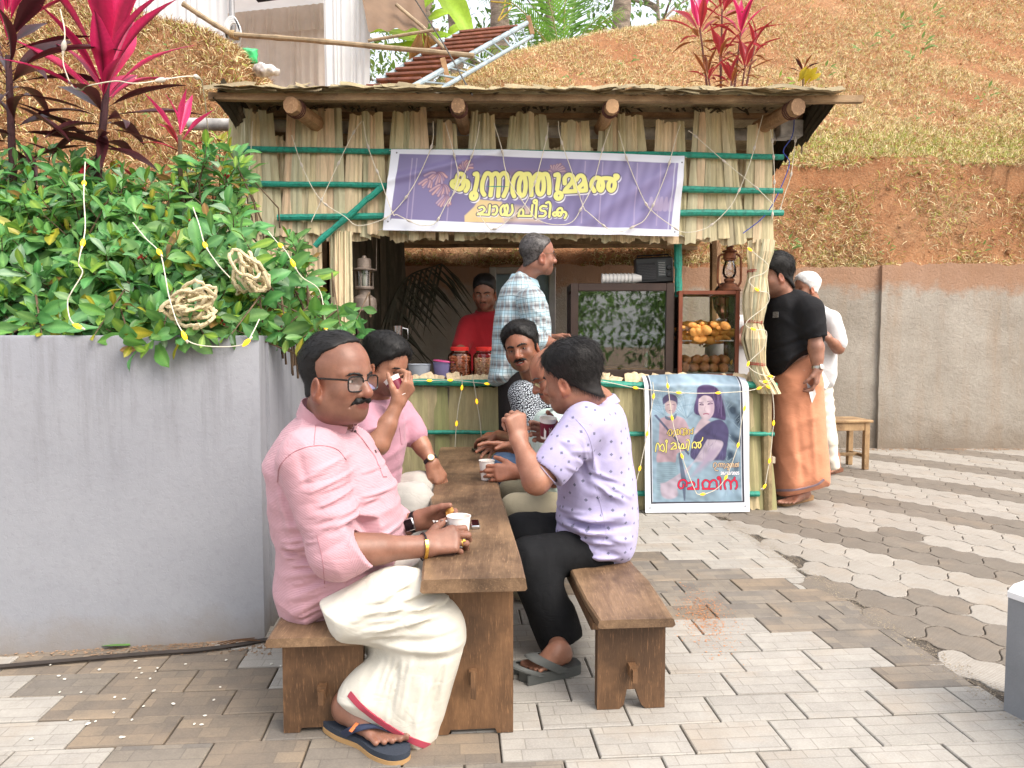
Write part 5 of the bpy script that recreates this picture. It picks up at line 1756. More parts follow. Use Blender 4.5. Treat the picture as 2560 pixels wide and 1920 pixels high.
def collar(name, mat, parent, c, axis, front, ra, rb, h=.035, a0=25, a1=335, fold=True, drop=.02, flare=.012, n=36):
 ax = Vector(axis).normalized(); fr = Vector(front); fr = (fr - ax * fr.dot(ax)).normalized(); sd = ax.cross(fr)
 rows = []
 for i in range(n + 1):
  a = radians(a0 + (a1 - a0) * i / n)
  e = fr * cos(a) * rb + sd * sin(a) * ra
  eo = e.normalized()
  fz = -drop * (.5 + .5 * cos(a)) ** 1.2
  tipl = 1.0 + (.45 if fold else 0) * max(0, 1 - min(abs(a - radians(a0)), abs(radians(a1) - a)) / radians(38))
  prof = [(0, -.012), (.001, h * .5), (.003, h)]
  if fold:
   prof += [(.007, h * 1.03), (.011, h * .95), (.010 + flare * .6, h * .5), (.010 + flare * tipl, h * (.15 - .55 * (tipl - 1))), (.007 + flare * tipl, h * (.13 - .55 * (tipl - 1)))]
  else:
   prof += [(.0055, h * .98), (.006, h * .4), (.006, -.012)]
  rows.append([Vector(c) + e + eo * o_ + ax * (z + fz) for o_, z in prof])
 return MB().grid(rows).build(name, mat, parent)
def person(label, base, group=None):
 return thing('person', label, 'person', base, group)
def body(parent, head, neck_to, fields, skin_mat, h=.004, core=None, beard=.25, extra_h=None):
 V, Q, T = head.skin_mesh(neck_to, beard=beard)
 parts, tints = [(V, Q)], [T]
 for f in fields:
  hh = h
  if isinstance(f, tuple): f, hh = f
  v, q = isomesh(f, hh)
  parts.append((v, q)); tints.append(np.ones((len(v), 3), np.float32))
 if core is not None:
  v, q = isomesh(core, .016)
  parts.append((v, q)); tints.append(np.ones((len(v), 3), np.float32))
 V, Q = joined(parts)
 me = mesh_np('body', V, Q, cols=np.concatenate(tints))
 return link('body', me, parent, skin_mat)
HAIR_BLACK = hairmat('black_hair', (.0045, .004, .004), (.010, .009, .009), .55)
HAIR_DARK = hairmat('dark_hair', (.006, .005, .005), (.022, .020, .020), .5)
HAIR_SALT = hairmat('greying_hair', (.018, .016, .016), (.13, .12, .12))
HAIR_WHITE = hairmat('white_hair', (.62, .62, .62), (.85, .85, .84))
FRAME_BLACK = M('black_spectacle_frame', (.012, .012, .013), .25, .05)
FRAME_METAL = M('metal_spectacle_frame', (.16, .13, .10), .3, .05, metal=1.0)
BLACK_RUBBER = M('black_rubber', (.018, .018, .02), .55, .1, bump=.1)
STEEL = M('polished_steel', (.62, .62, .63), .22, .05, metal=1.0)
GOLD = M('yellow_gold', (.85, .55, .12), .25, .05, metal=1.0)
FULL = [(-.06, .012), (-.02, .016), (.01, .022), (.035, .040), (.055, .066), (.08, .082), (.11, .088), (.16, .09)]
BALDING = [(-.06, .004), (-.02, .010), (.0, .008), (.02, -.004), (.05, -.006), (.075, .014), (.095, .045), (.112, .066), (.13, .074), (.16, .075)]
VY = Vector((0, 0, 1))
def cup(label, c, z0, z1, r0, r1, mats, printed_band=None, tilt=None, group='paper tea cups'):
 R = Matrix.Identity(3) if tilt is None else frame(Vector(tilt).cross(Vector((1, .2, 0))), tilt)
 c = Vector(c); H = z1 - z0
 t = thing('paper_cup', label, 'cup', c, group)
 prof = [(r0, 0), (r0 + .0005, .003), (r1, H - .002), (r1 + .002, H - .001), (r1 + .002, H + .001), (r1 - .0008, H), (r1 - .002, H - .018), (r0, .012)]
 MB().lathe(prof, c, R, 28, cap=False).build('cup_wall', mats[0], t)
 MB().lathe([(r1 - .0035, H - .020), (.0005, H - .0195)], c, R, 24, cap=False).build('tea', mats[1], t)
 if printed_band is not None:
  f0, f1 = .12, .80
  MB().lathe([(r0 + (r1 - r0) * f0 + .0008, H * f0), (r0 + (r1 - r0) * f1 + .0008, H * f1)], c, R, 28, cap=False).build('printed_band', printed_band, t)
 return t
CUP_WHITE = M('white_cup_paper', (.80, .78, .75), .5, .03)
TEA = M('milky_tea', (.50, .30, .14), .15, .05)
CUP_MAROON = M('maroon_cup_print', (.16, .012, .035), .4, .08)
def man_pink():
 t = person('balding man with moustache and black glasses in pink shirt and white mundu', (-.62, 2.33, 0))
 SK = skin('warm_brown_skin', (.245, .118, .08))
 PINK = cloth('pink_ribbed_cotton', (.53, .295, .34), 'rib', .5, col2=(.64, .42, .465))
 MUNDU = cloth('cream_mundu_cotton', (.66, .63, .55), 'homespun', .35)
 H = Head(at(843, 949, 2.25), (cos(radians(30)), -sin(radians(30)), -.05), (-.03, 0, 1), 1.10, fat=.62, nose=1.1, h=.0028)
 neck = at(822, 1062, 2.31)
 sh, el, wr = at(772, 1152, 2.15), at(846, 1378, 2.09), at(1062, 1366, 2.20)
 cu = at(906, 1363, 2.10)
 wr2, el2 = at(1043, 1302, 2.43), at(960, 1330, 2.46)
 hf, tips = hand(wr, (.95, .24, .20), (-.1, -.78, .62), 1, ((28, 52, 30), (34, 50, 28), (42, 50, 28), (60, 55, 30)), .04, (50, 25, 10), 1.08)
 hf2, tips2 = hand(wr2, (.95, .05, .12), (0, .93, .36), -1, ((30, 55, 35), (45, 60, 35), (50, 60, 35), (55, 60, 35)), .0, (28, 14, 8), 1.06)
 arm1 = U((forearm(el, wr, .048, .033), .02), (hf, .02))
 arm2 = U((forearm(el2, wr2, .045, .031), .02), (hf2, .02))
 heel, toe = Vector((-.515, 2.125, .035)), Vector((-.315, 1.985, .030))
 ank = at(868, 1760, 2.10)
 ft = foot(heel, toe, 1.06, ank, side=1)
 ft = U((ft, .03), (rc(ank, at(920, 1690, 2.12), .034, .038), .03))
 torso = bodyshape([(775, 1012), (711, 1072), (664, 1150), (674, 1205), (677, 1258), (684, 1317), (697, 1368), (691, 1440), (695, 1482), (710, 1526), (732, 1550), (769, 1569), (837, 1588),
                       (859, 1561), (904, 1517), (964, 1472), (1003, 1424), (1000, 1397), (1009, 1329), (1003, 1277), (985, 1210), (966, 1166), (938, 1112), (914, 1078), (880, 1058), (825, 1028)], 2.34, .215, .17, 0.0, 3)
 core = U(GROW(torso, -.05), (rc(at(800, 1480, 2.34), at(1080, 1560, 2.1), .07, .05), .05))
 body(t, H, neck, [(arm1, .0032), (arm2, .0035), (ft, .004)], SK, core=core, beard=.16)
 H.eyes(t, at(1400, 980, 2.2))
 H.hair(t, HAIR_BLACK, BALDING, thick=.006, top=.001, seed=3, strands=3800, length=.026, lift=.22, comb=(0, -.9, -.45), side=-.035, low=-.058)
 H.brows(t, HAIR_DARK, -.002, .8)
 H.moustache(t, HAIR_BLACK, .031, 1.6)
 H.glasses(t, FRAME_BLACK)
 wr_ = snoise(21, 26, (1, .7, 1.2), 6, True)
 fl = folds([(700, 1370, 800, 1352, .012, .010), (705, 1384, 830, 1400, .010, -.009), (700, 1450, 860, 1400, .012, .006), (715, 1500, 900, 1440, .012, .007), (730, 1535, 960, 1420, .011, .007),
    (760, 1556, 985, 1420, .010, .006), (860, 1440, 1000, 1400, .010, .008), (870, 1424, 1000, 1382, .010, -.006), (840, 1470, 985, 1445, .012, .005),
    (890, 1100, 970, 1180, .010, .006), (870, 1120, 955, 1200, .012, -.005), (900, 1250, 990, 1245, .012, .004), (880, 1300, 995, 1290, .012, .003), (690, 1230, 730, 1330, .014, .006), (700, 1320, 790, 1310, .012, .006)], 2.14)
 up = rc(sh, el, .094, .082); lo = rc(el, cu, .080, .068)
 sl = U((up, .03), (lo, .035), (ell(sh + Vector((.01, .04, .0)), (.09, .09, .085)), .05))
 sfold = folds([(760, 1200, 830, 1170, .010, .006), (765, 1225, 880, 1195, .010, .007), (755, 1262, 885, 1235, .011, -.005), (775, 1290, 900, 1262, .010, .007), (790, 1320, 905, 1290, .010, .006), (800, 1345, 915, 1312, .009, .006),
                   (800, 1380, 880, 1335, .009, -.006), (740, 1130, 770, 1220, .012, -.006), (850, 1140, 872, 1215, .012, .005)], 2.05)
 cuffring = rc(cu - (cu - el).normalized() * .045, cu, .0745, .070)
 sl = U((sl, .02), (cuffring, .004))
 far = U((rc(at(850, 1125, 2.53), at(925, 1300, 2.54), .09, .082), .03), (rc(at(925, 1300, 2.54), at(985, 1310, 2.46), .078, .068), .03))
 arms_cut = U(forearm(el, wr, .053, .038), k=.01)
 qr = np.random.default_rng(12); thin = []
 for x0, y0, dx, dy, n in ((700, 1360, 150, -22, 6), (705, 1440, 230, -60, 9), (750, 1530, 210, -95, 7), (900, 1230, 85, -8, 5), (690, 1240, 40, 80, 4), (890, 1390, 105, -20, 4)):
  for _ in range(n):
   ox, oy, k = qr.uniform(-8, 70), qr.uniform(-48, 48), qr.uniform(.35, .9)
   thin += [(x0 + ox, y0 + oy, x0 + ox + dx * k, y0 + oy + dy * k + qr.uniform(-14, 14), .0060, .0046), (x0 + ox, y0 + oy + 8, x0 + ox + dx * k, y0 + oy + dy * k + 8 + qr.uniform(-10, 10), .0065, -.0040)]
 tf = folds(thin, 2.12)
 thin2 = []
 for _ in range(22):
  x0, y0 = qr.uniform(745, 830), qr.uniform(1180, 1360); k = qr.uniform(50, 110)
  thin2 += [(x0, y0, x0 + k, y0 - k * qr.uniform(.15, .55), .0055, .0042), (x0 + 3, y0 + 8, x0 + k, y0 + 8 - k * qr.uniform(.15, .5), .006, -.0035)]
 tf2 = folds(thin2, 2.05)
 def shirt(P):
  body_ = torso(P) - 1.25 * fl(P) - tf(P)
  sleeve = sl(P) - .8 * sfold(P) - tf2(P)
  d = smin(body_, sleeve, .022)
  d = smin(d, far(P), .03)
  return d - .0022 * wr_(P)
 shirt.lo, shirt.hi = np.minimum(torso.lo, sl.lo), np.maximum(torso.hi, far.hi)
 n = (cu - el).normalized(); n = (n + Vector((.05, -.1, .35))).normalized()
 def cuffcut(P):
  q = P - _v(cu)
  near = sl(P) - .02
  return np.maximum(-(q @ _v(n)), near)
 def shirt2(P):
  d = shirt(P)
  d = np.maximum(d, -np.maximum(np.maximum(-((P - _v(cu)) @ _v(n)), arms_cut(P) - .045), P[:, 1] - 2.2) )
  hole = arms_cut(P)
  hole = np.maximum(hole, -((P - _v(cu)) @ _v(n)) - .05)
  return np.maximum(d, -hole)
 shirt2.lo, shirt2.hi = shirt.lo, shirt.hi
 frames = [(torso, at(840, 1560, 2.34), at(820, 1040, 2.34), (0, 1, 0), 0), (up, sh, el, (0, 1, 0), .3), (lo, el, cu, (0, 1, 0), .3), (far, at(850, 1125, 2.53), at(925, 1300, 2.54), (0, 1, 0), .6)]
 garment('shirt', shirt2, .0043, PINK, t, frames)
 collar('collar', PINK, t, at(818, 1050, 2.30), (.42, -.12, 1), (.9, -.45, 0), .086, .090, .034, 10, 350, False, .012)
 SEAM = M('dusty_pink_seam', (.36, .17, .20), .9, .05)
 seam('shoulder_seam', shirt, [(800, 1018), (790, 1060), (785, 1112)], .0012, SEAM, t)
 seam('armhole_seam', shirt, [(694, 1205), (700, 1165), (735, 1130), (790, 1114), (840, 1122), (866, 1150)], .0014, SEAM, t)
 seam('side_seam', shirt, [(790, 1330), (806, 1400), (812, 1470)], .0012, SEAM, t)
 strip('placket', shirt, [(888, 1072), (918, 1105), (945, 1150), (962, 1192)], .030, PINK, t, .003)
 bt = M('dark_button', (.05, .03, .03), .3)
 for x, y in ((863, 1051), (886, 1080), (936, 1130), (944, 1126)):
  p, nn = hit(shirt, x, y)
  MB().lathe([(.0055, 0), (.006, .001), (.0055, .0028), (.003, .0022)], p + nn * .003, frame(nn.cross(VY), nn), 12).build('button', bt, t)
 lap = bodyshape([(800, 1500), (860, 1470), (960, 1420), (1035, 1425), (1100, 1470), (1145, 1530), (1161, 1585), (1155, 1640), (1130, 1730), (1104, 1810), (1081, 1882), (1040, 1868), (990, 1840), (935, 1805), (888, 1776), (852, 1746), (843, 1728), (862, 1695), (900, 1660), (940, 1635), (962, 1612), (905, 1605), (840, 1590)], 2.12, .115, .10, 0, 3)
 thigh2 = U((rc(at(850, 1500, 2.45), at(1120, 1500, 2.32), .10, .075), .04), (rc(at(1120, 1510, 2.32), at(1090, 1800, 2.28), .075, .06), .04), (rc(at(820, 1530, 2.35), at(1090, 1565, 2.10), .11, .08), .06))
 bundle = bodyshape([(985, 1395), (1060, 1395), (1110, 1470), (1115, 1510), (1040, 1500), (980, 1480)], 2.30, .10, .05, 0, 3)
 mf = folds([(860, 1560, 1080, 1470, .010, .004), (880, 1590, 1120, 1530, .010, .005), (940, 1605, 1140, 1590, .010, -.006), (960, 1615, 1150, 1625, .010, .006), (1000, 1640, 1150, 1648, .012, -.005), (970, 1625, 905, 1740, .014, .006),
    (1030, 1650, 1010, 1800, .018, .006), (1090, 1650, 1060, 1850, .016, -.006), (1120, 1640, 1095, 1830, .012, .005), (985, 1660, 945, 1770, .014, -.005), (900, 1535, 1000, 1470, .01, .004), (985, 1480, 1095, 1500, .008, -.006), (1060, 1700, 1035, 1860, .012, .006)], 2.02)
 thin = []
 for _ in range(34):
  x0, y0 = qr.uniform(880, 1050), qr.uniform(1490, 1620); k = qr.uniform(50, 120)
  thin += [(x0, y0, x0 + k, y0 - k * qr.uniform(.05, .5), .0055, .0036), (x0, y0 + 8, x0 + k, y0 + 8 - k * qr.uniform(.05, .5), .006, -.003)]
 for _ in range(16):
  x0, y0 = qr.uniform(960, 1110), qr.uniform(1640, 1700); k = qr.uniform(80, 170)
  thin += [(x0, y0, x0 - k * qr.uniform(.1, .5), y0 + k, .007, .0036), (x0 + 9, y0, x0 + 9 - k * qr.uniform(.1, .5), y0 + k, .007, -.003)]
 tfm = folds(thin, 2.02)
 n2 = snoise(33, 30, (1, 1, .5), 6, True)
 def mundu(P):
  d = smin(smin(lap(P), thigh2(P), .05), bundle(P), .02) - mf(P) - tfm(P) - .0016 * n2(P)
  return d
 mundu.lo, mundu.hi = np.minimum(lap.lo, thigh2.lo), np.maximum(np.maximum(lap.hi, thigh2.hi), bundle.hi)
 fr2 = [(lap, at(900, 1560, 2.1), at(1000, 1860, 2.1), (0, 1, 0), 0)]
 garment('mundu', mundu, .0045, MUNDU, t, fr2)
 strip('mundu_border', mundu, [(874, 1735), (902, 1766), (945, 1800), (995, 1832), (1042, 1856), (1074, 1866)], .017, cloth('maroon_border', (.36, .045, .075), 'plain', .2), t, .003)
 s = thing_part('flip_flop', t)
 d = (toe - heel).normalized(); r = d.cross(VY)
 c0 = Vector((heel.x, heel.y, 0)); L = (toe - heel).length
 out = [(-.035, .0), (-.03, -.030), (.04, -.042), (.12, -.036), (.19, -.050), (.25, -.044), (L + .035, -.016), (L + .03, .018), (.23, .042), (.15, .044), (.08, .038), (.02, .038), (-.025, .026)]
 out = [(q[0], q[1]) for q in smooth_path(out + [out[0]], 4)[:-1]]
 MB().prism([(a, b * 1.04) for a, b in reversed(out)], c0 + VY * .002, d, -r, VY, .014).build('sole', M('tan_sole', (.50, .30, .13), .7), s)
 MB().prism([(a, b) for a, b in reversed(out)], c0 + VY * .0165, d, -r, VY, .016).build('footbed', M('navy_footbed', (.035, .045, .065), .75, bump=.4, bs=260), s)
 ST = M('navy_strap', (.025, .035, .075), .7, bump=.3, bs=500)
 toepost = c0 + d * L * .80 - r * .012 + VY * .05
 for sx in (-1, 1):
  rows = []
  for q in smooth_path([c0 + d * .075 + r * sx * .046 + VY * .03, c0 + d * .12 + r * sx * .050 + VY * .062, c0 + d * .165 + r * (sx * .026 - .006) + VY * .074, toepost + VY * .006], 5):
   q = Vector(q)
   rows.append([q - d * .014 + VY * .004, q + VY * .006 + r * sx * .002, q + d * .014 + VY * .002, q + d * .013 - VY * .002, q - d * .013])
  MB().grid(rows).build('strap', ST, s)
 MB().tube([toepost + VY * .004, c0 + d * L * .83 - r * .013 + VY * .028], .004, 8).build('toe_post', ST, s)
 MB().box(c0 + d * .122 + r * .049 + VY * .070, (.03, .012, .003), frame(d, (r * .5 + VY).normalized()), .001).build('strap_badge', M('orange_badge', (.60, .16, .05), .6), s)
 w = thing_part('smart_watch', t)
 ax = (wr2 - el2).normalized()
 c = wr2 - ax * .012
 ring = [c + (VY * cos(a) + ax.cross(VY) * sin(a)) * (.035) for a in np.linspace(0, 2 * pi, 40)]
 RB = M('black_watch_link', (.02, .021, .024), .35, metal=.6)
 for i in range(0, 39):
  a = ring[i]; b = ring[i + 1]
  m_ = (a + b) / 2; o_ = (m_ - c).normalized()
  MB().box(m_, (.0048, .024, .004), frame(ax, o_), .001).build('band_link', RB, w) if i % 1 == 0 and (o_.y < .5) else None
 fc = (Vector((0, -.9, .1)) - ax * Vector((0, -.9, .1)).dot(ax)).normalized()
 MB().box(c + fc * .041, (.042, .036, .010), frame(ax, fc), .004).build('watch_case', STEEL, w)
 MB().box(c + fc * .0465, (.036, .031, .003), frame(ax, fc), .002).build('watch_face', M('dark_watch_glass', (.004, .004, .005), .08), w)
 b = thing_part('bracelet', t)
 ax = (wr - el).normalized(); c = wr - ax * .006
 e1 = VY - ax * VY.dot(ax); e1.normalize(); e2 = ax.cross(e1)
 MB().tube([c + (e1 * cos(a) * 1.05 + e2 * sin(a)) * .0385 for a in np.linspace(0, 2 * pi, 30)], .0028, 6, cap=False).build('cord', BLACK_RUBBER, b)
 rows = []
 for a in np.linspace(-1.0, .62, 12):
  o_ = (e2 * -cos(a) + e1 * sin(a)) * 1.0 if False else None
 fc = Vector((0, -1, 0)); fc = (fc - ax * fc.dot(ax)).normalized(); up_ = ax.cross(fc)
 for a in np.linspace(-.75, .75, 12):
  o_ = fc * cos(a) + up_ * sin(a)
  rows.append([c + o_ * .0405 - ax * .0055, c + o_ * .0425 - ax * .005, c + o_ * .0425 + ax * .005, c + o_ * .0405 + ax * .0055])
 MB().grid(rows).build('gold_plate', GOLD, b)
 f_ = Vector((.95, .24, .20)).normalized(); nb = Vector((-.1, -.78, .62)); nb = (nb - f_ * nb.dot(f_)).normalized(); tt = f_.cross(nb) * -1
 kb = wr + (f_ * .086 - tt * .011) * 1.08
 dd = f_ * cos(radians(42)) - nb * sin(radians(42))
 kc = kb + dd * .026
 MB().tube([kc + (nb * cos(a) + tt * sin(a)) * .0112 for a in np.linspace(0, 2 * pi, 20)], .0022, 6, cap=False).build('ring', GOLD, t)
 MB().box(kc + (nb * .8 + dd * .5).normalized() * .013, (.009, .010, .004), frame(dd, nb), .001).build('ring_setting', GOLD, t)
 pc = at(1147, 1300, 2.31)
 cup('white paper cup of tea in the hand of the man in the pink shirt', (pc.x, 2.31, .502), .502, .596, .026, .037, (CUP_WHITE, TEA))
 sn = (tips2[0] + tips2[4]) / 2
 sp = at(1125, 1284, 2.40)
 f = DISP(U((ell(sp, (.013, .012, .024)), .01), (ell(sp + Vector((.008, 0, -.012)), (.012, .012, .016)), .01)), snoise(9, 300, n=6), .002)
 V, Q = isomesh(f, .0025)
 tag(link('fritter_piece', mesh_np('fritter_piece', V, Q), None, M('fried_batter', (.55, .30, .07), .6, .3, 90, bump=.5, bs=300, col2=(.32, .12, .02))), 'bitten yellow fried snack between the thumb and fingers of the man in pink', 'snack')
 rows = []
 r_ = np.random.default_rng(4)
 for i in range(6):
  rows.append([at(1083 + 7 * j + r_.uniform(-2, 2), 1326 - 5 * i + r_.uniform(-3, 3), 2.33 + r_.uniform(-.02, .02) - .01 * i) for j in range(6)])
 tag(MB().grid(rows).build('paper_napkin', M('white_tissue', (.78, .78, .78), .8, .05), smooth=False), 'crumpled white paper scrap in the hands of the man in pink', 'napkin')
man_pink()
def man_lavender():
 t = person('dark haired man in lavender polo shirt on the right bench, back half turned', (.33, 2.85, 0))
 SK = skin('light_brown_skin', (.33, .16, .105))
 LAV = cloth('lavender_pique', (.43, .40, .62), 'motif', .22, col2=(.10, .11, .17))
 BLK = cloth('black_denim', (.006, .0065, .008), 'denim', .4, col2=(.011, .012, .014))
 H = Head(at(1430, 948, 2.78), (-.86, .46, -.22), (-.05, 0, 1), 1.04, fat=.35, h=.0036)
 neck = at(1492, 1008, 2.86)
 sh, el, wr = at(1462, 1066, 2.70), at(1342, 1203, 2.60), at(1297, 1104, 2.68)
 hf, tp = hand(wr, (-.14, .10, 1), (.45, -.88, .1), -1, ((70, 80, 50), (75, 80, 50), (78, 80, 50), (80, 80, 50)), .0, (35, 60, 30), 1.04)
 wr2 = at(1404, 1092, 2.95)
 hf2, tp2 = hand(wr2, (-.95, -.05, .22), (.1, .95, 0), 1, ((20, 40, 25), (25, 42, 25), (30, 42, 25), (35, 42, 25)), .05, (50, 25, 5), 1.0)
 arm1 = U((forearm(el, wr, .044, .030), .02), (rc(sh, el, .05, .044), .03), (hf, .02))
 arm2 = U((forearm(at(1440, 1190, 2.98), wr2, .042, .03), .02), (hf2, .02))
 h1, t1 = gnd(1432, 1668, .04), gnd(1318, 1678, .03)
 h1.y += .05
 ank = at(1392, 1606, 2.60)
 ft = U((foot(h1, t1, .98, ank, side=-1), .03), (rc(ank, at(1385, 1540, 2.62), .036, .04), .03))
 torso = bodyshape([(1521, 985), (1555, 1020), (1572, 1067), (1581, 1139), (1591, 1223), (1597, 1286), (1591, 1350), (1572, 1392), (1530, 1412), (1475, 1421), (1428, 1424), (1440, 1398), (1420, 1388), (1384, 1330), (1388, 1300),
                       (1392, 1250), (1388, 1200), (1390, 1150), (1403, 1096), (1420, 1046), (1447, 1016), (1487, 990)], 2.86, .185, .13, 0, 3)
 core = GROW(torso, -.05)
 body(t, H, neck, [(arm1, .0035), (arm2, .004), (ft, .0045)], SK, core=core)
 H.eyes(t)
 H.hair(t, HAIR_DARK, FULL, thick=.013, top=.010, seed=8, strands=5200, length=.05, lift=.22, comb=(.5, -.5, -.75), side=-.015, low=-.085)
 H.brows(t, HAIR_BLACK)
 up = rc(sh, at(1380, 1168, 2.63), .092, .076)
 cu = at(1366, 1184, 2.62); n = (cu - sh).normalized()
 fl = folds([(1560, 1290, 1430, 1300, .014, .007), (1575, 1320, 1400, 1310, .013, -.008), (1580, 1360, 1450, 1330, .014, .006), (1550, 1395, 1440, 1350, .014, -.005), (1590, 1250, 1470, 1230, .016, .005), (1440, 1120, 1465, 1210, .016, -.008),
    (1475, 1200, 1570, 1260, .016, .005), (1400, 1310, 1480, 1330, .01, .008), (1465, 1110, 1490, 1180, .014, .006), (1530, 1040, 1560, 1150, .02, .004)], 2.68)
 qr = np.random.default_rng(15); thin = []
 for x0, y0, dx, dy, cnt in ((1400, 1310, 150, 20, 9), (1440, 1370, 120, 10, 6), (1480, 1200, 90, 45, 6), (1445, 1110, 20, 90, 4), (1400, 1120, 60, 30, 4)):
  for _ in range(cnt):
   ox, oy, k = qr.uniform(-10, 40), qr.uniform(-40, 40), qr.uniform(.35, .9)
   thin += [(x0 + ox, y0 + oy, x0 + ox + dx * k, y0 + oy + dy * k + qr.uniform(-16, 16), .007, .005), (x0 + ox, y0 + oy + 9, x0 + ox + dx * k, y0 + oy + dy * k + 9 + qr.uniform(-12, 12), .0075, -.0045)]
 tf = folds(thin, 2.66)
 wrn = snoise(41, 20, (1, 1, 1), 6, True)
 armh = U((rc(sh, el, .056, .052), .02))
 def shirt(P):
  d = smin(torso(P) - 1.4 * fl(P), up(P), .03) - .0022 * wrn(P) - tf(P)
  return d
 shirt.lo, shirt.hi = np.minimum(torso.lo, up.lo), np.maximum(torso.hi, up.hi)
 def shirt2(P):
  d = shirt(P)
  q = (P - _v(cu)) @ _v(n)
  d = np.maximum(d, np.minimum(q, torso(P) - .015))
  return np.maximum(d, -np.maximum(armh(P), -q - .05))
 shirt2.lo, shirt2.hi = shirt.lo, shirt.hi
 fr = [(torso, at(1490, 1420, 2.86), at(1490, 1000, 2.86), (0, 1, 0), 0), (up, sh, cu, (0, 1, 0), .35)]
 garment('polo_shirt', shirt2, .0052, LAV, t, fr)
 LC = cloth('lavender_rib_collar', (.40, .37, .59), 'plain', .3)
 collar('collar', LC, t, neck + Vector((-.004, 0, -.016)), (-.25, -.05, 1), (-.86, .46, 0), .066, .074, .036, 30, 330, True, .02, .014)
 SE = M('lavender_seam', (.40, .37, .55), .9)
 seam('armhole_seam', shirt, [(1440, 1048), (1468, 1082), (1482, 1130), (1484, 1172)], .0014, SE, t)
 seam('side_seam', shirt, [(1488, 1210), (1510, 1300), (1512, 1345), (1470, 1390), (1432, 1422)], .0013, SE, t)
 seam('sleeve_hem', shirt, [(1352, 1166), (1372, 1190), (1388, 1208)], .0016, SE, t)
 hipn, hipf = at(1480, 1370, 2.80), at(1490, 1328, 2.95)
 kn, kf = at(1322, 1402, 2.66), at(1306, 1334, 2.85)
 legs = U((rc(hipn, kn, .10, .078), .03), (rc(kn, at(1390, 1590, 2.62), .084, .078), .05), (rc(hipf, kf, .095, .075), .03), (rc(kf, at(1375, 1520, 2.78), .075, .055), .05), (ell(at(1490, 1370, 2.86), (.13, .13, .09)), .04), (rc(at(1350, 1450, 2.66), at(1412, 1580, 2.63), .07, .066), .04))
 n3 = snoise(51, 24, (1, 1, .6), 6, True)
 legs = DISP(legs, n3, .004)
 hem = at(1386, 1612, 2.62)
 hn = _v((hem - kn).normalized())
 cutl = lambda P: np.where(P[:, 1] < 2.70, (P - _v(hem)) @ hn, (P - _v(at(1375, 1535, 2.78))) @ hn)
 lg = lambda P: np.maximum(legs(P), cutl(P) * 1.0)
 lg.lo, lg.hi = legs.lo, legs.hi
 garment('trousers', lg, .0065, BLK, t, [(legs, hipn, kn, (0, 1, 0), 0)])
 s = thing_part('sandal', t)
 d = (t1 - h1); d.z = 0; L = d.length; d.normalize(); r = d.cross(VY)
 c0 = Vector((h1.x, h1.y, 0))
 out = [(-.03, 0), (-.022, -.032), (.05, -.044), (.13, -.042), (.2, -.050), (L + .01, -.036), (L + .03, .0), (L + .005, .03), (.18, .048), (.10, .042), (.03, .040), (-.02, .028)]
 out = [(q[0], q[1]) for q in smooth_path(out + [out[0]], 4)[:-1]]
 G = M('grey_moulded_rubber', (.10, .105, .10), .65, bump=.2)
 MB().prism(list(reversed(out)), c0 + VY * .002, d, -r, VY, .034).build('sole', G, s)
 for i in range(7):
  MB().box(c0 + d * (.01 + i * .034) + r * .047 + VY * .014, (.006, .027, .016), frame(d), .002).build('sole_block', M('dark_sole_block', (.06, .062, .06), .7), s)
 for a0_, a1_, wd in ((.05, .15, .05), (.13, .22, .028)):
  rows = []
  for i in range(13):
   a = pi * i / 12
   q = c0 + d * (a0_ + (a1_ - a0_) * sin(a) ** .8 if i < 7 else a0_ + (a1_ - a0_) * sin(a)) + r * cos(a) * .050 + VY * (.03 + .052 * sin(a) * (1 if a0_ < .1 else .6))
   rows.append([q - d * wd * .5, q - d * wd * .4 + VY * .005, q + d * wd * .4 + VY * .005, q + d * wd * .5, q + d * wd * .4 - VY * .003, q - d * wd * .4 - VY * .003])
  MB().grid(rows).build('strap', G, s)
 c = at(1367, 1070, 2.86)
 ct = cup('maroon printed paper cup held up by the man in the lavender polo', (c.x, c.y, c.z - .04), 0, .082, .0235, .0325, (CUP_WHITE, TEA), CUP_MAROON, Vector((.06, -.16, 1)))
 T = MB()
 T.box(c + Vector((-.008, -.0325, -.004)), (.008, .0012, .070), Matrix.Rotation(.03, 3, 'Y'))
 T.build('cup_print', CUP_WHITE, ct, smooth=False)
 fc = bpy.data.curves.new('cup_lettering', 'FONT'); fc.body = 'NESCAF\u00c9'; fc.size = .0145; fc.extrude = .0003; fc.align_x = 'CENTER'
 tmp = bpy.data.objects.new('lettering', fc); me = bpy.data.meshes.new_from_object(tmp); bpy.data.objects.remove(tmp)
 fo = link('cup_lettering', me, ct, CUP_WHITE)
 place(fo, Matrix.Translation(c + Vector((.0165, -.0335, .0))) @ Matrix.Rotation(.35, 4, 'Z') @ Matrix.Rotation(pi / 2, 4, 'X') @ Matrix.Rotation(pi / 2, 4, 'Z'))
man_lavender()
def simple_collar(name, t, mat, c, axis, front, ra=.064, rb=.07, h=.032, a=28):
 return collar(name, mat, t, c, axis, front, ra, rb, h, a, 360 - a, True, .022, .014)
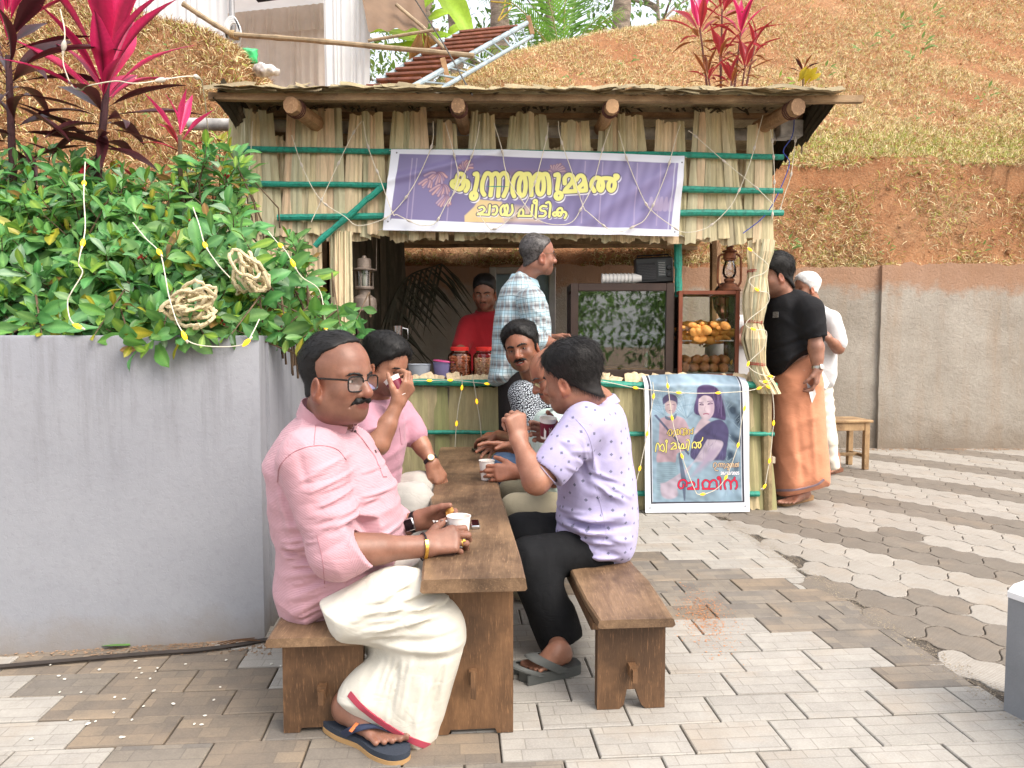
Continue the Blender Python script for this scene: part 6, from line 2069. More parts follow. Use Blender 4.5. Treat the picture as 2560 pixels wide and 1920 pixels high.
def watch(t, wr, el, r, band, case, face_dir):
 w = thing_part('wrist_watch', t)
 ax = (Vector(wr) - Vector(el)).normalized()
 c = Vector(wr) - ax * .012
 e1 = VY - ax * VY.dot(ax) if abs(ax.z) < .9 else Vector((1, 0, 0)) - ax * ax.x
 e1.normalize(); e2 = ax.cross(e1)
 rows = [[c + (e1 * cos(a) + e2 * sin(a)) * q + ax * s for q, s in ((r, -.009), (r + .004, -.009), (r + .004, .009), (r, .009))] for a in np.linspace(0, 2 * pi, 28)]
 MB().grid(rows).build('watch_strap', band, w)
 fc = Vector(face_dir); fc = (fc - ax * fc.dot(ax)).normalized()
 u = fc
 R = Matrix((ax, fc.cross(ax), fc)).transposed()
 MB().lathe([(.015, 0), (.0175, .001), (.0175, .008), (.0155, .0095)], c + fc * r, R, 20).build('watch_case', case, w)
 MB().lathe([(.014, 0), (.014, .001)], c + fc * (r + .0095), R, 20).build('watch_dial', M('pale_dial', (.7, .68, .6), .3), w)
def man_drinking():
 t = person('black haired man in pink shirt and pale trousers sipping from a maroon cup', (-.58, 3.25, 0))
 SK = skin('tan_skin', (.34, .165, .105))
 PINK = cloth('dusty_pink_cotton', (.47, .245, .31), 'plain', .45)
 KH = cloth('pale_stone_chino', (.47, .45, .41), 'plain', .45)
 H = Head(at(960, 915, 3.17), (.80, -.42, -.36), (.10, 0, 1), 1.0, fat=.25, h=.0042, mouth_open=0)
 neck = at(938, 1002, 3.24)
 sh, el, wr = at(918, 1050, 3.08), at(944, 1112, 2.98), at(994, 1008, 3.02)
 sh2, el2, wr2 = at(995, 1035, 3.42), at(1036, 1085, 3.40), at(1080, 1156, 3.34)
 hf, tp = hand(wr, (.52, .12, .82), (.75, -.58, -.35), 1, ((30, 60, 35), (34, 62, 35), (38, 62, 35), (46, 62, 35)), .05, (50, 40, 15), 1.0)
 hf2, tp2 = hand(wr2, (.45, -.05, -.85), (.6, -.6, .3), -1, ((20, 25, 15),) * 4, .0, (25, 20, 15), 1.0)
 torso = bodyshape([(938, 985), (905, 1020), (880, 1080), (885, 1200), (900, 1275), (980, 1270), (1004, 1190), (1012, 1130), (1012, 1075), (1000, 1020), (975, 992)], 3.26, .18, .11, 0, 3)
 arm = U((forearm(el, wr, .042, .028), .02), (rc(sh, el, .046, .042), .02), (hf, .02))
 arm2 = U((forearm(el2, wr2, .042, .028), .02), (hf2, .02))
 body(t, H, neck, [(arm, .0045), (arm2, .0048)], SK, core=GROW(torso, -.05), beard=.42)
 H.eyes(t, at(1060, 1020, 2.9))
 H.hair(t, HAIR_BLACK, FULL, thick=.010, top=.012, seed=14, strands=3000, length=.035, lift=.3, comb=(.3, .4, -.2), low=-.07, rad=.0006)
 H.brows(t, HAIR_BLACK); H.moustache(t, HAIR_BLACK, .027, 1.1)
 up = rc(sh, at(938, 1095, 3.0), .082, .068); up2 = rc(sh2, el2, .082, .066)
 fl = folds([(950, 1100, 1005, 1060, .012, .006), (940, 1160, 1010, 1120, .013, .006), (930, 1200, 1008, 1180, .012, -.006), (960, 1010, 985, 1100, .012, .005)], 3.1)
 nz = snoise(61, 24, n=6, ridged=True)
 sh_ = U((torso, .03), (up, .03), (up2, .03))
 n1, c1 = (el - sh).normalized(), sh.lerp(el, .80)
 n2, c2 = (wr2 - el2).normalized(), el2.lerp(wr2, .10)
 def shirt(P):
  d = sh_(P) - fl(P) - .0025 * nz(P)
  q = np.maximum((P - _v(c1)) @ _v(n1), up(P) - .03); d = np.maximum(d, np.minimum((P - _v(c1)) @ _v(n1), torso(P) - .015))
  return d
 shirt.lo, shirt.hi = sh_.lo, sh_.hi
 garment('shirt', shirt, .0075, PINK, t, [(torso, at(940, 1270, 3.26), at(945, 990, 3.26), (0, 1, 0), 0), (up, sh, el, (0, 1, 0), .3), (up2, sh2, el2, (0, 1, 0), .6)])
 simple_collar('collar', t, PINK, neck + Vector((0, 0, -.012)), (.12, 0, 1), (.85, -.5, 0))
 strip('placket', shirt, [(988, 1005), (1000, 1060), (1006, 1110)], .028, PINK, t)
 kn, kf = at(1036, 1258, 3.08), at(1046, 1224, 3.35)
 legs = U((rc(at(930, 1265, 3.18), kn, .10, .078), .04), (rc(at(930, 1255, 3.38), kf, .10, .076), .04), (rc(kn, at(1040, 1470, 3.08), .078, .062), .05), (rc(kf, at(1050, 1440, 3.34), .076, .06), .05))
 lf = folds([(960, 1225, 1090, 1215, .01, .005), (1000, 1270, 1095, 1290, .01, .006), (960, 1290, 1080, 1310, .01, -.006), (950, 1330, 1075, 1345, .012, .006)], 3.0)
 lg = lambda P: legs(P) - lf(P) - .002 * nz(P)
 lg.lo, lg.hi = legs.lo, legs.hi
 garment('trousers', lg, .008, KH, t, [(legs, at(930, 1265, 3.18), kn, (0, 1, 0), 0)])
 watch(t, wr2, el2, .029, BLACK_RUBBER, M('brass_case', (.45, .30, .12), .3, metal=1), (.3, -1, .3))
 for f, (a, b) in enumerate(((gnd(1060, 1500, .03), gnd(1120, 1496, .03)),)):
  V, Q = isomesh(U((foot(a, b + (b - a) * .5, 1.0, None, side=1), .02), (rc(at(1075, 1470, 3.08), a + (b - a) * .1 + VY * .05, .045, .035), .03)), .006)
 c = tp[4].lerp(tp[1], .55)
 c = at(1005, 990, 3.02)
 cup('maroon paper cup tipped at the mouth of the man drinking', (c.x, c.y, c.z), -.045, .04, .024, .034, (CUP_WHITE, TEA), CUP_MAROON, Vector((-.52, .12, .84)))
man_drinking()
def man_mint():
 t = person('balding man with spectacles in pale mint shirt looking down at the table', (.22, 3.4, 0))
 SK = skin('ruddy_brown_skin', (.34, .148, .092))
 MINT = cloth('mint_cotton', (.48, .60, .55), 'plain', .3)
 KH = cloth('khaki_drill', (.33, .29, .20), 'plain', .35)
 H = Head(at(1384, 938, 3.36), (-.90, -.22, -.45), (-.30, 0, 1), 1.0, fat=.2, h=.0042)
 neck = at(1420, 1020, 3.44)
 el, wr = at(1385, 1195, 3.16), at(1292, 1181, 3.36)
 el2, wr2 = at(1350, 1132, 3.60), at(1287, 1118, 3.56)
 hf, tp = hand(wr, (-1, .08, -.03), (0, -1, .30), -1, ((12, 30, 20), (14, 32, 20), (16, 34, 20), (20, 36, 20)), .02, (40, 20, 10), 1.05)
 hf2, tp2 = hand(wr2, (-1, -.05, .05), (.1, .55, .75), 1, ((5, 15, 10), (12, 20, 12), (20, 28, 15), (30, 30, 20)), .14, (45, 30, 10), 1.05)
 torso = bodyshape([(1405, 1008), (1362, 1032), (1340, 1080), (1328, 1150), (1320, 1215), (1326, 1262), (1490, 1268), (1510, 1150), (1490, 1060), (1450, 1012)], 3.45, .17, .10, 0, 3)
 body(t, H, neck, [(U((forearm(el, wr, .042, .029), .02), (hf, .02)), .0048), (U((forearm(el2, wr2, .042, .029), .02), (hf2, .02)), .0048)], SK, core=GROW(torso, -.05))
 H.eyes(t, at(1225, 1160, 3.4))
 H.hair(t, HAIR_SALT, [(-.06, -.02), (.0, -.012), (.03, -.03), (.06, -.05), (.09, -.06), (.12, -.075), (.16, -.09)], thick=.007, top=0, seed=22, strands=1200, length=.02, low=-.07)
 H.brows(t, HAIR_SALT); H.glasses(t, FRAME_METAL, True, -.004); H.moustache(t, HAIR_SALT, .024, .6)
 up = rc(at(1400, 1070, 3.28), at(1385, 1180, 3.18), .085, .07); up2 = rc(at(1370, 1060, 3.60), at(1352, 1110, 3.6), .08, .068)
 fl = folds([(1340, 1080, 1390, 1200, .014, .006), (1330, 1170, 1400, 1230, .012, .006), (1360, 1060, 1400, 1140, .012, -.005)], 3.3)
 nz = snoise(71, 24, n=6, ridged=True)
 s0 = U((torso, .03), (up, .03), (up2, .03))
 f = lambda P: s0(P) - fl(P) - .0025 * nz(P)
 f.lo, f.hi = s0.lo, s0.hi
 garment('shirt', f, .0075, MINT, t, [(torso, at(1400, 1268, 3.45), at(1410, 1010, 3.45), (0, 1, 0), 0)])
 simple_collar('collar', t, MINT, neck + Vector((0, 0, -.014)), (-.2, 0, 1), (-.9, -.3, 0), a=22)
 legs = U((rc(at(1440, 1268, 3.36), at(1292, 1280, 3.22), .095, .078), .04), (rc(at(1440, 1258, 3.52), at(1285, 1236, 3.52), .095, .078), .04), (rc(at(1292, 1280, 3.22), at(1310, 1470, 3.22), .078, .06), .04), (rc(at(1285, 1236, 3.52), at(1310, 1420, 3.52), .078, .06), .04))
 g = DISP(legs, nz, .003)
 garment('trousers', g, .008, KH, t, [(legs, at(1440, 1268, 3.36), at(1292, 1280, 3.22), (0, 1, 0), 0)])
 c = at(1217, 1160, 3.42)
 cup('white paper cup low in the hand of the man in the mint shirt', (c.x, 3.42, .502), .502, .592, .026, .036, (CUP_WHITE, TEA))
man_mint()
def man_smiling():
 t = person('smiling moustached man in black shirt with white flecks, facing the camera', (.12, 4.0, 0))
 SK = skin('deep_brown_skin', (.24, .10, .058))
 FL = cloth('black_fleck_cotton', (.012, .014, .022), 'flecks', .2, col2=(.62, .68, .74))
 JN = cloth('blue_denim', (.05, .09, .17), 'denim', .3, col2=(.10, .16, .26))
 H = Head(at(1306, 872, 3.84), (-.30, -.95, -.10), (-.27, -.05, 1), 1.03, fat=.15, smile=1.0, h=.0038, mouth_open=1)
 neck = at(1338, 950, 3.95)
 sh, el, wr = at(1305, 985, 3.86), at(1325, 1106, 3.85), at(1247, 1088, 4.28)
 hf, tp = hand(wr, (-.9, .35, -.12), (-.1, -.3, .95), 1, ((15, 30, 20), (20, 35, 20), (25, 38, 20), (30, 40, 20)), .05, (40, 30, 10), 1.0)
 el2, wr2 = at(1350, 1112, 4.2), at(1285, 1105, 4.22)
 hf2, tp2 = hand(wr2, (-1, .1, -.1), (0, -.4, .9), -1, ((15, 30, 20),) * 4, .04, (35, 30, 10), 1.0)
 torso = bodyshape([(1330, 938), (1302, 968), (1290, 1010), (1292, 1090), (1290, 1175), (1420, 1180), (1432, 1080), (1415, 985), (1370, 942)], 4.0, .16, .09, 0, 3)
 body(t, H, neck, [(U((forearm(el, wr, .041, .028), .02), (hf, .02)), .0052), (U((forearm(el2, wr2, .041, .028), .02), (hf2, .02)), .0055)], SK, core=GROW(torso, -.05))
 H.eyes(t, (0, 0, 1.15))
 H.hair(t, HAIR_BLACK, FULL, thick=.009, top=.014, seed=31, strands=2200, length=.022, lift=.6, comb=(0, .2, .1), low=-.06, rad=.0007)
 H.brows(t, HAIR_BLACK, 0, 1.15); H.moustache(t, HAIR_BLACK, .033, 1.25, smile=1.0)
 H.local_mesh('teeth', ell((0, .0865, -.0615), (.014, .006, .0030)), .0016, M('teeth', (.50, .47, .42), .3), t)
 up = rc(sh, at(1322, 1080, 3.84), .078, .066); up2 = rc(at(1370, 985, 4.12), at(1352, 1090, 4.18), .075, .062)
 s0 = DISP(U((torso, .03), (up, .03), (up2, .03)), snoise(81, 24, n=6, ridged=True), .003)
 garment('shirt', s0, .008, FL, t, [(torso, at(1350, 1180, 4.0), at(1345, 940, 4.0), (0, 1, 0), 0), (up, sh, el, (0, 1, 0), .3)])
 simple_collar('collar', t, FL, neck + Vector((0, 0, -.014)), (-.1, -.02, 1), (-.2, -1, 0), a=26)
 legs = U((rc(at(1400, 1175, 3.92), at(1262, 1170, 3.90), .09, .075), .04), (rc(at(1400, 1170, 4.12), at(1262, 1162, 4.14), .09, .075), .04), (rc(at(1262, 1170, 3.90), at(1275, 1350, 3.9), .075, .058), .04), (rc(at(1262, 1162, 4.14), at(1272, 1320, 4.14), .075, .058), .04))
 garment('jeans', legs, .010, JN, t, [(legs, at(1400, 1175, 3.92), at(1262, 1170, 3.90), (0, 1, 0), 0)])
 c = at(1207, 1112, 4.26)
 tag(MB().box((c.x, c.y, .512), (.075, .15, .016), Matrix.Rotation(.5, 3, 'Z'), .004).build('mobile_phone', M('dark_phone', (.012, .012, .014), .15)), 'dark mobile phone under the hand of the smiling man', 'phone')
man_smiling()
def man_plaid():
 t = person('tall man with thin glasses standing with his back turned in light blue plaid shirt', (.10, 4.62, 0))
 SK = skin('brown_weathered_skin', (.31, .145, .10))
 PL = cloth('blue_grey_plaid', (.54, .60, .62), 'plaid', .3, col2=(.36, .60, .72), col3=(.13, .11, .12))
 TR = cloth('black_trouser', (.014, .011, .012), 'plain', .3)
 H = Head(at(1344, 640, 4.56), (.94, .30, .0), (.06, 0, 1), 1.02, fat=-.1, h=.0040, nose=1.05)
 neck = at(1312, 693, 4.60)
 sh, el, wr = at(1328, 752, 4.42), at(1338, 846, 4.42), at(1392, 862, 4.52)
 wr2, el2 = at(1374, 848, 4.76), at(1352, 838, 4.80)
 hf, tp = hand(wr, (.9, .3, -.2), (.1, -.6, .7), 1, ((25, 40, 25),) * 4, .03, (35, 25, 10), 1.0)
 hf2, tp2 = hand(wr2, (.92, -.1, .1), (0, .6, .75), -1, ((15, 55, 40), (30, 60, 40), (40, 60, 40), (50, 60, 40)), .05, (30, 30, 10), 1.0)
 torso = bodyshape([(1297, 676), (1266, 702), (1246, 737), (1235, 791), (1229, 849), (1225, 907), (1221, 958), (1263, 966), (1298, 940), (1340, 946), (1376, 930), (1380, 850), (1379, 815), (1371, 763), (1352, 724), (1338, 702), (1320, 684)], 4.62, .19, .11, 0, 3)
 hips = U((rc(at(1290, 940, 4.60), at(1288, 1150, 4.58), .115, .10), .05), (rc(at(1330, 940, 4.72), at(1325, 1150, 4.7), .11, .09), .05), (rc(at(1288, 1150, 4.58), at(1286, 1300, 4.58), .10, .085), .05), (rc(at(1325, 1150, 4.7), at(1322, 1290, 4.72), .09, .08), .05))
 body(t, H, neck, [(U((forearm(el, wr, .041, .028), .02), (hf, .02)), .0055), (U((forearm(el2, wr2, .041, .028), .02), (hf2, .02)), .0055)], SK, core=GROW(torso, -.05))
 H.eyes(t)
 H.hair(t, HAIR_SALT, [(-.06, -.005), (-.02, .002), (.01, .002), (.03, .010), (.055, .030), (.08, .062), (.11, .075), (.16, .08)], thick=.0036, top=.003, seed=41, strands=3200, length=.014, lift=.35, comb=(0, -.5, -.6), low=-.08)
 H.brows(t, HAIR_SALT); H.moustache(t, HAIR_DARK, .026, .8); H.glasses(t, FRAME_METAL, True)
 up = rc(sh, el, .088, .066)
 cu = el.lerp(wr, .12)
 fl = folds([(1320, 765, 1372, 800, .014, .007), (1322, 790, 1375, 850, .012, -.007), (1318, 815, 1350, 838, .012, .008), (1250, 760, 1262, 900, .02, .006), (1300, 770, 1305, 900, .018, -.007), (1275, 840, 1282, 950, .018, .006), (1352, 770, 1378, 860, .012, .006), (1326, 740, 1312, 800, .012, -.007)], 4.4)
 nz = snoise(91, 20, n=6, ridged=True)
 s0 = U((torso, .03), (up, .022), (rc(el, cu, .066, .058), .02), (rc(cu - (cu - el).normalized() * .03, cu, .064, .062), .004))
 f = lambda P: s0(P) - fl(P) - .003 * nz(P)
 f.lo, f.hi = s0.lo, s0.hi
 garment('shirt', f, .0075, PL, t, [(torso, at(1290, 960, 4.62), at(1295, 680, 4.62), (0, 1, 0), 0), (up, sh, el, (0, 1, 0), .3)])
 simple_collar('collar', t, PL, neck + Vector((-.004, 0, -.03)), (.12, 0, 1), (.95, .25, 0), .066, .074, .04, 20)
 SE = M('plaid_seam', (.30, .36, .40), .9)
 seam('yoke_seam', f, [(1248, 742), (1280, 738), (1318, 745)], .0018, SE, t)
 seam('armhole_seam', f, [(1322, 712), (1314, 750), (1318, 800), (1322, 830)], .0018, SE, t)
 garment('trousers', hips, .010, TR, t, [(hips, at(1290, 940, 4.6), at(1286, 1300, 4.58), (0, 1, 0), 0)])
 for x, y in ((1286, 1312), (1322, 1302)):
  g = gnd(x, y)
  MB().box((g.x + .05, g.y, .035), (.26, .10, .07), None, .03).build('shoe', BLACK_RUBBER, t)
man_plaid()
def man_red():
 t = person('man in red polo shirt behind the counter in the shade of the stall', (-.45, 5.5, 0))
 SK = skin('dark_shade_skin', (.26, .12, .075))
 RED = cloth('red_pique', (.27, .008, .014), 'plain', .3)
 H = Head(at(1212, 733, 5.45), (-.12, -.95, -.28), (-.02, 0, 1), 1.0, fat=.1, h=.0046)
 neck = at(1214, 776, 5.52)
 el, wr = at(1150, 868, 5.38), at(1160, 925, 5.25)
 hf, tp = hand(wr, (.3, -.6, -.6), (-.4, -.5, .6), 1, ((20, 30, 20),) * 4, .03, (35, 25, 10), 1.0)
 torso = bodyshape([(1200, 772), (1172, 788), (1158, 820), (1160, 900), (1158, 960), (1268, 960), (1270, 880), (1272, 815), (1250, 786), (1228, 772)], 5.55, .13, .08, 0, 3)
 legs = U((rc(at(1195, 950, 5.55), at(1195, 1120, 5.55), .11, .07), .05), (rc(at(1240, 950, 5.55), at(1240, 1120, 5.55), .11, .07), .05), (rc(at(1195, 1120, 5.55), at(1195, 1230, 5.55), .07, .06), .05), (rc(at(1240, 1120, 5.55), at(1240, 1230, 5.55), .07, .06), .05))
 body(t, H, neck, [(U((forearm(el, wr, .042, .029), .02), (hf, .02)), .006)], SK, core=GROW(torso, -.04))
 H.eyes(t, at(1160, 900, 5.0)); H.hair(t, HAIR_DARK, FULL, thick=.008, top=.010, seed=51, strands=900, length=.02, low=-.06)
 H.brows(t, HAIR_BLACK); H.moustache(t, HAIR_DARK, .024, .6)
 up = rc(at(1172, 812, 5.5), at(1150, 866, 5.4), .078, .070)
 up2 = rc(at(1262, 812, 5.5), at(1275, 880, 5.45), .078, .070)
 s0 = DISP(U((torso, .03), (up, .03), (up2, .03)), snoise(101, 20, n=6, ridged=True), .004)
 garment('polo_shirt', s0, .009, RED, t, [(torso, at(1210, 960, 5.55), at(1212, 775, 5.55), (0, 1, 0), 0)])
 simple_collar('collar', t, RED, neck + Vector((0, 0, -.02)), (0, -.1, 1), (-.1, -1, 0), a=34)
 garment('trousers', legs, .012, cloth('black_trouser', (.014, .011, .012), 'plain', .3), t, [(legs, at(1195, 950, 5.55), at(1195, 1200, 5.55), (0, 1, 0), 0)])
man_red()
def man_black():
 t = person('heavy man in black shirt and orange mundu leaning into the stall beside the thatched post', (1.95, 5.15, 0))
 SK = skin('olive_brown_skin', (.32, .16, .11))
 BK = cloth('black_cotton', (.010, .010, .012), 'plain', .4)
 OR = cloth('orange_mundu_cotton', (.66, .275, .155), 'homespun', .4)
 H = Head(at(1936, 690, 5.12), (-.97, -.12, -.18), (-.25, 0, 1), 1.12, fat=.7, h=.005)
 neck = at(1958, 748, 5.14)
 sh, el, wr = at(2022, 778, 4.96), at(2040, 868, 4.93), at(2044, 922, 4.92)
 hf, tp = hand(wr, (-.08, -.05, -1), (.85, -.5, .05), -1, ((20, 40, 20), (25, 45, 20), (30, 45, 20), (35, 45, 20)), .03, (30, 40, 15), 1.08)
 torso = bodyshape([(1960, 728), (1985, 722), (2018, 735), (2042, 765), (2055, 815), (2052, 860), (2024, 885), (1984, 902), (1943, 940), (1924, 930), (1912, 880), (1908, 820), (1912, 765), (1932, 738)], 5.16, .21, .13, 0, 3)
 f1 = foot(gnd(2020, 1246, .03), gnd(1958, 1262, .03), 1.05, gnd(2014, 1246) + Vector((0, .01, .13)), side=-1)
 f2 = foot(gnd(1990, 1228, .03), gnd(1930, 1240, .03), 1.05, gnd(1984, 1228) + Vector((0, .01, .13)), side=1)
 body(t, H, neck, [(U((forearm(el, wr, .047, .034), .02), (rc(sh, el, .055, .048), .02), (hf, .02)), .006), (f1, .006), (f2, .007)], SK, core=U(GROW(torso, -.05), rc(at(1990, 900, 5.15), at(1990, 1200, 5.15), .1, .06)))
 H.eyes(t); H.hair(t, HAIR_BLACK, FULL, thick=.020, top=.008, seed=61, strands=1600, length=.05, lift=.2, comb=(0, -.6, -.7), low=-.10, side=-.02, rad=.0007)
 up = rc(sh, at(2036, 840, 4.94), .105, .082)
 fl = folds([(1930, 920, 2040, 860, .02, .012), (1925, 880, 2045, 830, .018, -.008), (1960, 860, 2050, 800, .018, .008), (1940, 780, 2010, 840, .02, .006)], 4.98)
 nz = snoise(111, 16, n=6, ridged=True)
 s0 = U((torso, .03), (up, .03), (rc(at(1925, 775, 5.3), at(1880, 840, 5.3), .09, .075), .04))
 n1, c1 = (el - sh).normalized(), at(2036, 846, 4.94)
 def f(P):
  d = s0(P) - fl(P) - .003 * nz(P)
  return np.maximum(d, np.minimum((P - _v(c1)) @ _v(n1), torso(P) - .015))
 f.lo, f.hi = s0.lo, s0.hi
 garment('shirt', f, .009, BK, t, [(torso, at(1980, 930, 5.16), at(1975, 730, 5.16), (0, 1, 0), 0)])
 simple_collar('collar', t, BK, neck + Vector((0, 0, -.01)), (-.25, 0, 1), (-1, -.1, 0), .074, .085, .035)
 p, n = hit(f, 1939, 787)
 MB().box(p, (.045, .004, .040), frame(n), .001).build('chest_badge', M('silver_badge', (.45, .45, .44), .35, .4, 120, metal=.7), t)
 mun = bodyshape([(1934, 930), (1962, 905), (2000, 880), (2030, 872), (2046, 905), (2052, 960), (2060, 1080), (2069, 1200), (2050, 1217), (1995, 1232), (1936, 1234), (1928, 1130), (1926, 1020)], 5.16, .20, .13, 0, 3)
 mf = folds([(1950, 960, 1940, 1200, .02, .006), (1985, 1000, 2010, 1210, .022, -.006), (2020, 940, 2040, 1200, .02, .006), (1950, 1010, 2040, 940, .02, .004), (1945, 1090, 2040, 1040, .02, .004), (1960, 1150, 2050, 1110, .02, -.004)], 4.97)
 m2 = lambda P: mun(P) - mf(P) - .003 * nz(P)
 m2.lo, m2.hi = mun.lo, mun.hi
 garment('mundu', m2, .009, OR, t, [(mun, at(1990, 1230, 5.16), at(1990, 880, 5.16), (0, 1, 0), 0)])
 strip('mundu_border', m2, [(1942, 1226), (1990, 1224), (2040, 1212), (2060, 1198)], .016, cloth('grey_border', (.30, .22, .25), 'plain', .2), t, .004)
 watch(t, wr, el, .036, M('silver_strap', (.6, .6, .58), .3, metal=1), M('silver_strap', (.6, .6, .58)), (.3, -1, .1))
 for a, b, s_ in ((gnd(2022, 1248), gnd(1955, 1264), -1), (gnd(1992, 1230), gnd(1926, 1242), 1)):
  sd = thing_part('sandal', t)
  d = (b - a).normalized(); r = d.cross(VY); L = (b - a).length
  out = [(-.03, 0), (.0, -.038), (.12, -.040), (L, -.042), (L + .03, .0), (L, .042), (.12, .042), (.0, .038)]
  out = [(q[0], q[1]) for q in smooth_path(out + [out[0]], 4)[:-1]]
  BR = M('tan_sandal_leather', (.30, .17, .075), .6, bump=.2)
  MB().prism(list(reversed(out)), a + VY * .002, d, -r, VY, .03).build('sole', BR, sd)
  for x0 in (.06, .13):
   rows = []
   for i in range(11):
    an = pi * i / 10
    q = a + d * (x0 + .01 * i / 10) + r * cos(an) * .046 + VY * (.03 + .05 * sin(an) * (1.15 if x0 < .1 else .8))
    rows.append([q - d * .02, q - d * .016 + VY * .005, q + d * .016 + VY * .005, q + d * .02])
   MB().grid(rows).build('strap', BR, sd)
 P = [at(2010, 925, 4.98), at(2052, 918, 5.02), at(2074, 958, 5.08), at(2066, 972, 5.06), at(2033, 958, 4.97), at(2040, 985, 4.95), at(2030, 1008, 4.95), at(2018, 965, 4.95)]
 mb = MB(); mb.add(P, [(0, 1, 2, 3, 4, 5, 6, 7)]); mb.add([p + Vector((.003, .006, 0)) for p in P], [(7, 6, 5, 4, 3, 2, 1, 0)])
 tag(mb.build('paper_sheet', M('white_paper', (.78, .76, .76), .7, .04), smooth=False), 'torn white paper sheet in the hand of the man in the orange mundu', 'paper')
man_black()
def man_white():
 t = person('white haired man in white shirt and cream trousers eating a snack by the concrete wall', (2.55, 6.25, 0))
 SK = skin('tan_skin', (.34, .165, .105))
 WH = cloth('white_cotton', (.66, .66, .67), 'plain', .3)
 CR = cloth('cream_trouser', (.76, .70, .60), 'plain', .35)
 H = Head(at(2017, 722, 6.2), (-.98, -.18, -.10), (-.05, 0, 1), 1.0, fat=.3, h=.005)
 neck = at(2034, 764, 6.22)
 sh, el, wr = at(2078, 800, 6.08), at(2097, 872, 6.02), at(2070, 846, 5.92)
 hf, tp = hand(wr, (-.6, .1, .75), (.3, -.85, .3), -1, ((40, 50, 30),) * 4, .03, (30, 40, 15), 1.05)
 torso = bodyshape([(2030, 756), (2056, 764), (2080, 785), (2086, 850), (2078, 968), (1985, 972), (1975, 860), (1982, 790), (2008, 762)], 6.22, .17, .10, 0, 3)
 f1 = foot(gnd(2096, 1176, .03), gnd(2060, 1184, .03), 1.0, gnd(2090, 1175) + Vector((0, .01, .13)), side=-1)
 body(t, H, neck, [(U((forearm(el, wr, .045, .031), .02), (hf, .02)), .0065), (f1, .007)], SK, core=U(GROW(torso, -.05), rc(at(2045, 960, 6.2), gnd(2088, 1175) + Vector((0, .01, .12)), .06, .035)))
 H.eyes(t); H.hair(t, HAIR_WHITE, FULL, thick=.008, top=.010, seed=71, strands=900, length=.02, low=-.06, rad=.0006)
 H.moustache(t, HAIR_WHITE, .026, .7)
 up = rc(sh, at(2096, 856, 6.03), .088, .075)
 s0 = DISP(U((torso, .03), (up, .03)), snoise(121, 16, n=6, ridged=True), .004)
 garment('shirt', s0, .010, WH, t, [(torso, at(2030, 970, 6.22), at(2034, 758, 6.22), (0, 1, 0), 0)])
 simple_collar('collar', t, WH, neck + Vector((0, 0, -.02)), (0, 0, 1), (-1, -.1, 0))
 legs = U((rc(at(2045, 965, 6.22), at(2066, 1090, 6.16), .12, .082), .04), (rc(at(2066, 1090, 6.16), at(2080, 1160, 6.14), .082, .062), .04), (rc(at(2020, 965, 6.3), at(2022, 1150, 6.34), .11, .065), .04))
 g = DISP(legs, snoise(131, 22, (1, 1, 1.6), n=6, ridged=True), .006)
 garment('trousers', g, .010, CR, t, [(legs, at(2045, 965, 6.2), at(2080, 1160, 6.1), (0, 1, 0), 0)])
 sd = thing_part('sandal', t)
 a, b = gnd(2098, 1178), gnd(2058, 1187); d = (b - a).normalized(); r = d.cross(VY); L = (b - a).length
 BR = M('brown_sandal_leather', (.22, .09, .05), .6)
 MB().prism(list(reversed([(-.03, 0), (.0, -.038), (.12, -.040), (L, -.042), (L + .03, .0), (L, .042), (.12, .042), (.0, .038)])), a + VY * .002, d, -r, VY, .03).build('sole', BR, sd)
 rows = []
 for i in range(11):
  an = pi * i / 10
  q = a + d * .12 + r * cos(an) * .046 + VY * (.03 + .045 * sin(an)); rows.append([q - d * .03, q - d * .02 + VY * .005, q + d * .02 + VY * .005, q + d * .03])
 MB().grid(rows).build('strap', BR, sd)
 p = tp[0]
 V, Q = isomesh(DISP(ell(p + Vector((-.005, 0, .012)), (.02, .018, .02)), snoise(3, 200, n=5), .003), .005)
 tag(link('fried_snack', mesh_np('fried_snack', V, Q), None, M('fried_batter', (.55, .30, .07))), 'small brown fried snack held by the white haired man', 'snack')
man_white()
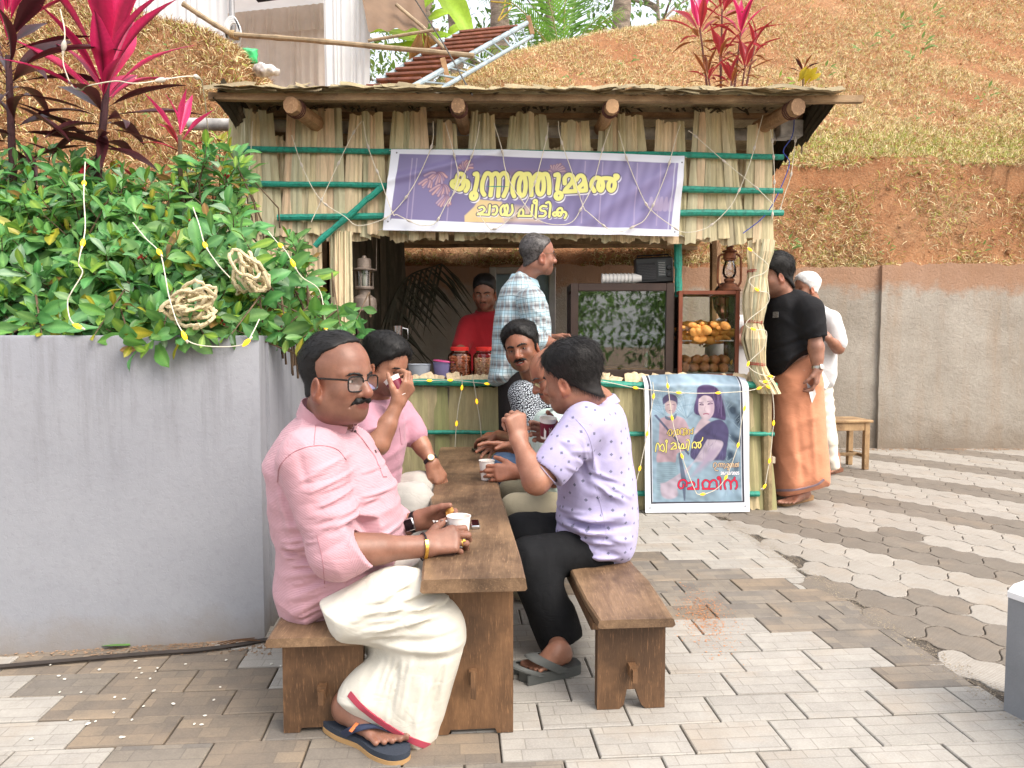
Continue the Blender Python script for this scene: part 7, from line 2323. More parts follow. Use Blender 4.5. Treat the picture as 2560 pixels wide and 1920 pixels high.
def man_behind():
 t = person('man in white shirt bending behind the glass snack case, half hidden by it', (1.6, 6.0, 0))
 SK = skin('dark_shade_skin', (.26, .12, .075))
 WH = cloth('white_cotton', (.66, .66, .67), 'plain', .3)
 H = Head(at(1812, 755, 5.75), (-.5, -.75, -.5), (.1, 0, 1), 1.0, h=.005)
 neck = at(1830, 795, 5.85)
 wr, el = at(1800, 850, 5.55), at(1856, 850, 5.7)
 hf, tp = hand(wr, (-.9, -.2, .1), (0, .3, 1), -1, ((20, 30, 20),) * 4, .03, (35, 25, 10), 1.0)
 torso = bodyshape([(1825, 786), (1790, 800), (1768, 850), (1770, 960), (1880, 970), (1895, 900), (1885, 820), (1850, 788)], 5.95, .14, .09, 0, 3)
 body(t, H, neck, [(U((forearm(el, wr, .042, .029), .02), (rc(at(1868, 815, 5.85), el, .05, .043), .02), (hf, .02)), .0065)], SK, core=GROW(torso, -.04))
 H.eyes(t); H.hair(t, HAIR_BLACK, FULL, thick=.009, top=.01, seed=81, strands=500, low=-.06)
 s0 = U((torso, .03), (rc(at(1870, 810, 5.88), at(1866, 840, 5.8), .08, .07), .03))
 garment('shirt', s0, .010, WH, t, [(torso, at(1830, 970, 5.95), at(1830, 790, 5.95), (0, 1, 0), 0)])
 legs = U((rc(at(1800, 960, 5.95), at(1800, 1190, 5.95), .11, .07), .05), (rc(at(1845, 960, 5.95), at(1845, 1190, 5.95), .11, .07), .05))
 garment('trousers', legs, .012, cloth('black_trouser', (.014, .011, .012), 'plain', .3), t, [(legs, at(1800, 960, 5.95), at(1800, 1190, 5.95), (0, 1, 0), 0)])
man_behind()
# =================================================================== FURNITURE AND THINGS ON THE STALL
WD_T = wood('worn_teak_top', (.095, .052, .028), (.31, .195, .11), (1, .10, 1), .5, .4, 22)
WD_L = wood('worn_teak_leg', (.10, .050, .024), (.26, .135, .062), (1, 1, .12), .55, .4, 22)
def plank(name, c0, c1, w, t, z, mat, parent, r, nseg=14, bev=.006):
 c0, c1 = Vector(c0), Vector(c1)
 ax = (c1 - c0).normalized(); sd = Vector((-ax.y, ax.x, 0)) * -1
 rows = []
 for i in range(nseg + 1):
  p = c0.lerp(c1, i / nseg)
  e0, e1 = r.normal(0, .0022), r.normal(0, .0022)
  k = .0 if 0 < i < nseg else bev * .8
  prof = [(-w / 2 + e0 + bev, z - t), (-w / 2 + e0, z - t + bev), (-w / 2 + e0 + k, z - bev), (-w / 2 + e0 + bev + k, z - k * .5), (-w / 6, z + r.normal(0, .0008) - k * .4), (w / 6, z + r.normal(0, .0008) - k * .4), (w / 2 + e1 - bev - k, z - k * .5), (w / 2 + e1 - k, z - bev), (w / 2 + e1, z - t + bev), (w / 2 + e1 - bev, z - t)]
  rows.append([p + sd * x + Vector((0, 0, h)) for x, h in prof])
 mb = MB().grid(rows)
 n = len(rows[0])
 F = [(k * n + n - 1, k * n, (k + 1) * n, (k + 1) * n + n - 1) for k in range(nseg)]
 mb.F += [tuple(reversed(q)) for q in F]
 mb.add(rows[0], [tuple(reversed(range(n)))]); mb.add(rows[-1], [tuple(range(n))])
 return mb.build(name, mat, parent)
def board_leg(name, c, w, t, z0, z1, mat, parent, notch=None, yaw=0):
 h = w / 2
 if notch == 'arch': poly = [(-h, z0), (-h * .45, z0)] + [(-h * .45 + h * .9 * i / 10, z0 + .075 * sin(pi * i / 10) ** .55) for i in range(1, 10)] + [(h * .45, z0), (h, z0), (h, z1), (-h, z1)]
 elif notch == 'vee': poly = [(-h, z0), (-h * .34, z0), (-h * .22, z0 + .012), (-.014, z0 + .062), (.014, z0 + .062), (h * .30, z0 + .012), (h * .42, z0), (h, z0), (h, z1), (-h, z1)]
 else: poly = [(-h, z0), (-h * .6, z0), (-h * .55, z0 + .014), (h * .55, z0 + .014), (h * .6, z0), (h, z0), (h, z1), (-h, z1)]
 A = Vector((cos(yaw), sin(yaw), 0)); N = Vector((-sin(yaw), cos(yaw), 0))
 return MB().prism(poly, Vector((c[0], c[1], 0)) - N * t / 2, A, Vector((0, 0, 1)), N, t).build(name, mat, parent, smooth=False)
def trestle(name, label, cat, near_l, near_r, z, length, t, leg_w, inset, notch, rails, seed, group=None):
 r = np.random.default_rng(seed)
 a, b = gnd(*near_l, z), gnd(*near_r, z)
 c0 = (a + b) / 2; c0.z = 0; w = (b - a).length
 c1 = c0 + E2 * length
 o = thing(name, label, cat, c0, group)
 plank('top_board', c0, c1, w, t, z, WD_T, o, r)
 for q in (inset, length - inset):
  p = c0 + E2 * q
  board_leg('leg_board', p, leg_w, .042, .001, z - t - .0005, WD_L, o, notch, YAW)
 if rails:
  for s in (-1, 1):
   p = c0 + E1 * s * (leg_w / 2 + .0095)
   mb = MB().prism([(.05, z - t - .001), (.05, z - t - .022), (.075, z - t - .032), (length - .075, z - t - .032), (length - .05, z - t - .022), (length - .05, z - t - .001)], p - E1 * .009, E2, Vector((0, 0, 1)), E1, .018)
   mb.build('side_rail', WD_L, o, smooth=False)
 m0, m1 = c0 + E2 * (inset - .05), c0 + E2 * (length - inset + .05)
 zs = z * (.36 if z > .4 else .42)
 mb = MB().prism([(-.012, -.018), (.012, -.018), (.012, .018), (-.012, .018)], m0 + Vector((0, 0, zs)), E1, Vector((0, 0, 1)), E2, (m1 - m0).length)
 mb.build('stretcher', WD_L, o, smooth=False)
 kq = .35 if z < .4 else .75
 MB().prism([(a_ * .8, b_ * kq) for a_, b_ in ((-.010, -.06), (.008, -.066), (.011, .02), (.010, .045), (-.009, .045))], m0 + E2 * -.002 + Vector((.002, -.018, zs - .004)), E1, Vector((0, 0, 1)), E2, .018).build('tenon_wedge', WD_L, o, smooth=False)
 return o
trestle('long_table', 'long narrow worn wooden table between the seated men', 'table', (1049, 1447), (1317, 1443), .500, 2.52, .040, .236, .13, None, False, 1)
trestle('bench', 'worn wooden bench under the man in the white mundu', 'bench', (664, 1592), (928, 1592), .312, 2.55, .028, .232, .085, None, True, 2, 'benches along the table')
trestle('bench', 'worn wooden bench with notched leg boards under the man in lavender', 'bench', (1493, 1554), (1690, 1540), .312, 2.45, .028, .214, .085, 'vee', True, 3, 'benches along the table')
def phone():
 c = gnd(1188, 1312, .506)
 t = thing('mobile_phone', 'small silver phone lying on the table beside the white cup', 'phone', c)
 R = Matrix.Rotation(.10, 3, 'Z')
 MB().box(c + Vector((0, 0, .001)), (.030, .085, .013), R, .003).build('phone_case', STEEL, t)
 MB().box(c + Vector((0, 0, .0085)), (.024, .076, .001), R).build('phone_screen', M('black_screen', (.006, .006, .008), .1), t)
phone()
def stool():
 c = dg(1832, 978); z = .445
 t = thing('stool', 'small square wooden stool by the concrete wall', 'stool', c)
 c = Vector((2.98, 6.66, 0))
 W_ = wood('pale_stool_wood', (.26, .15, .07), (.52, .35, .18), (1, 1, .3), .6, .3, 14)
 R = Matrix.Rotation(.10, 3, 'Z')
 for k in range(3): MB().box(c + R @ Vector((0, -.112 + .112 * k, z - .011)), (.40, .109, .022), R, .004).build('seat_board', W_, t)
 for sx in (-1, 1):
  for sy in (-1, 1):
   MB().box(c + R @ Vector((sx * .155, sy * .13, (z - .022) / 2)), (.045, .045, z - .024), R, .004).build('leg', W_, t)
 for sy in (-1, 1): MB().box(c + R @ Vector((0, sy * .133, z - .06)), (.27, .024, .07), R, .003).build('apron', W_, t)
 for sx in (-1, 1):
  MB().box(c + R @ Vector((sx * .155, 0, z - .06)), (.022, .21, .07), R, .003).build('apron', W_, t)
  MB().box(c + R @ Vector((sx * .155, 0, .12)), (.022, .215, .028), R, .003).build('stretcher', W_, t)
 MB().box(c + R @ Vector((0, 0, .12)), (.288, .022, .028), R, .003).build('stretcher', W_, t)
stool()
def fr_box(o, x0, x1, y0, y1, z0, z1, wd, mat, front_wd=None):
 def bar(a, b, nm='frame_bar'):
  a, b = Vector(a), Vector(b)
  s = [abs(q) + wd for q in (b - a)]
  MB().box((a + b) / 2, s, None, .003).build(nm, mat, o)
 h = wd / 2
 for x in (x0 + h, x1 - h):
  for y in (y0 + h, y1 - h): bar((x, y, z0 + h), (x, y, z1 - h))
 for z in (z0 + h, z1 - h):
  for y in (y0 + h, y1 - h): bar((x0 + wd * 1.5 + .001, y, z), (x1 - wd * 1.5 - .001, y, z))
  for x in (x0 + h, x1 - h): bar((x, y0 + wd * 1.5 + .001, z), (x, y1 - wd * 1.5 - .001, z))
def lump(c, r3, seed, amp=.08, R=None, h=None):
 m = max(r3)
 f_ = DISP(ell((0, 0, 0), r3), snoise(seed, 1.6 / m, n=6), amp * m * .5)
 return isomesh(f_, h or m / 4.2)
def cases():
 CT = f(1200, 822).z + .0125
 a, b = d(1232, 806, 5.06), d(1456, 612, 5.06)
 x0, x1, z0, z1, y0, y1 = a.x, b.x, CT + .003, b.z, 5.05, 5.40
 t = thing('display_cabinet', 'dark brown glass fronted cabinet on the stall counter', 'cabinet', ((x0 + x1) / 2, 5.2, z0))
 DB = M('dark_brown_frame', (.050, .030, .024), .4, .12, 9, bump=.1)
 fr_box(t, x0, x1, y0, y1, z0, z1, .052, DB)
 g = glass('cabinet_glass', (.86, .90, .88), .02, .12)
 MB().box(((x0 + x1) / 2, y0 + .022, (z0 + z1) / 2), (x1 - x0 - .106, .004, z1 - z0 - .106)).build('glass_pane', g, t, smooth=False)
 for x in (x0 + .02, x1 - .02): MB().box((x, (y0 + y1) / 2, (z0 + z1) / 2), (.004, y1 - y0 - .106, z1 - z0 - .106)).build('glass_pane', g, t, smooth=False)
 MB().box(((x0 + x1) / 2, y1 - .015, (z0 + z1) / 2), (x1 - x0 - .106, .008, z1 - z0 - .106)).build('back_panel', M('dark_back_panel', (.035, .030, .026), .7), t, smooth=False)
 zm = d(1300, 722, 5.2).z
 MB().box(((x0 + x1) / 2, (y0 + y1) / 2, zm), (x1 - x0 - .11, y1 - y0 - .12, .006)).build('glass_shelf', glass('shelf_glass', (.8, .9, .86), .02, .15), t, smooth=False)
 MB().box(((x0 + x1) / 2, (y0 + y1) / 2, z0 + .058), (x1 - x0 - .11, y1 - y0 - .11, .012)).build('bottom_board', M('orange_brown_board', (.36, .16, .05), .5), t, smooth=False)
 wb = thing('water_bottle', 'small clear plastic water bottle inside the dark glass cabinet', 'bottle', (x1 - .16, 5.18, z0 + .064))
 MB().lathe([(.024, 0), (.026, .006), (.025, .05), (.026, .09), (.020, .115), (.0105, .128), (.0105, .136)], (x1 - .16, 5.18, z0 + .065), None, 16).build('bottle_body', glass('bottle_plastic', (.85, .92, .95), .05, .2), wb)
 MB().lathe([(.013, 0), (.013, .016), (.012, .018)], (x1 - .16, 5.18, z0 + .2012), None, 14).build('bottle_cap', M('white_cap', (.75, .75, .75), .4), wb)
 pl = thing('snack_plate', 'steel plate with a few snacks inside the dark glass cabinet', 'plate', (x0 + .25, 5.2, z0 + .064))
 MB().lathe([(.06, 0), (.10, .004), (.12, .014), (.118, .015), (.098, .006), (.0, .005)], (x0 + .27, 5.2, z0 + .065), None, 24, cap=False).build('plate_dish', STEEL, pl)
 a, b = d(1464, 808, 5.03), d(1598, 628, 5.03)
 x0, x1, z1, y0, y1 = a.x, b.x, b.z, 5.02, 5.30
 t = thing('snack_case', 'red brown glass snack case filled with fritters on the counter', 'display case', ((x0 + x1) / 2, 5.15, z0))
 RB = M('red_brown_frame', (.22, .062, .030), .45, .15, 9, bump=.1)
 fr_box(t, x0, x1, y0, y1, z0, z1, .026, RB)
 g2 = glass('case_glass', (.95, .95, .93), .01, .015)
 MB().box(((x0 + x1) / 2, y0 + .010, (z0 + z1) / 2), (x1 - x0 - .054, .003, z1 - z0 - .054)).build('glass_pane', g2, t, smooth=False)
 for x in (x0 + .010, x1 - .010): MB().box((x, (y0 + y1) / 2, (z0 + z1) / 2), (.003, y1 - y0 - .054, z1 - z0 - .054)).build('glass_pane', g2, t, smooth=False)
 MB().box(((x0 + x1) / 2, (y0 + y1) / 2, z1 - .012), (x1 - x0 - .054, y1 - y0 - .054, .004)).build('top_pane', g2, t, smooth=False)
 MB().box(((x0 + x1) / 2, (y0 + y1) / 2, z0 + .030), (x1 - x0 - .054, y1 - y0 - .054, .006)).build('bottom_tray', M('tray_steel', (.45, .45, .45), .35, metal=.8), t, smooth=False)
 zs = d(1530, 736, 5.1).z
 MB().box(((x0 + x1) / 2, (y0 + y1) / 2, zs), (x1 - x0 - .056, y1 - y0 - .056, .006)).build('shelf', M('white_shelf', (.75, .75, .74), .4), t, smooth=False)
 FR = M('golden_fritter', (.90, .44, .11), .5, .3, 40, bump=.6, bs=160, bd=.006, col2=(.66, .26, .05))
 BL = M('brown_fried_ball', (.60, .27, .11), .6, .3, 60, bump=.8, bs=170, bd=.006, col2=(.36, .13, .045))
 meshes = []
 for k in range(5):
  V, Q = lump((0, 0, 0), (.050, .020, .018), 200 + k, .55)
  me = mesh_np('fritter', V, Q); me.materials.append(FR); meshes.append(me)
 r = np.random.default_rng(8)
 n = 0
 for lay, (cnt, zz) in enumerate(((26, .024), (24, .056), (18, .088), (10, .118))):
  for i in range(cnt):
   o = bpy.data.objects.new('banana_fritter', meshes[n % 5]); COL.objects.link(o); n += 1
   px = x0 + .05 + (x1 - x0 - .10) * ((i + .5 * (lay % 2)) % 6.5) / 6.5 + r.uniform(-.008, .008)
   py = y0 + .045 + (y1 - y0 - .10) * (i // 6) / 4 + r.uniform(-.01, .01)
   o.matrix_world = Matrix.Translation((px, py, zs + zz)) @ Matrix.Rotation(r.uniform(0, 3.14), 4, 'Z') @ Matrix.Rotation(r.uniform(-.5, .5), 4, 'Y') @ Matrix.Rotation(r.uniform(-.6, .6), 4, 'X') @ Matrix.Scale(r.uniform(1.0, 1.3), 4)
   tag(o, 'golden banana fritter heaped on the upper shelf of the snack case', 'fritter', 'banana fritters in the snack case')
 meshes = []
 for k in range(4):
  V, Q = lump((0, 0, 0), (.034, .033, .031), 230 + k, .28)
  me = mesh_np('fried_ball', V, Q); me.materials.append(BL); meshes.append(me)
 n = 0
 for lay, (cols, rows_, zz) in enumerate(((5, 3, .066), (5, 2, .118))):
  for i in range(cols * rows_):
   o = bpy.data.objects.new('fried_ball', meshes[n % 4]); COL.objects.link(o); n += 1
   px = x0 + .062 + (x1 - x0 - .124) * ((i % cols) + .5 * (lay % 2) * .6) / (cols - .6) + r.uniform(-.005, .005)
   py = y0 + .055 + .072 * (i // cols) + .03 * lay
   o.matrix_world = Matrix.Translation((min(px, x1 - .06), py, z0 + zz)) @ Matrix.Rotation(r.uniform(0, 6), 4, 'Z') @ Matrix.Rotation(r.uniform(0, 6), 4, 'X')
   tag(o, 'round brown fried ball heaped at the bottom of the snack case', 'fried snack', 'fried balls in the snack case')
 top = d(1345, 612, 5.06).z
 a, b = d(1373, 606, 5.16), d(1455, 555, 5.16)
 t = thing('radio', 'old black transistor radio standing on the dark cabinet', 'radio', ((a.x + b.x) / 2, 5.2, top))
 BP = M('black_radio_plastic', (.018, .018, .020), .35, .1)
 cx, w, h = (a.x + b.x) / 2, b.x - a.x, b.z - top
 R = Matrix.Rotation(-.05, 3, 'Y')
 cc = Vector((cx, 5.2, top + h / 2 + .004))
 MB().box(cc, (w, .085, h - .006), R, .012).build('radio_body', BP, t)
 MB().box(cc + R @ Vector((-.055, -.044, -.01)), (w * .50, .006, h * .62), R, .003).build('speaker_grille', M('dark_grille', (.035, .035, .038), .6, bump=.9, bs=600), t)
 for k in range(9):
  MB().box(cc + R @ Vector((-.055, -.0485, -.055 + .011 * k)), (w * .46, .003, .003), R).build('grille_bar', M('grille_bar_grey', (.06, .06, .065), .4), t)
 MB().box(cc + R @ Vector((.050, -.044, .01)), (.058, .004, h * .62), R, .001).build('tuning_scale', M('scale_panel', (.05, .055, .06), .25), t)
 for k in range(8): MB().box(cc + R @ Vector((.050, -.0468, -.035 + .012 * k)), (.045, .001, .002), R).build('scale_mark', M('pale_mark', (.5, .5, .48), .5), t)
 RY = R @ Matrix.Rotation(pi / 2, 3, 'X')
 for z in (-.035, .012): MB().lathe([(.017, 0), (.018, .004), (.015, .013), (.0, .014)], cc + R @ Vector((.098, -.041, z)), RY, 18, cap=False).build('knob', BP, t)
 MB().tube([cc + R @ Vector((-.11, 0, h / 2 - .004)), cc + R @ Vector((-.108, 0, h / 2 + .012)), cc + R @ Vector((.108, 0, h / 2 + .012)), cc + R @ Vector((.11, 0, h / 2 - .004))], .005, 8).build('carry_handle', BP, t)
 p, q = d(1300, 600, 5.16), d(1373, 594, 5.17)
 p.z = q.z = top + .038; q.z += .004
 ax = (q - p).normalized()
 t = thing('cup_stack', 'stack of white paper cups lying on its side on the cabinet', 'cup stack', (p + q) / 2)
 RX = frame(Vector((0, 1, 0)), ax); L = (q - p).length
 for k in range(9):
  o_ = p + ax * (L * k / 9)
  MB().lathe([(.028, .05), (.0365, 0), (.0385, .0005), (.0385, .004), (.035, .0035), (.030, .03)], o_, RX, 20, cap=False).build('paper_cup', CUP_WHITE, t)
 MB().lathe([(.030, .0), (.026, .05), (.001, .051)], p + ax * (L * .95), RX, 20, cap=False).build('cup_bottom', CUP_WHITE, t)
 b0 = d(1575, 624, 5.12); b0.z = d(1575, 628, 5.03).z + .002
 t = thing('hurricane_lantern', 'rusty copper hurricane lantern on top of the snack case', 'lantern', b0)
 CP_ = M('rusted_copper', (.30, .105, .045), .5, .35, 22, bump=.5, bs=140, metal=.55, col2=(.12, .05, .03))
 k = (d(1575, 522, 5.12).z - b0.z) / .335
 def P(q): return [(a_ * k, b_ * k) for a_, b_ in q]
 MB().lathe(P([(.078, 0), (.080, .006), (.074, .016), (.060, .030), (.052, .048), (.040, .054), (.030, .058), (.030, .066)]), b0, None, 28).build('fuel_tank', CP_, t)
 MB().lathe(P([(.030, .066), (.036, .070), (.034, .084), (.022, .088)]), b0, None, 20).build('burner', CP_, t)
 MB().lathe(P([(.026, .088), (.038, .10), (.047, .125), (.045, .155), (.036, .185), (.030, .205)]), b0, None, 24, cap=False).build('glass_globe', glass('lantern_glass', (.93, .93, .9), .02, .12), t)
 MB().lathe(P([(.030, .203), (.036, .207), (.036, .216), (.044, .220), (.040, .250), (.034, .262), (.052, .266), (.048, .274), (.022, .283), (.022, .296), (.030, .300), (.012, .312), (.0, .314)]), b0, None, 24, cap=False).build('chimney', CP_, t)
 for s in (-1, 1):
  MB().tube([b0 + Vector(v) * k for v in smooth_path([(s * .062, 0, .030), (s * .070, 0, .050), (s * .078, 0, .07), (s * .078, 0, .15), (s * .074, 0, .225), (s * .055, 0, .248), (s * .040, 0, .250)], 5)], .0078 * k, 8).build('side_tube', CP_, t)
 for s in (-1, 1): MB().tube([b0 + Vector((s * .052, -.03, .095)) * k, b0 + Vector((0, -.054, .13)) * k, b0 + Vector((-s * .046, -.03, .165)) * k], .0014 * k, 5).build('guard_wire', CP_, t)
 MB().tube([b0 + Vector(v) * k for v in smooth_path([(-.078, 0, .20), (-.085, .01, .26), (-.06, .012, .36), (0, .014, .40), (.06, .012, .36), (.085, .01, .26), (.078, 0, .20)], 5)], .0015 * k, 5).build('bail_wire', CP_, t)
 c0 = d(788, 672, 4.98)
 t = thing('pressure_lantern', 'old grey pressure lantern hanging by wires at the left of the opening', 'lantern', c0)
 TN = M('tarnished_tin', (.34, .28, .24), .55, .3, 18, bump=.4, bs=110, metal=.5, col2=(.19, .15, .12))
 k = (d(788, 547, 4.98).z - c0.z) / .39
 MB().lathe(P([(.082, 0), (.084, .006), (.078, .014), (.082, .045), (.076, .085), (.050, .105), (.040, .110), (.040, .145), (.062, .148), (.064, .160), (.060, .165)]), c0, None, 28).build('tank', TN, t)
 MB().lathe(P([(.052, .165), (.052, .270)]), c0, None, 24, cap=False).build('glass_cylinder', glass('lantern_glass', (.93, .93, .9)), t)
 for i in range(6):
  a_ = 2 * pi * i / 6 + .3
  MB().tube([c0 + Vector((cos(a_) * .057, sin(a_) * .057, .165)) * k, c0 + Vector((cos(a_) * .057, sin(a_) * .057, .272)) * k], .003 * k, 6).build('guard_bar', TN, t)
 MB().lathe(P([(.012, .165), (.016, .18), (.018, .23), (.010, .25)]), c0, None, 12).build('mantle', M('white_mantle', (.7, .68, .62), .8), t)
 MB().lathe(P([(.058, .270), (.084, .274), (.085, .280), (.060, .286), (.046, .292), (.046, .348), (.040, .354), (.018, .356), (.014, .372), (.0, .374)]), c0, None, 28, cap=False).build('hood', TN, t)
 for s in (-1, 1): MB().tube([c0 + Vector((s * .082, 0, .276)) * k, c0 + Vector((s * .082, .01, .40)) * k, Vector((c0.x + s * .082 * k, 5.0, f(800, 505).z + .02))], .0022, 5).build('hanging_wire', TN, t)
 def jar(px0, px1, py0, py1, label, mats, kind):
  a_, b_ = d(px0, py1, 5.13), d(px1, py0, 5.13)
  cx, r_, h = (a_.x + b_.x) / 2, (b_.x - a_.x) / 2, b_.z - CT
  c = Vector((cx, 5.13, CT + .002))
  t = thing('sweet_jar', label, 'jar', c, 'sweet jars on the counter')
  MB().lathe([(r_ * .90, 0), (r_, .008), (r_, h * .70), (r_ * .93, h * .77), (r_ * .72, h * .82), (r_ * .72, h * .87)], c, None, 28, cap=False).build('jar_wall', glass('jar_plastic', (.97, .96, .95), .04, .02), t)
  MB().lathe([(r_ * .76, h * .87), (r_ * .79, h * .88), (r_ * .79, h * .985), (r_ * .72, h), (0, h)], c, None, 28, cap=False).build('jar_lid', M('red_plastic', (.62, .03, .025), .35, .05), t)
  r2 = np.random.default_rng(px0)
  mb = MB(); rr_ = .0125 if kind == 0 else .0115
  z = rr_
  while z < h * .62:
   for ring, cnt in ((r_ - rr_ * 1.25, 15), (r_ - rr_ * 3.3, 9)):
    for i in range(cnt):
     a2 = 2 * pi * i / cnt + r2.uniform(-.12, .12) + z * 40
     mb.ball(c + Vector((cos(a2) * ring, sin(a2) * ring, .008 + z + r2.uniform(-.004, .004))), (rr_ * r2.uniform(.9, 1.1), rr_ * r2.uniform(.8, 1.1), rr_ * r2.uniform(.75, 1.0)), Matrix.Rotation(r2.uniform(0, 3), 3, 'Y'), 7, 5)
   z += rr_ * 1.55
  o = mb.build('sweets', mats, t); o['kind'] = 'stuff'
 jar(968, 1018, 750, 814, 'red lidded plastic jar of reddish brown round sweets, left of the pair', M('brown_sweet', (.82, .33, .17), .5, .2, 30, col2=(.62, .20, .09)), 0)
 jar(1022, 1072, 750, 814, 'red lidded plastic jar of pink and yellow sweets beside the plaid shirt', M('pink_sweet', (.92, .50, .38), .5, .2, 30, col2=(.90, .68, .36)), 1)
 def tub(px0, px1, py0, py1, label, col, lid):
  a_, b_ = d(px0, py1, 5.16), d(px1, py0, 5.16)
  cx, r_, h = (a_.x + b_.x) / 2, (b_.x - a_.x) / 2, b_.z - CT
  c = Vector((cx, 5.16, CT + .002))
  t = thing('plastic_tub', label, 'tub', c)
  mt = M('tub_' + lid, col, .35, .06, trans=.35)
  MB().lathe([(r_ * .84, 0), (r_ * .86, .004), (r_ * .96, h * .86), (r_, h * .88), (r_, h * .93), (r_ * .97, h * .94), (r_ * .94, h * .88), (r_ * .82, .01), (0, .01)], c, None, 28, cap=False).build('tub_wall', mt, t)
  if lid == 'pink':
   R_ = Matrix.Rotation(.10, 3, 'Y')
   MB().lathe([(r_ * 1.02, 0), (r_ * 1.03, .004), (r_ * .98, .010), (0, .011)], c + Vector((.004, 0, h * .95)), R_, 28, cap=False).build('tub_lid', M('pink_lid', (.72, .10, .30), .35), t)
  else:
   MB().lathe([(r_ * .9, h * .45), (r_ * .5, h * .52), (0, h * .58)], c, None, 20, cap=False).build('flour', M('white_flour', (.75, .73, .68), .9), t)
 tub(881, 931, 785, 814, 'open translucent plastic tub of flour at the left of the counter', (.55, .60, .68), 'clear')
 tub(935, 988, 781, 814, 'lilac plastic tub with a pink lid left of the sweet jars', (.40, .36, .66), 'pink')
 c = d(858, 812, 5.3); c.z = CT + .002
 t = thing('tea_boiler', 'tall cylindrical steel tea boiler on the counter behind the drinker', 'boiler', c)
 hh = d(858, 752, 5.3).z - c.z
 MB().lathe([(.085, 0), (.09, .01), (.088, hh - .02), (.092, hh - .015), (.092, hh), (.0, hh + .004)], c, None, 28, cap=False).build('boiler_body', STEEL, t)
 MB().tube([c + Vector((-.02, -.088, .05)), c + Vector((-.02, -.12, .05)), c + Vector((-.02, -.125, .03))], .008, 8).build('tap', STEEL, t)
 j = c + Vector((0, 0, hh + .006))
 t = thing('steel_jug', 'steel milk jug standing on the tea boiler', 'jug', j)
 h2 = d(860, 704, 5.3).z - j.z
 MB().lathe([(.040, 0), (.042, .004), (.042, h2 * .7), (.047, h2), (.044, h2), (.040, h2 * .7), (.038, .01), (0, .01)], j, None, 24, cap=False).build('jug_body', STEEL, t)
 MB().tube([j + Vector((.042, 0, h2 * .9)), j + Vector((.078, 0, h2 * .85)), j + Vector((.080, 0, h2 * .4)), j + Vector((.043, 0, h2 * .25))], .005, 8).build('jug_handle', STEEL, t)
 x0, x1 = d(1057, 700, 6.3).x, d(1200, 700, 6.3).x
 zt = d(1130, 577, 6.3).z
 t = thing('framed_board', 'grey framed blue glass board standing at the back of the stall', 'board', ((x0 + x1) / 2, 6.3, 0))
 GA = M('grey_aluminium', (.40, .37, .36), .4, .08, metal=.4)
 for x in (x0 + .03, x1 - .03): MB().box((x, 6.3, zt / 2 + .0), (.058, .04, zt), None, .006).build('frame_side', GA, t)
 for z in (zt - .031, .45): MB().box(((x0 + x1) / 2, 6.3, z), (x1 - x0 - .1165, .038, .06), None, .006).build('frame_rail', GA, t)
 MB().box(((x0 + x1) / 2, 6.305, (zt + .45) / 2), (x1 - x0 - .11, .012, zt - .5)).build('blue_panel', M('grey_blue_panel', (.20, .27, .33), .2, .1), t, smooth=False)
 c = f(1652, 994, .02)
 tag(MB().box(c + Vector((.06, .02, 0)), (.022, .05, .045), None, .003).build('socket_box', M('beige_plastic', (.55, .47, .36), .5)), 'small beige electrical box fixed to the bamboo post', 'socket')
cases()
def cable():
 r = np.random.default_rng(3)
 pts = [dg(-260, 1462, .011), dg(0, 1440, .011), dg(180, 1424, .011), (dg(320, 1412, .011)), dg(430, 1404, .011), dg(520, 1392, .011), dg(575, 1382, .011), dg(650, 1372, .011), dg(700, 1300, .011)]
 tag(MB().tube([Vector(p) for p in smooth_path(pts, 8)], .0085, 8).build('ground_cable', M('brown_black_cable', (.045, .035, .03), .6, .2)), 'thick dark cable lying along the foot of the grey planter', 'cable')
 c = dg(250, 1398, .004)
 rows = []
 for i in range(9):
  u = i / 8; w = .030 * sin(pi * u) ** .7 * (1 - .25 * u)
  p = c + Vector(((u - .5) * .11, .006 * sin(u * 3), .004 + .006 * sin(pi * u)))
  rows.append([p + Vector((0, -w, .003)), p, p + Vector((0, w, .004))])
 tag(MB().grid(rows).build('fallen_leaf', M('fresh_leaf', (.10, .22, .05), .5)), 'single green leaf fallen at the foot of the planter', 'leaf')
 mb = MB()
 for k in range(3): mb.tube([dg(470 + k * 6, 1390 + k * 3, .012), dg(500 + k * 10, 1383, .03), dg(550 + k * 6, 1378 + k * 3, .014)], .002, 5)
 tag(mb.build('dry_twig', M('twig_brown', (.12, .06, .03), .9)), 'thin dry twigs lying beside the dark cable', 'twig')
cable()
# =================================================================== PLANTS AND LIGHT STRINGS
def leaf_mat(name, rough=.35, trans=.25, spec=.5, bump=.15):
 if name in MATS: return MATS[name]
 t = NT(name)
 at_ = t.n('ShaderNodeAttribute', attribute_name='tint')
 v = t.coord('Object', True)
 c = t.mix(t.ramp(t.noise(v, 30, 4, .6), [(.35, .35), (.65, 0.0)]), at_.outputs['Color'], t.mix(1.0, at_.outputs['Color'], (.55, .6, .5), 'MULTIPLY'))
 t.col(c); t.set(Roughness=rough); t.b.inputs['Specular IOR Level'].default_value = spec
 t.bump(t.noise(v, 55, 3, .6), bump, .004)
 tr = t.n('ShaderNodeBsdfTranslucent'); t.l(c, tr.inputs[0])
 mx = t.n('ShaderNodeMixShader', i_0=trans); out = t.t.nodes['Material Output']
 t.l(t.b.outputs[0], mx.inputs[1]); t.l(tr.outputs[0], mx.inputs[2]); t.l(mx.outputs[0], out.inputs[0])
 MATS[name] = t.m
 return t.m
LEAF = leaf_mat('glossy_leaf', .40, .26, .45)
BLADE = leaf_mat('cordyline_leaf', .36, .30, .45)
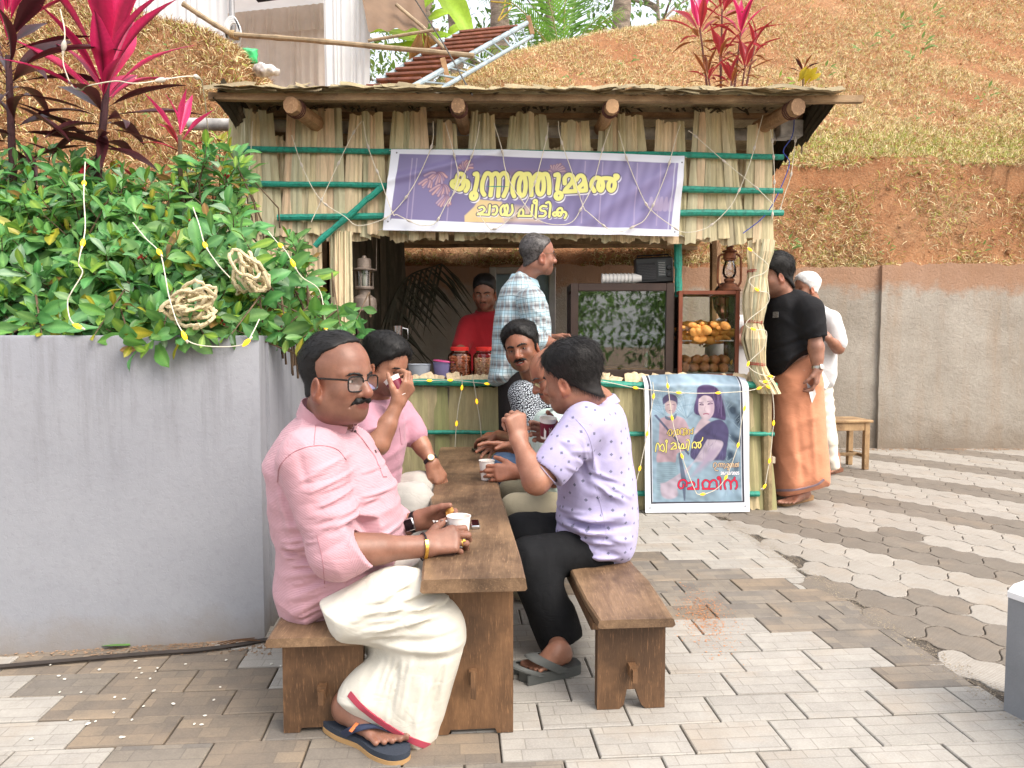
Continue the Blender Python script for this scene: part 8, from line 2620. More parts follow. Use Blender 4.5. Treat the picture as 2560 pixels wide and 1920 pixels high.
SOFT = leaf_mat('thin_leaf', .5, .45, .3)
STEM = M('brown_stem', (.13, .085, .05), .8, .25, 20, bump=.3)
def blade(L, W, n=7, arch=.25, fold=.35, wave=.0, seed=0, petiole=.0, peak=.45, tip=1.3):
 r = np.random.default_rng(seed)
 V, A = [], []
 ph = r.uniform(0, 6)
 for i in range(n + 1):
  t = i / n
  if t < petiole: w = .08
  else:
   q = (t - petiole) / (1 - petiole)
   w = (q / peak) ** .8 if q < peak else (max(0, (1 - q) / (1 - peak))) ** (1 / tip)
   w = max(w, .02) * (1 if q < peak else 1)
  w *= W / 2
  y = L * t
  z = arch * L * (t - 1.55 * t * t) * .6
  for k, a in enumerate((-1, -.5, 0, .5, 1)):
   V.append((a * w, y, z + abs(a) * w * fold + wave * W * sin(ph + t * 11 + k * 1.2) * abs(a)))
   A.append((a, t))
 m = 5
 F = [(i * m + j, i * m + j + 1, (i + 1) * m + j + 1, (i + 1) * m + j) for i in range(n) for j in range(m - 1)]
 return np.array(V, np.float32), np.array(F, np.int32), np.array(A, np.float32)
def orient(p, d, up, roll=0.0, s=1.0):
 d = Vector(d).normalized(); up = Vector(up)
 x = d.cross(up)
 if x.length < 1e-4: x = d.cross(Vector((1, 0, .1)))
 x.normalize(); z = x.cross(d)
 R = Matrix((x, d, z)).transposed() @ Matrix.Rotation(roll, 3, 'Y')
 return Matrix.Translation(Vector(p)) @ R.to_4x4() @ Matrix.Scale(s, 4)
def merged(name, items, mat, parent=None, kind='stuff'):
 Vs, Fs, Cs, n = [], [], [], 0
 for V, F, C, Mx in items:
  m = np.array(Mx, np.float32)
  Vs.append(V @ m[:3, :3].T + m[:3, 3]); Fs.append(F + n); Cs.append(C); n += len(V)
 o = link(name, mesh_np(name, np.concatenate(Vs), np.concatenate(Fs), True, np.concatenate(Cs)), parent, mat)
 if kind: o['kind'] = kind
 return o
def leaf_mesh(nm, V, F, C, mat):
 me = mesh_np(nm, V, F, True, C); me.materials.append(mat)
 return me
def hedge():
 r = np.random.default_rng(17)
 base = d(300, 720, 3.2); base.z = 1.08
 o = thing('flowering_shrub_hedge', 'dense glossy green shrub hedge spilling over the grey planter', 'shrub', base)
 shapes = []
 for k in range(14):
  V, F, A = blade(1.0, r.uniform(.40, .52), 6, r.uniform(.05, .4), r.uniform(.12, .4), .05, k, .04, .54, 2.3)
  u = k / 13
  if k < 9: c = np.array([.09 + .08 * r.random(), .235 + .12 * r.random(), .055 + .05 * r.random()])
  elif k < 11: c = np.array([.20, .36, .05])
  elif k < 12: c = np.array([.30, .30, .03])
  elif k < 13: c = np.array([.24, .38, .24])
  else: c = np.array([.33, .20, .07])
  rib = np.exp(-(A[:, 0] / .16) ** 2)[:, None]
  C = c * (1 - .0 * rib) + rib * c * np.array([.7, .45, .5])
  shapes.append((V, F, C, leaf_mesh('leaf', V, F, C, LEAF)))
 outline = [(-140, 300), (0, 300), (60, 306), (100, 312), (160, 330), (230, 352), (300, 345), (360, 345), (410, 330), (450, 310), (485, 296), (515, 325), (540, 385), (560, 440), (600, 470), (650, 495), (675, 560), (698, 620), (715, 665), (738, 690), (760, 704), (770, 712), (720, 715), (640, 718), (560, 700), (440, 714), (200, 718), (-140, 722)]
 items, stems = [], MB()
 P0 = []
 px = np.array([p[0] for p in outline]); py = np.array([p[1] for p in outline])
 n = 0
 while n < 520:
  x = r.uniform(-150, 800); y = r.uniform(290, 735)
  if poly2(np.array([x], np.float32), np.array([y], np.float32), outline)[0] > -4: continue
  top = np.interp(x, px[:22], py[:22])
  t = (720 - y) / max(60, 720 - top)
  Y = 2.80 + 1.0 * t ** 1.3 * r.uniform(.55, 1.25) + r.uniform(-.05, .12)
  if x > 520: Y = 2.95 + (x - 520) / 270 * .85 + r.uniform(-.1, .35) * (1 if y < 690 else .3)
  p = d(x, y, Y)
  if p.z < 1.10: p.z = 1.10
  P0.append((p, x, y, t)); n += 1
 for x, y in ((285, 745), (330, 735), (300, 755), (500, 722), (620, 730), (655, 728), (690, 720), (350, 722), (395, 728), (440, 722), (205, 722), (560, 722), (735, 705), (770, 690), (600, 722), (90, 720), (30, 718)):
  Y = 2.72 if x < 560 else 2.95
  P0.append((d(x, y, Y), x, y, -.05))
 leaves = []
 for p, x, y, t in P0:
  out = Vector((r.normal(0, .5), -.55 - .3 * r.random(), .75 * max(0, t) + .35)).normalized()
  if t < 0: out = Vector((r.normal(0, .3), -.6, -.6)).normalized()
  if t > .8: out = Vector((r.normal(0, .45), r.normal(-.2, .3), 1)).normalized()
  L = r.uniform(.088, .150)
  root = p - out * r.uniform(.16, .34)
  if n % 1 == 0: stems.tube([root + Vector((0, .02, -.10)), root, p], [.005, .004, .002], 5, cap=False)
  pairs = int(r.integers(3, 6))
  for k in range(pairs):
   q = p - out * (.035 * k)
   spin = r.uniform(0, pi) if k == 0 else spin + pi / 2 + r.uniform(-.4, .4)
   for sgn in (0, pi):
    a = spin + sgn
    e1 = out.cross(Vector((.3, .1, 1))).normalized(); e2 = out.cross(e1)
    side = e1 * cos(a) + e2 * sin(a)
    open_ = .45 + .32 * k
    dd = (out * (1 - min(.95, open_ * .75)) + side * open_ + Vector((0, 0, -.10 * k))).normalized()
    l = L * r.uniform(.75, 1.15) * (.62 if k == 0 else 1.0)
    up = out * .7 + Vector((0, -.35, .55))
    si = int(r.choice(14, p=[.092] * 9 + [.045, .045, .025, .035, .022]))
    if k == 0 and r.random() < .35: si = int(r.choice([9, 10, 10, 11]))
    leaves.append((q, dd, up, r.normal(0, .35), l, si, q.y - .25 * q.z))
 leaves.sort(key=lambda q: q[6])
 fr = [q for q in leaves if -60 < 1280 + FPX * q[0].x / q[0].y]
 for q in fr[:300]:
  ob = link('leaf', shapes[q[5]][3], o)
  place(ob, orient(q[0], q[1], q[2], q[3], q[4]))
 ids = set(id(q) for q in fr[:300])
 merged('foliage', [(shapes[q[5]][0], shapes[q[5]][1], shapes[q[5]][2], orient(q[0], q[1], q[2], q[3], q[4])) for q in leaves if id(q) not in ids], LEAF, o)
 st = stems.build('stems', STEM, o); st['kind'] = 'stuff'
 RF = M('red_bud', (.35, .03, .02), .6)
 for k in range(9):
  p, x, y, t = P0[int(r.integers(0, len(P0)))]
  mb = MB()
  for i in range(7): mb.ball(p + Vector((r.normal(0, .009), r.normal(0, .009), .01 + r.normal(0, .006))), .006, None, 6, 4)
  b = mb.build('bud_cluster', RF, o)
hedge()
def blade_set(bright, seed, long=1.0):
 r = np.random.default_rng(seed)
 out = []
 for k in range(6):
  V, F, A = blade(1.0, r.uniform(.135, .20), 10, r.uniform(.1, .5), r.uniform(.35, .7), .03, seed + k, .10, .50, 1.4)
  a, t = np.abs(A[:, 0]), A[:, 1]
  if bright == 'pink': edge, mid, mx = (.80, .035, .17), (.14, .014, .036), .35 + .5 * r.random()
  elif bright == 'hot': edge, mid, mx = (.88, .07, .26), (.66, .03, .14), .8
  elif bright == 'dark': edge, mid, mx = (.085, .016, .022), (.035, .012, .014), .5
  elif bright == 'red': edge, mid, mx = (.56, .05, .07), (.22, .025, .035), .5
  else: edge, mid, mx = (.36, .12, .035), (.15, .035, .02), .5
  streak = .5 + .5 * np.sin(A[:, 0] * 5 + t * 3 + k)
  w = np.clip(a * .9 + mx * (streak - .4) + .25 * (1 - t), 0, 1)[:, None]
  C = np.array(mid) * (1 - w) + np.array(edge) * w
  out.append(leaf_mesh('leaf', V, F, C.astype(np.float32), BLADE))
 return out
SETS = {k: blade_set(k, 30 + i * 10) for i, k in enumerate(('pink', 'hot', 'dark', 'red', 'bronze'))}
def rosette(o, c, axis, n, L, kinds, r, spread=(.15, 1.45), up_bias=.0, droop=.15):
 ax = Vector(axis).normalized()
 e1 = ax.cross(Vector((.2, 1, .1))).normalized(); e2 = ax.cross(e1)
 for i in range(n):
  u = (i + .5) / n
  th = spread[0] + (spread[1] - spread[0]) * u
  a = i * 2.399 + r.uniform(-.2, .2)
  side = e1 * cos(a) + e2 * sin(a)
  dd = ax * cos(th) + side * sin(th) + Vector((0, 0, -droop * u))
  kd = kinds[min(len(kinds) - 1, int(u * len(kinds)))]
  ob = link('leaf', SETS[kd][int(r.integers(0, 6))], o)
  place(ob, orient(c - ax * (.16 * L * u * 2), dd, ax * 1.0 - side * .3, r.normal(0, .25), L * r.uniform(.82, 1.12) * (.8 + .25 * sin(pi * min(1, u * 1.4)))))
def cordylines():
 r = np.random.default_rng(23)
 MAR = M('maroon_stem', (.07, .025, .03), .7, .2, 30)
 c = d(232, 170, 3.75)
 o = thing('cordyline_plant', 'large cordyline with bright pink and maroon leaves above the hedge', 'plant', (c.x - .1, 3.75, 1.15))
 MB().tube([Vector((c.x - .14, 3.75, 1.15)), Vector((c.x - .10, 3.75, 1.7)), c - Vector((.02, 0, .16)), c], [.022, .02, .018, .014], 8).build('stem', MAR, o)
 rosette(o, c + Vector((0, 0, .06)), (.12, -.12, 1), 17, .62, ('hot', 'pink', 'pink', 'pink'), r, (.08, 1.0), droop=.0)
 rosette(o, c - Vector((.03, 0, .10)), (.05, -.2, 1), 15, .50, ('pink', 'dark', 'dark', 'dark'), r, (.85, 1.75), droop=.25)
 rosette(o, c - Vector((.06, 0, .28)), (-.05, -.2, 1), 9, .36, ('dark', 'dark', 'red'), r, (1.3, 2.1), droop=.35)
 c = d(18, 120, 3.55)
 o = thing('cordyline_plant', 'dark maroon cordyline at the far left edge', 'plant', (c.x, 3.55, 1.15))
 MB().tube([Vector((c.x, 3.55, 1.15)), c - Vector((0, 0, .2)), c], [.018, .016, .013], 8).build('stem', MAR, o)
 rosette(o, c + Vector((0, 0, .16)), (.1, -.1, 1), 14, .50, ('pink', 'pink', 'dark'), r, (.2, 1.1))
 rosette(o, c - Vector((0, 0, .06)), (.1, -.1, 1), 18, .50, ('dark', 'dark', 'dark'), r, (.8, 1.8), droop=.2)
 rosette(o, c - Vector((-.02, 0, .30)), (.2, -.1, 1), 12, .40, ('dark', 'dark'), r, (1.0, 2.0), droop=.3)
 c = d(388, 292, 3.55)
 o = thing('cordyline_plant', 'small young cordyline with pink leaves beside the large one', 'plant', (c.x, 3.55, 1.15))
 MB().tube([Vector((c.x, 3.55, 1.15)), c], [.014, .010], 6).build('stem', STEM, o)
 rosette(o, c, (.05, -.1, 1), 9, .24, ('hot', 'hot', 'red'), r, (.15, 1.25))
 g0 = d(1565, 200, 9.0)
 o = thing('cordyline_plant', 'tall clump of red cordyline growing on the hillside above the stall', 'plant', (g0.x, 9.0, hill_z(g0.x, 9.0)))
 for x, y, Y, n, L, ks in ((1512, 60, 8.9, 15, .50, ('hot', 'red', 'red', 'bronze')), (1600, 70, 9.0, 16, .50, ('hot', 'pink', 'red', 'red')), (1560, 20, 9.1, 13, .46, ('red', 'red', 'bronze')), (1555, 120, 8.8, 14, .40, ('red', 'bronze', 'bronze')), (1610, 140, 8.8, 15, .40, ('red', 'red', 'bronze', 'bronze')),
                              (1530, 165, 8.7, 12, .34, ('bronze', 'red', 'bronze')), (1580, 175, 8.7, 12, .34, ('red', 'bronze')), (1630, 100, 8.95, 10, .40, ('red', 'red', 'bronze'))):
  c = d(x, y, Y)
  b = Vector((g0.x + (c.x - g0.x) * .35, Y + .05, hill_z(g0.x, Y) - .05))
  MB().tube([b, b.lerp(c, .5) + Vector((0, 0, .02)), c], [.016, .014, .010], 6).build('stem', M('red_stem', (.16, .05, .04), .6), o)
  rosette(o, c, (r.normal(0, .15), -.15, 1), n, L, ks, r, (.15, 1.7), droop=.2)
 g0 = d(1735, 190, 8.6)
 o = thing('croton_plant', 'small croton with yellow and bronze leaves on the hillside right of the red clump', 'plant', (g0.x, 8.6, hill_z(g0.x, 8.6)))
 c = d(1735, 150, 8.6)
 MB().tube([Vector((g0.x, 8.6, hill_z(g0.x, 8.6) - .05)), c], [.012, .008], 6).build('stem', STEM, o)
 rosette(o, c, (0, -.1, 1), 9, .20, ('bronze', 'dark', 'bronze'), r, (.4, 1.4))
 cy = np.array([.55, .42, .02]); V, F, A = blade(1.0, .42, 6, .3, .3, .03, 5, .1, .5, 1.4)
 YL = leaf_mesh('leaf', V, F, np.tile(cy, (len(V), 1)), SOFT)
 for k in range(6): place(link('leaf', YL, o), orient(d(1735 + r.uniform(-14, 14), 182 + r.uniform(-8, 8), 8.55), (r.normal(0, 1), -.3, .4 + r.random()), (0, -1, .6), 0, .18))
 V, F, A = blade(1.0, .34, 6, .3, .3, .03, 6, .1, .5, 1.4)
 LM = leaf_mesh('leaf', V, F, np.tile(np.array([.28, .50, .06]), (len(V), 1)), SOFT)
 GM = leaf_mesh('leaf', V, F, np.tile(np.array([.20, .32, .09]), (len(V), 1)), SOFT)
 WL = ['', 'green weed on the red bank just above the wall, left of the black shirted man', 'leafy weed clump high on the slope at upper right', 'weed clump near the top edge right of the red cordyline', 'weed at the top of the slope above the bare red patch', 'small weed low on the slope above the yellow green ledge', 'tiny weed on the dry slope left of the red cordyline', 'weed on the slope at the far right', 'weed sprig between the red clump and the upper right weeds', 'weed on the wall top at the far right', 'weed on the wall top above the white haired man', 'weed just right of the croton', 'tiny weed on the dry slope right of the ladder', 'weed on the left bank behind the large cordyline', 'small weed low on the left bank beside the pink cordyline', 'weed on the left bank']
 lab = {0: 'bright lime rosette weed on the hillside beside the red clump'}
 for i, (x, y, Y, n, s) in enumerate(((1680, 186, 8.5, 7, .18), (1700, 535, 8.0, 14, .15), (1985, 105, 10.2, 16, .22), (1940, 60, 10.6, 12, .2), (2010, 40, 10.8, 14, .2), (1995, 245, 9.3, 8, .14), (1355, 132, 9.6, 6, .14), (2130, 205, 9.6, 8, .16), (1870, 95, 10.2, 10, .2), (2120, 540, 8.0, 8, .1), (1915, 540, 8.0, 7, .1), (1780, 160, 8.9, 9, .15), (1240, 160, 9.2, 7, .14), (340, 110, 6.0, 8, .1), (330, 240, 5.4, 7, .08))):
  c = d(x, y, Y)
  for _ in range(12):
   if c.z < hill_z(c.x, c.y) + .03 and Y > 7.9: Y -= .12; Y = max(Y, 7.95); c = d(x, y, Y)
  w = thing('weed', lab.get(i, WL[i]), 'weed', c, None if i == 0 else 'weeds on the red bank')
  for k in range(n):
   a = k * 2.4
   ob = link('leaf', LM if i == 0 else GM, w)
   place(ob, orient(c + Vector((cos(a), .3 * sin(a), sin(a * 1.7))) * (s * .5), (cos(a), -.4 + .3 * sin(a), .5 * sin(a * 3) + .4 * r.random()), (0, -1, .8), 0, s * r.uniform(.4, .7)))
cordylines()
CORD = M('cream_light_cord', (.74, .69, .56), .6, .08, 60)
B_OFF = M('frosted_bulb_cover', (.78, .72, .64), .35, .12, 40, trans=.3)
B_ON = emit('lit_yellow_bulb', (1.0, .55, .02), .75)
B_CAP = M('pale_bulb_socket', (.70, .62, .50), .5)
def string(label, pts, bulbs, lit, world=False, rad=.0026, bs=.85, mat=None):
 P = [Vector(p) for p in smooth_path(pts, 6)]
 o = thing('string_light', label, 'string lights', P[0], 'strings of pod lights')
 MB().tube(P, rad, 6).build('cord', mat or CORD, o)
 acc = [0.0]
 for a, b in zip(P[:-1], P[1:]): acc.append(acc[-1] + (b - a).length)
 for fr_ in bulbs:
  s_ = fr_ * acc[-1]
  i = max(0, min(len(P) - 2, int(np.searchsorted(acc, s_)) - 1))
  p = P[i].lerp(P[i + 1], (s_ - acc[i]) / max(1e-6, acc[i + 1] - acc[i]))
  dd = (P[i + 1] - P[i]).normalized()
  R = frame(dd.cross(Vector((.1, .9, .3))), dd)
  k = bs
  b = MB().lathe([(.003 * k, -.022 * k), (.0075 * k, -.012 * k), (.0105 * k, .0), (.0085 * k, .012 * k), (.0035 * k, .021 * k)], p, R, 10).build('bulb', B_ON if lit else B_OFF, o)
  MB().lathe([(.0035 * k, .020 * k), (.005 * k, .022 * k), (.004 * k, .032 * k), (.003 * k, .034 * k)], p, R, 8).build('socket', B_CAP, b)
 return o
def F_(L, off=.10): return [f(x, y, off) for x, y in L]
def lights():
 S1 = [(630, 292), (657, 370), (694, 433), (744, 467), (771, 487), (811, 480), (848, 460), (892, 403), (932, 316), (936, 262)]
 string('cream string of unlit pod lights looping over the left end of the banner', F_(S1, .12), (.12, .3, .56, .68, .9), False)
 string('cream unlit light string crossing down the thatch left of the banner', F_([(781, 262), (764, 286), (731, 353), (694, 433), (672, 480)], .11), (.12, .42, .78), False)
 string('cream unlit light string hanging from the thatch onto the banana picture', F_([(784, 262), (793, 309), (806, 349), (821, 386), (848, 460), (858, 464), (899, 484), (919, 487), (942, 480), (966, 437), (986, 410), (1013, 353), (1030, 302), (1036, 262)], .125), (.1, .2, .45, .58, .86), False)
 string('short cream unlit light string over the first big letter', F_([(962, 265), (983, 343), (989, 386), (970, 440)], .12), (.4, .62), False)
 string('cream unlit light string draped across the middle of the lettering', F_([(1067, 265), (1084, 322), (1091, 363), (1107, 403), (1138, 447), (1161, 474), (1195, 485), (1235, 480), (1259, 443), (1282, 396), (1302, 322), (1319, 272)], .125), (.12, .32, .64, .9), False)
 string('cream unlit light string meeting the lower lettering line', F_([(1184, 265), (1181, 296), (1161, 376), (1148, 413), (1124, 454), (1070, 494), (1050, 484), (1030, 455)], .12), (.1, .4, .68, .82), False)
 string('cream unlit light string from the thatch to the right half of the banner', F_([(1206, 262), (1210, 296), (1235, 370), (1259, 443), (1272, 460), (1326, 500), (1373, 487), (1400, 464), (1437, 380), (1460, 299), (1470, 269)], .125), (.08, .28, .44, .56, .68, .85), False)
 string('cream unlit light string sagging past the right corner of the banner', F_([(1336, 282), (1356, 349), (1390, 430), (1410, 457), (1450, 487), (1480, 502), (1527, 492), (1568, 457), (1591, 423), (1621, 349), (1648, 249)], .12), (.1, .28, .42, .56, .72, .88), False)
 string('cream unlit light string slanting over the green poles at the right', F_([(1487, 282), (1500, 292), (1564, 348), (1631, 403), (1669, 440)], .11), (.08, .42, .8), False)
 string('cream unlit light string down the right edge of the thatch', F_([(1660, 262), (1668, 302), (1673, 390), (1668, 474)], .10), (.2, .36, .62, .95), False)
 string('cream unlit light strings bunched below the white block', F_([(1722, 250), (1719, 296), (1709, 376), (1695, 420), (1684, 457)], .02), (.25, .6, .98), False)
 string('cream unlit light string hanging down the left end of the thatch', F_([(546, 262), (541, 340), (536, 400), (530, 470)], .10), (.4, .75), False)
 tag(MB().tube([Vector(p) for p in smooth_path(F_([(1715, 200), (1716, 240), (1712, 292), (1692, 326), (1705, 356), (1675, 430), (1648, 470), (1605, 504)], .06), 6)], .0032, 6).build('blue_wire', M('blue_wire_pvc', (.02, .06, .40), .4)), 'loose blue wire hanging from the right rafter', 'wire')
 string('lit yellow light string along the top of the counter left of the plaid shirt', F_([(850, 818), (883, 821), (928, 822), (973, 821), (1015, 825), (1053, 829), (1085, 831)], .085), (.33, .52, .86), True)
 string('lit yellow light string across the top of the poster', F_([(1230, 820), (1297, 823), (1374, 838), (1462, 848), (1547, 849), (1628, 842), (1672, 822)], .125), (.32, .53, .72, .92), True)
 string('lit yellow light string dropping down the counter front between the sitters', F_([(997, 809), (998, 836), (990, 880), (985, 930), (983, 965)], .085), (.18, .68), True)
 string('lit yellow light string dropping beside the dark trousers', F_([(1020, 811), (1026, 840), (1030, 868), (1036, 905), (1040, 945)], .085), (.42,), True)
 string('lit yellow light string looping over the poster figures', F_([(1440, 812), (1443, 838), (1454, 915), (1466, 960), (1477, 997), (1500, 1056), (1512, 1068), (1545, 1058), (1570, 1028), (1590, 975), (1597, 950), (1602, 910), (1611, 870), (1612, 845)], .14), (.04, .17, .33, .52, .64, .78, .93), True)
 string('lit yellow light string down the left edge of the poster', F_([(1410, 825), (1412, 854), (1404, 900), (1398, 938), (1388, 985), (1381, 1016), (1371, 1051), (1362, 1075)], .13), (.12, .44, .74), True)
 string('lit yellow light string wound round the thatched post', F_([(1614, 534), (1636, 552), (1659, 573), (1650, 590), (1622, 600), (1620, 612), (1640, 628), (1661, 635), (1655, 660), (1618, 690), (1612, 704), (1632, 712), (1655, 716), (1650, 750), (1620, 780), (1618, 793), (1640, 808), (1672, 815), (1655, 824), (1640, 823), (1665, 840), (1670, 860), (1672, 900), (1668, 944), (1664, 985), (1657, 1024), (1652, 1050), (1643, 1057)], .15), (.01, .19, .37, .52, .60, .64, .69, .80, .91, .985), True)
 def H_(L): return [d(x, y, Y) for x, y, Y in L]
 string('cream light string with lit pods hanging over the left of the hedge', H_([(184, 350, 3.05), (181, 421, 2.86), (184, 493, 2.74), (172, 555, 2.66), (170, 572, 2.66), (178, 590, 2.66), (155, 630, 2.64), (146, 652, 2.64), (150, 685, 2.62), (160, 700, 2.62), (175, 708, 2.62)]), (.2, .60, .985), True, rad=.0020, bs=.85)
 string('cream light string with lit pods trailing over the middle of the hedge', H_([(287, 481, 2.84), (315, 515, 2.76), (345, 546, 2.70), (356, 591, 2.66), (365, 640, 2.63), (380, 690, 2.62), (394, 717, 2.61), (407, 737, 2.61), (440, 747, 2.60), (490, 749, 2.60), (522, 745, 2.60), (535, 737, 2.60), (548, 715, 2.62), (560, 690, 2.68)]), (.26, .62, .87), True, rad=.0020, bs=.85)
 string('cream light string running into the upper right of the hedge', H_([(417, 448, 3.0), (430, 485, 2.92), (443, 529, 2.86), (470, 570, 2.80), (497, 600, 2.78)]), (.55,), True, rad=.0020, bs=.85)
 string('cream light string at the right end of the hedge by the stall', H_([(580, 500, 3.1), (596, 520, 3.05), (620, 546, 3.0), (650, 596, 3.0), (690, 627, 3.05), (702, 690, 3.0), (705, 712, 2.98)]), (.22, .4, .97), True, rad=.0020, bs=.85)
 string('unlit light string lost among the cordyline leaves', H_([(130, 20, 3.5), (140, 70, 3.45), (136, 120, 3.45), (140, 150, 3.45), (160, 190, 3.45), (190, 185, 3.4), (250, 175, 3.4), (300, 180, 3.4), (420, 165, 3.6), (440, 200, 3.9), (450, 290, 4.2)]), (.12, .27, .5, .62), False, rad=.0026, bs=1.2)
 ROPE = M('cream_braided_rope', (.70, .60, .38), .8, .2, 90, bump=.5, bs=260)
 r = np.random.default_rng(9)
 for lab, cx, cy, Y, rx, ry, nl, til in (('coil of cream braided light rope lying flat in the hedge', 418, 652, 2.70, .070, .034, 11, -.2), ('bundle of cream braided light rope hanging upright in the hedge', 542, 588, 2.84, .030, .070, 10, -.35)):
  c = d(cx, cy, Y)
  o = thing('rope_coil', lab, 'rope', c)
  for k in range(nl):
   P = []
   off = Vector((r.normal(0, .014), r.normal(0, .012), r.normal(0, .012))) + (Vector((0, 0, (k - nl / 2) * .006)) if rx > ry else Vector(((k - nl / 2) * .008, 0, 0)))
   Rk = Matrix.Rotation(til + r.normal(0, .22), 3, 'Y') @ Matrix.Rotation(r.normal(0, .35), 3, 'X'); g = r.uniform(.7, 1.15); ph = r.uniform(0, 6)
   for a in np.linspace(0, r.uniform(4.6, 6.4), 30):
    w_ = .004 * sin(a * 5 + ph) + .0025 * sin(a * 16)
    P.append(c + off + Rk @ Vector((rx * g * cos(a + ph) + w_, .022 * sin(2 * a + ph), ry * g * sin(a + ph) + w_)))
   MB().tube(P, .0068, 6, cap=False).build('rope_turn', ROPE, o)
lights()
# =================================================================== TENT, LADDER, TREES BEHIND
def backdrop():
 r = np.random.default_rng(31)
 WHT = M('white_tent_cloth', (.80, .82, .84), .85, .03, 3, trans=.25)
 BEI = M('beige_lining_cloth', (.74, .67, .60), .85, .06, 3, trans=.3)
 t = thing('tent', 'white curtained tent with beige lining on the bank at upper left', 'tent', (-2.7, 9.6, 3.9))
 def curtain(name, mat, a, b, ztop0, ztop1, zbot0, zbot1, pl, amp, n=90, rows=10, bow=0):
  P = []
  for k in range(rows + 1):
   v = k / rows
   row = []
   for i in range(n + 1):
    u = i / n
    p = a.lerp(b, u)
    zt = ztop0 + (ztop1 - ztop0) * u; zb = zbot0 + (zbot1 - zbot0) * u
    s_ = (sin(u * pl * 2 * pi + 1.6 * sin(u * 17 + 1) + .6 * sin(v * 3 + u * 9)) * (.5 + .5 * sin(u * 31)) + .6 * sin(u * pl * 4.3 + v)) * amp * .55 * (.5 + .5 * v)
    row.append(Vector((p.x + bow * sin(v * 3.1) * (1 if u > .5 else 0), p.y + s_, zt + (zb - zt) * v)))
   P.append(row)
  return MB().grid(P).build(name, mat, t)
 z = lambda y, Y: d(1000, y, Y).z
 a, b = d(250, 80, 9.3), d(494, 80, 9.3)
 curtain('curtain', WHT, a, b, z(-120, 9.3), z(-120, 9.3), z(200, 9.3), z(230, 9.3), 17, .035)
 a, b = d(700, 80, 9.35), d(796, 80, 9.35)
 curtain('curtain', WHT, a, b, z(-120, 9.3), z(-120, 9.3), z(225, 9.3), z(225, 9.3), 9, .03, bow=.02)
 a, b = d(480, 80, 11.4), d(720, 80, 11.4)
 curtain('back_lining', BEI, a, b, z(30, 11.4), z(5, 11.4), z(205, 11.4), z(205, 11.4), 16, .05)
 curtain('back_valance', BEI, a + Vector((0, -.12, 0)), b + Vector((0, -.12, 0)), z(32, 11.3), z(6, 11.3), z(80, 11.3), z(62, 11.3), 22, .04)
 c = [d(440, 60, 9.3), d(830, -60, 9.3), d(760, 0, 11.6), d(470, 36, 11.6)]
 c[0].z = c[1].z = z(-70, 9.3); c[2].z = z(5, 11.5); c[3].z = z(34, 11.5)
 MB().add(c, [(0, 1, 2, 3)]).build('ceiling_cloth', WHT, t, smooth=False)
 q = [d(552, 4, 10.0), d(650, 2, 10.3), d(650, -40, 9.8), d(520, -40, 9.6)]
 MB().add([p + Vector((0, -.3, -.02)) for p in [d(574, 24, 10.3), d(690, 8, 10.6), d(640, -60, 9.8), d(520, -40, 9.8)]], [(0, 1, 2, 3)]).build('dark_ceiling_panel', M('navy_panel', (.010, .012, .03), .6), t, smooth=False)
 GP = M('grey_tent_pole', (.33, .33, .34), .45, .1, metal=.3)
 p0 = d(504, 200, 9.2); MB().tube([Vector((p0.x, 9.2, 3.4)), d(498, -130, 9.2)], .035, 10).build('tent_pole', GP, t)
 for k in range(4):
  P = [d(500 + 14 * sin(a_) + k * 2, 62 + k * 4 + 26 * cos(a_), 9.12) for a_ in np.linspace(0, 5.6, 14)]
  MB().tube(P, .016, 6).build('white_sash', WHT, t)
 curtain('white_sash_tail', WHT, d(506, 80, 9.14), d(520, 80, 9.14), z(70, 9.1), z(70, 9.1), z(150, 9.1), z(145, 9.1), 2, .02, 12)
 BR = M('old_bamboo_rail', (.36, .27, .17), .6, .2, 9, bump=.2)
 for lab, P in (('bamboo rail running up to the left from the tent pole', [d(395, 8, 9.0), d(450, 44, 9.05), d(508, 78, 9.1)]), ('long bamboo rail in front of the tent reaching to the ladder', [d(498, 74, 9.08), d(660, 86, 9.0), d(830, 102, 8.9), d(1024, 120, 8.8)])):
  o = thing('bamboo_rail', lab, 'rail', P[0])
  Q = [Vector(p) for p in smooth_path(P, 8)]
  MB().tube(Q, [.030 * (1 + (.18 if i % 5 == 0 else 0)) for i in range(len(Q))], 9).build('pole', BR, o)
  for k in range(3): MB().tube([Q[0 if 'long' in lab else -1] + Vector((.02 * k, .040 * cos(a_), .040 * sin(a_))) for a_ in np.linspace(0, 2 * pi, 14)], .009, 5, cap=False).build('rope_tie', M('coir_rope', (.42, .30, .16), .9), o)
 def bag(label, x, y, Y, r3, mat, seed):
  c = d(x, y, Y)
  V, Q = isomesh(DISP(ell(c, r3), snoise(seed, 28, n=7, ridged=True), .016), .014)
  tag(link('plastic_bag', mesh_np('plastic_bag', V, Q), None, mat), label, 'bag')
 bag('bright green plastic bag on the bank in front of the tent', 538, 122, 6.75, (.10, .08, .085), M('green_plastic', (.05, .48, .16), .35, .25, 14), 4)
 bag('white printed sack lying below the green bag', 572, 152, 6.6, (.13, .09, .07), M('white_woven_sack', (.66, .62, .60), .6, .25, 22), 5)
 o = thing('tarpaulin', 'brown tarpaulin fly stretched out beside the tent', 'tarpaulin', d(860, 30, 9.6))
 a, b, c, e = d(770, -60, 9.4), d(905, -80, 10.4), d(925, 62, 9.2), d(796, 66, 9.0)
 rows = [[(a * (1 - u) + b * u) * (1 - v) + (e * (1 - u) + c * u) * v + Vector((0, 0, -.10 * sin(pi * u) * sin(pi * v) + .02 * sin(u * 22 + v * 4) * v)) for u in np.linspace(0, 1, 24)] for v in np.linspace(0, 1, 12)]
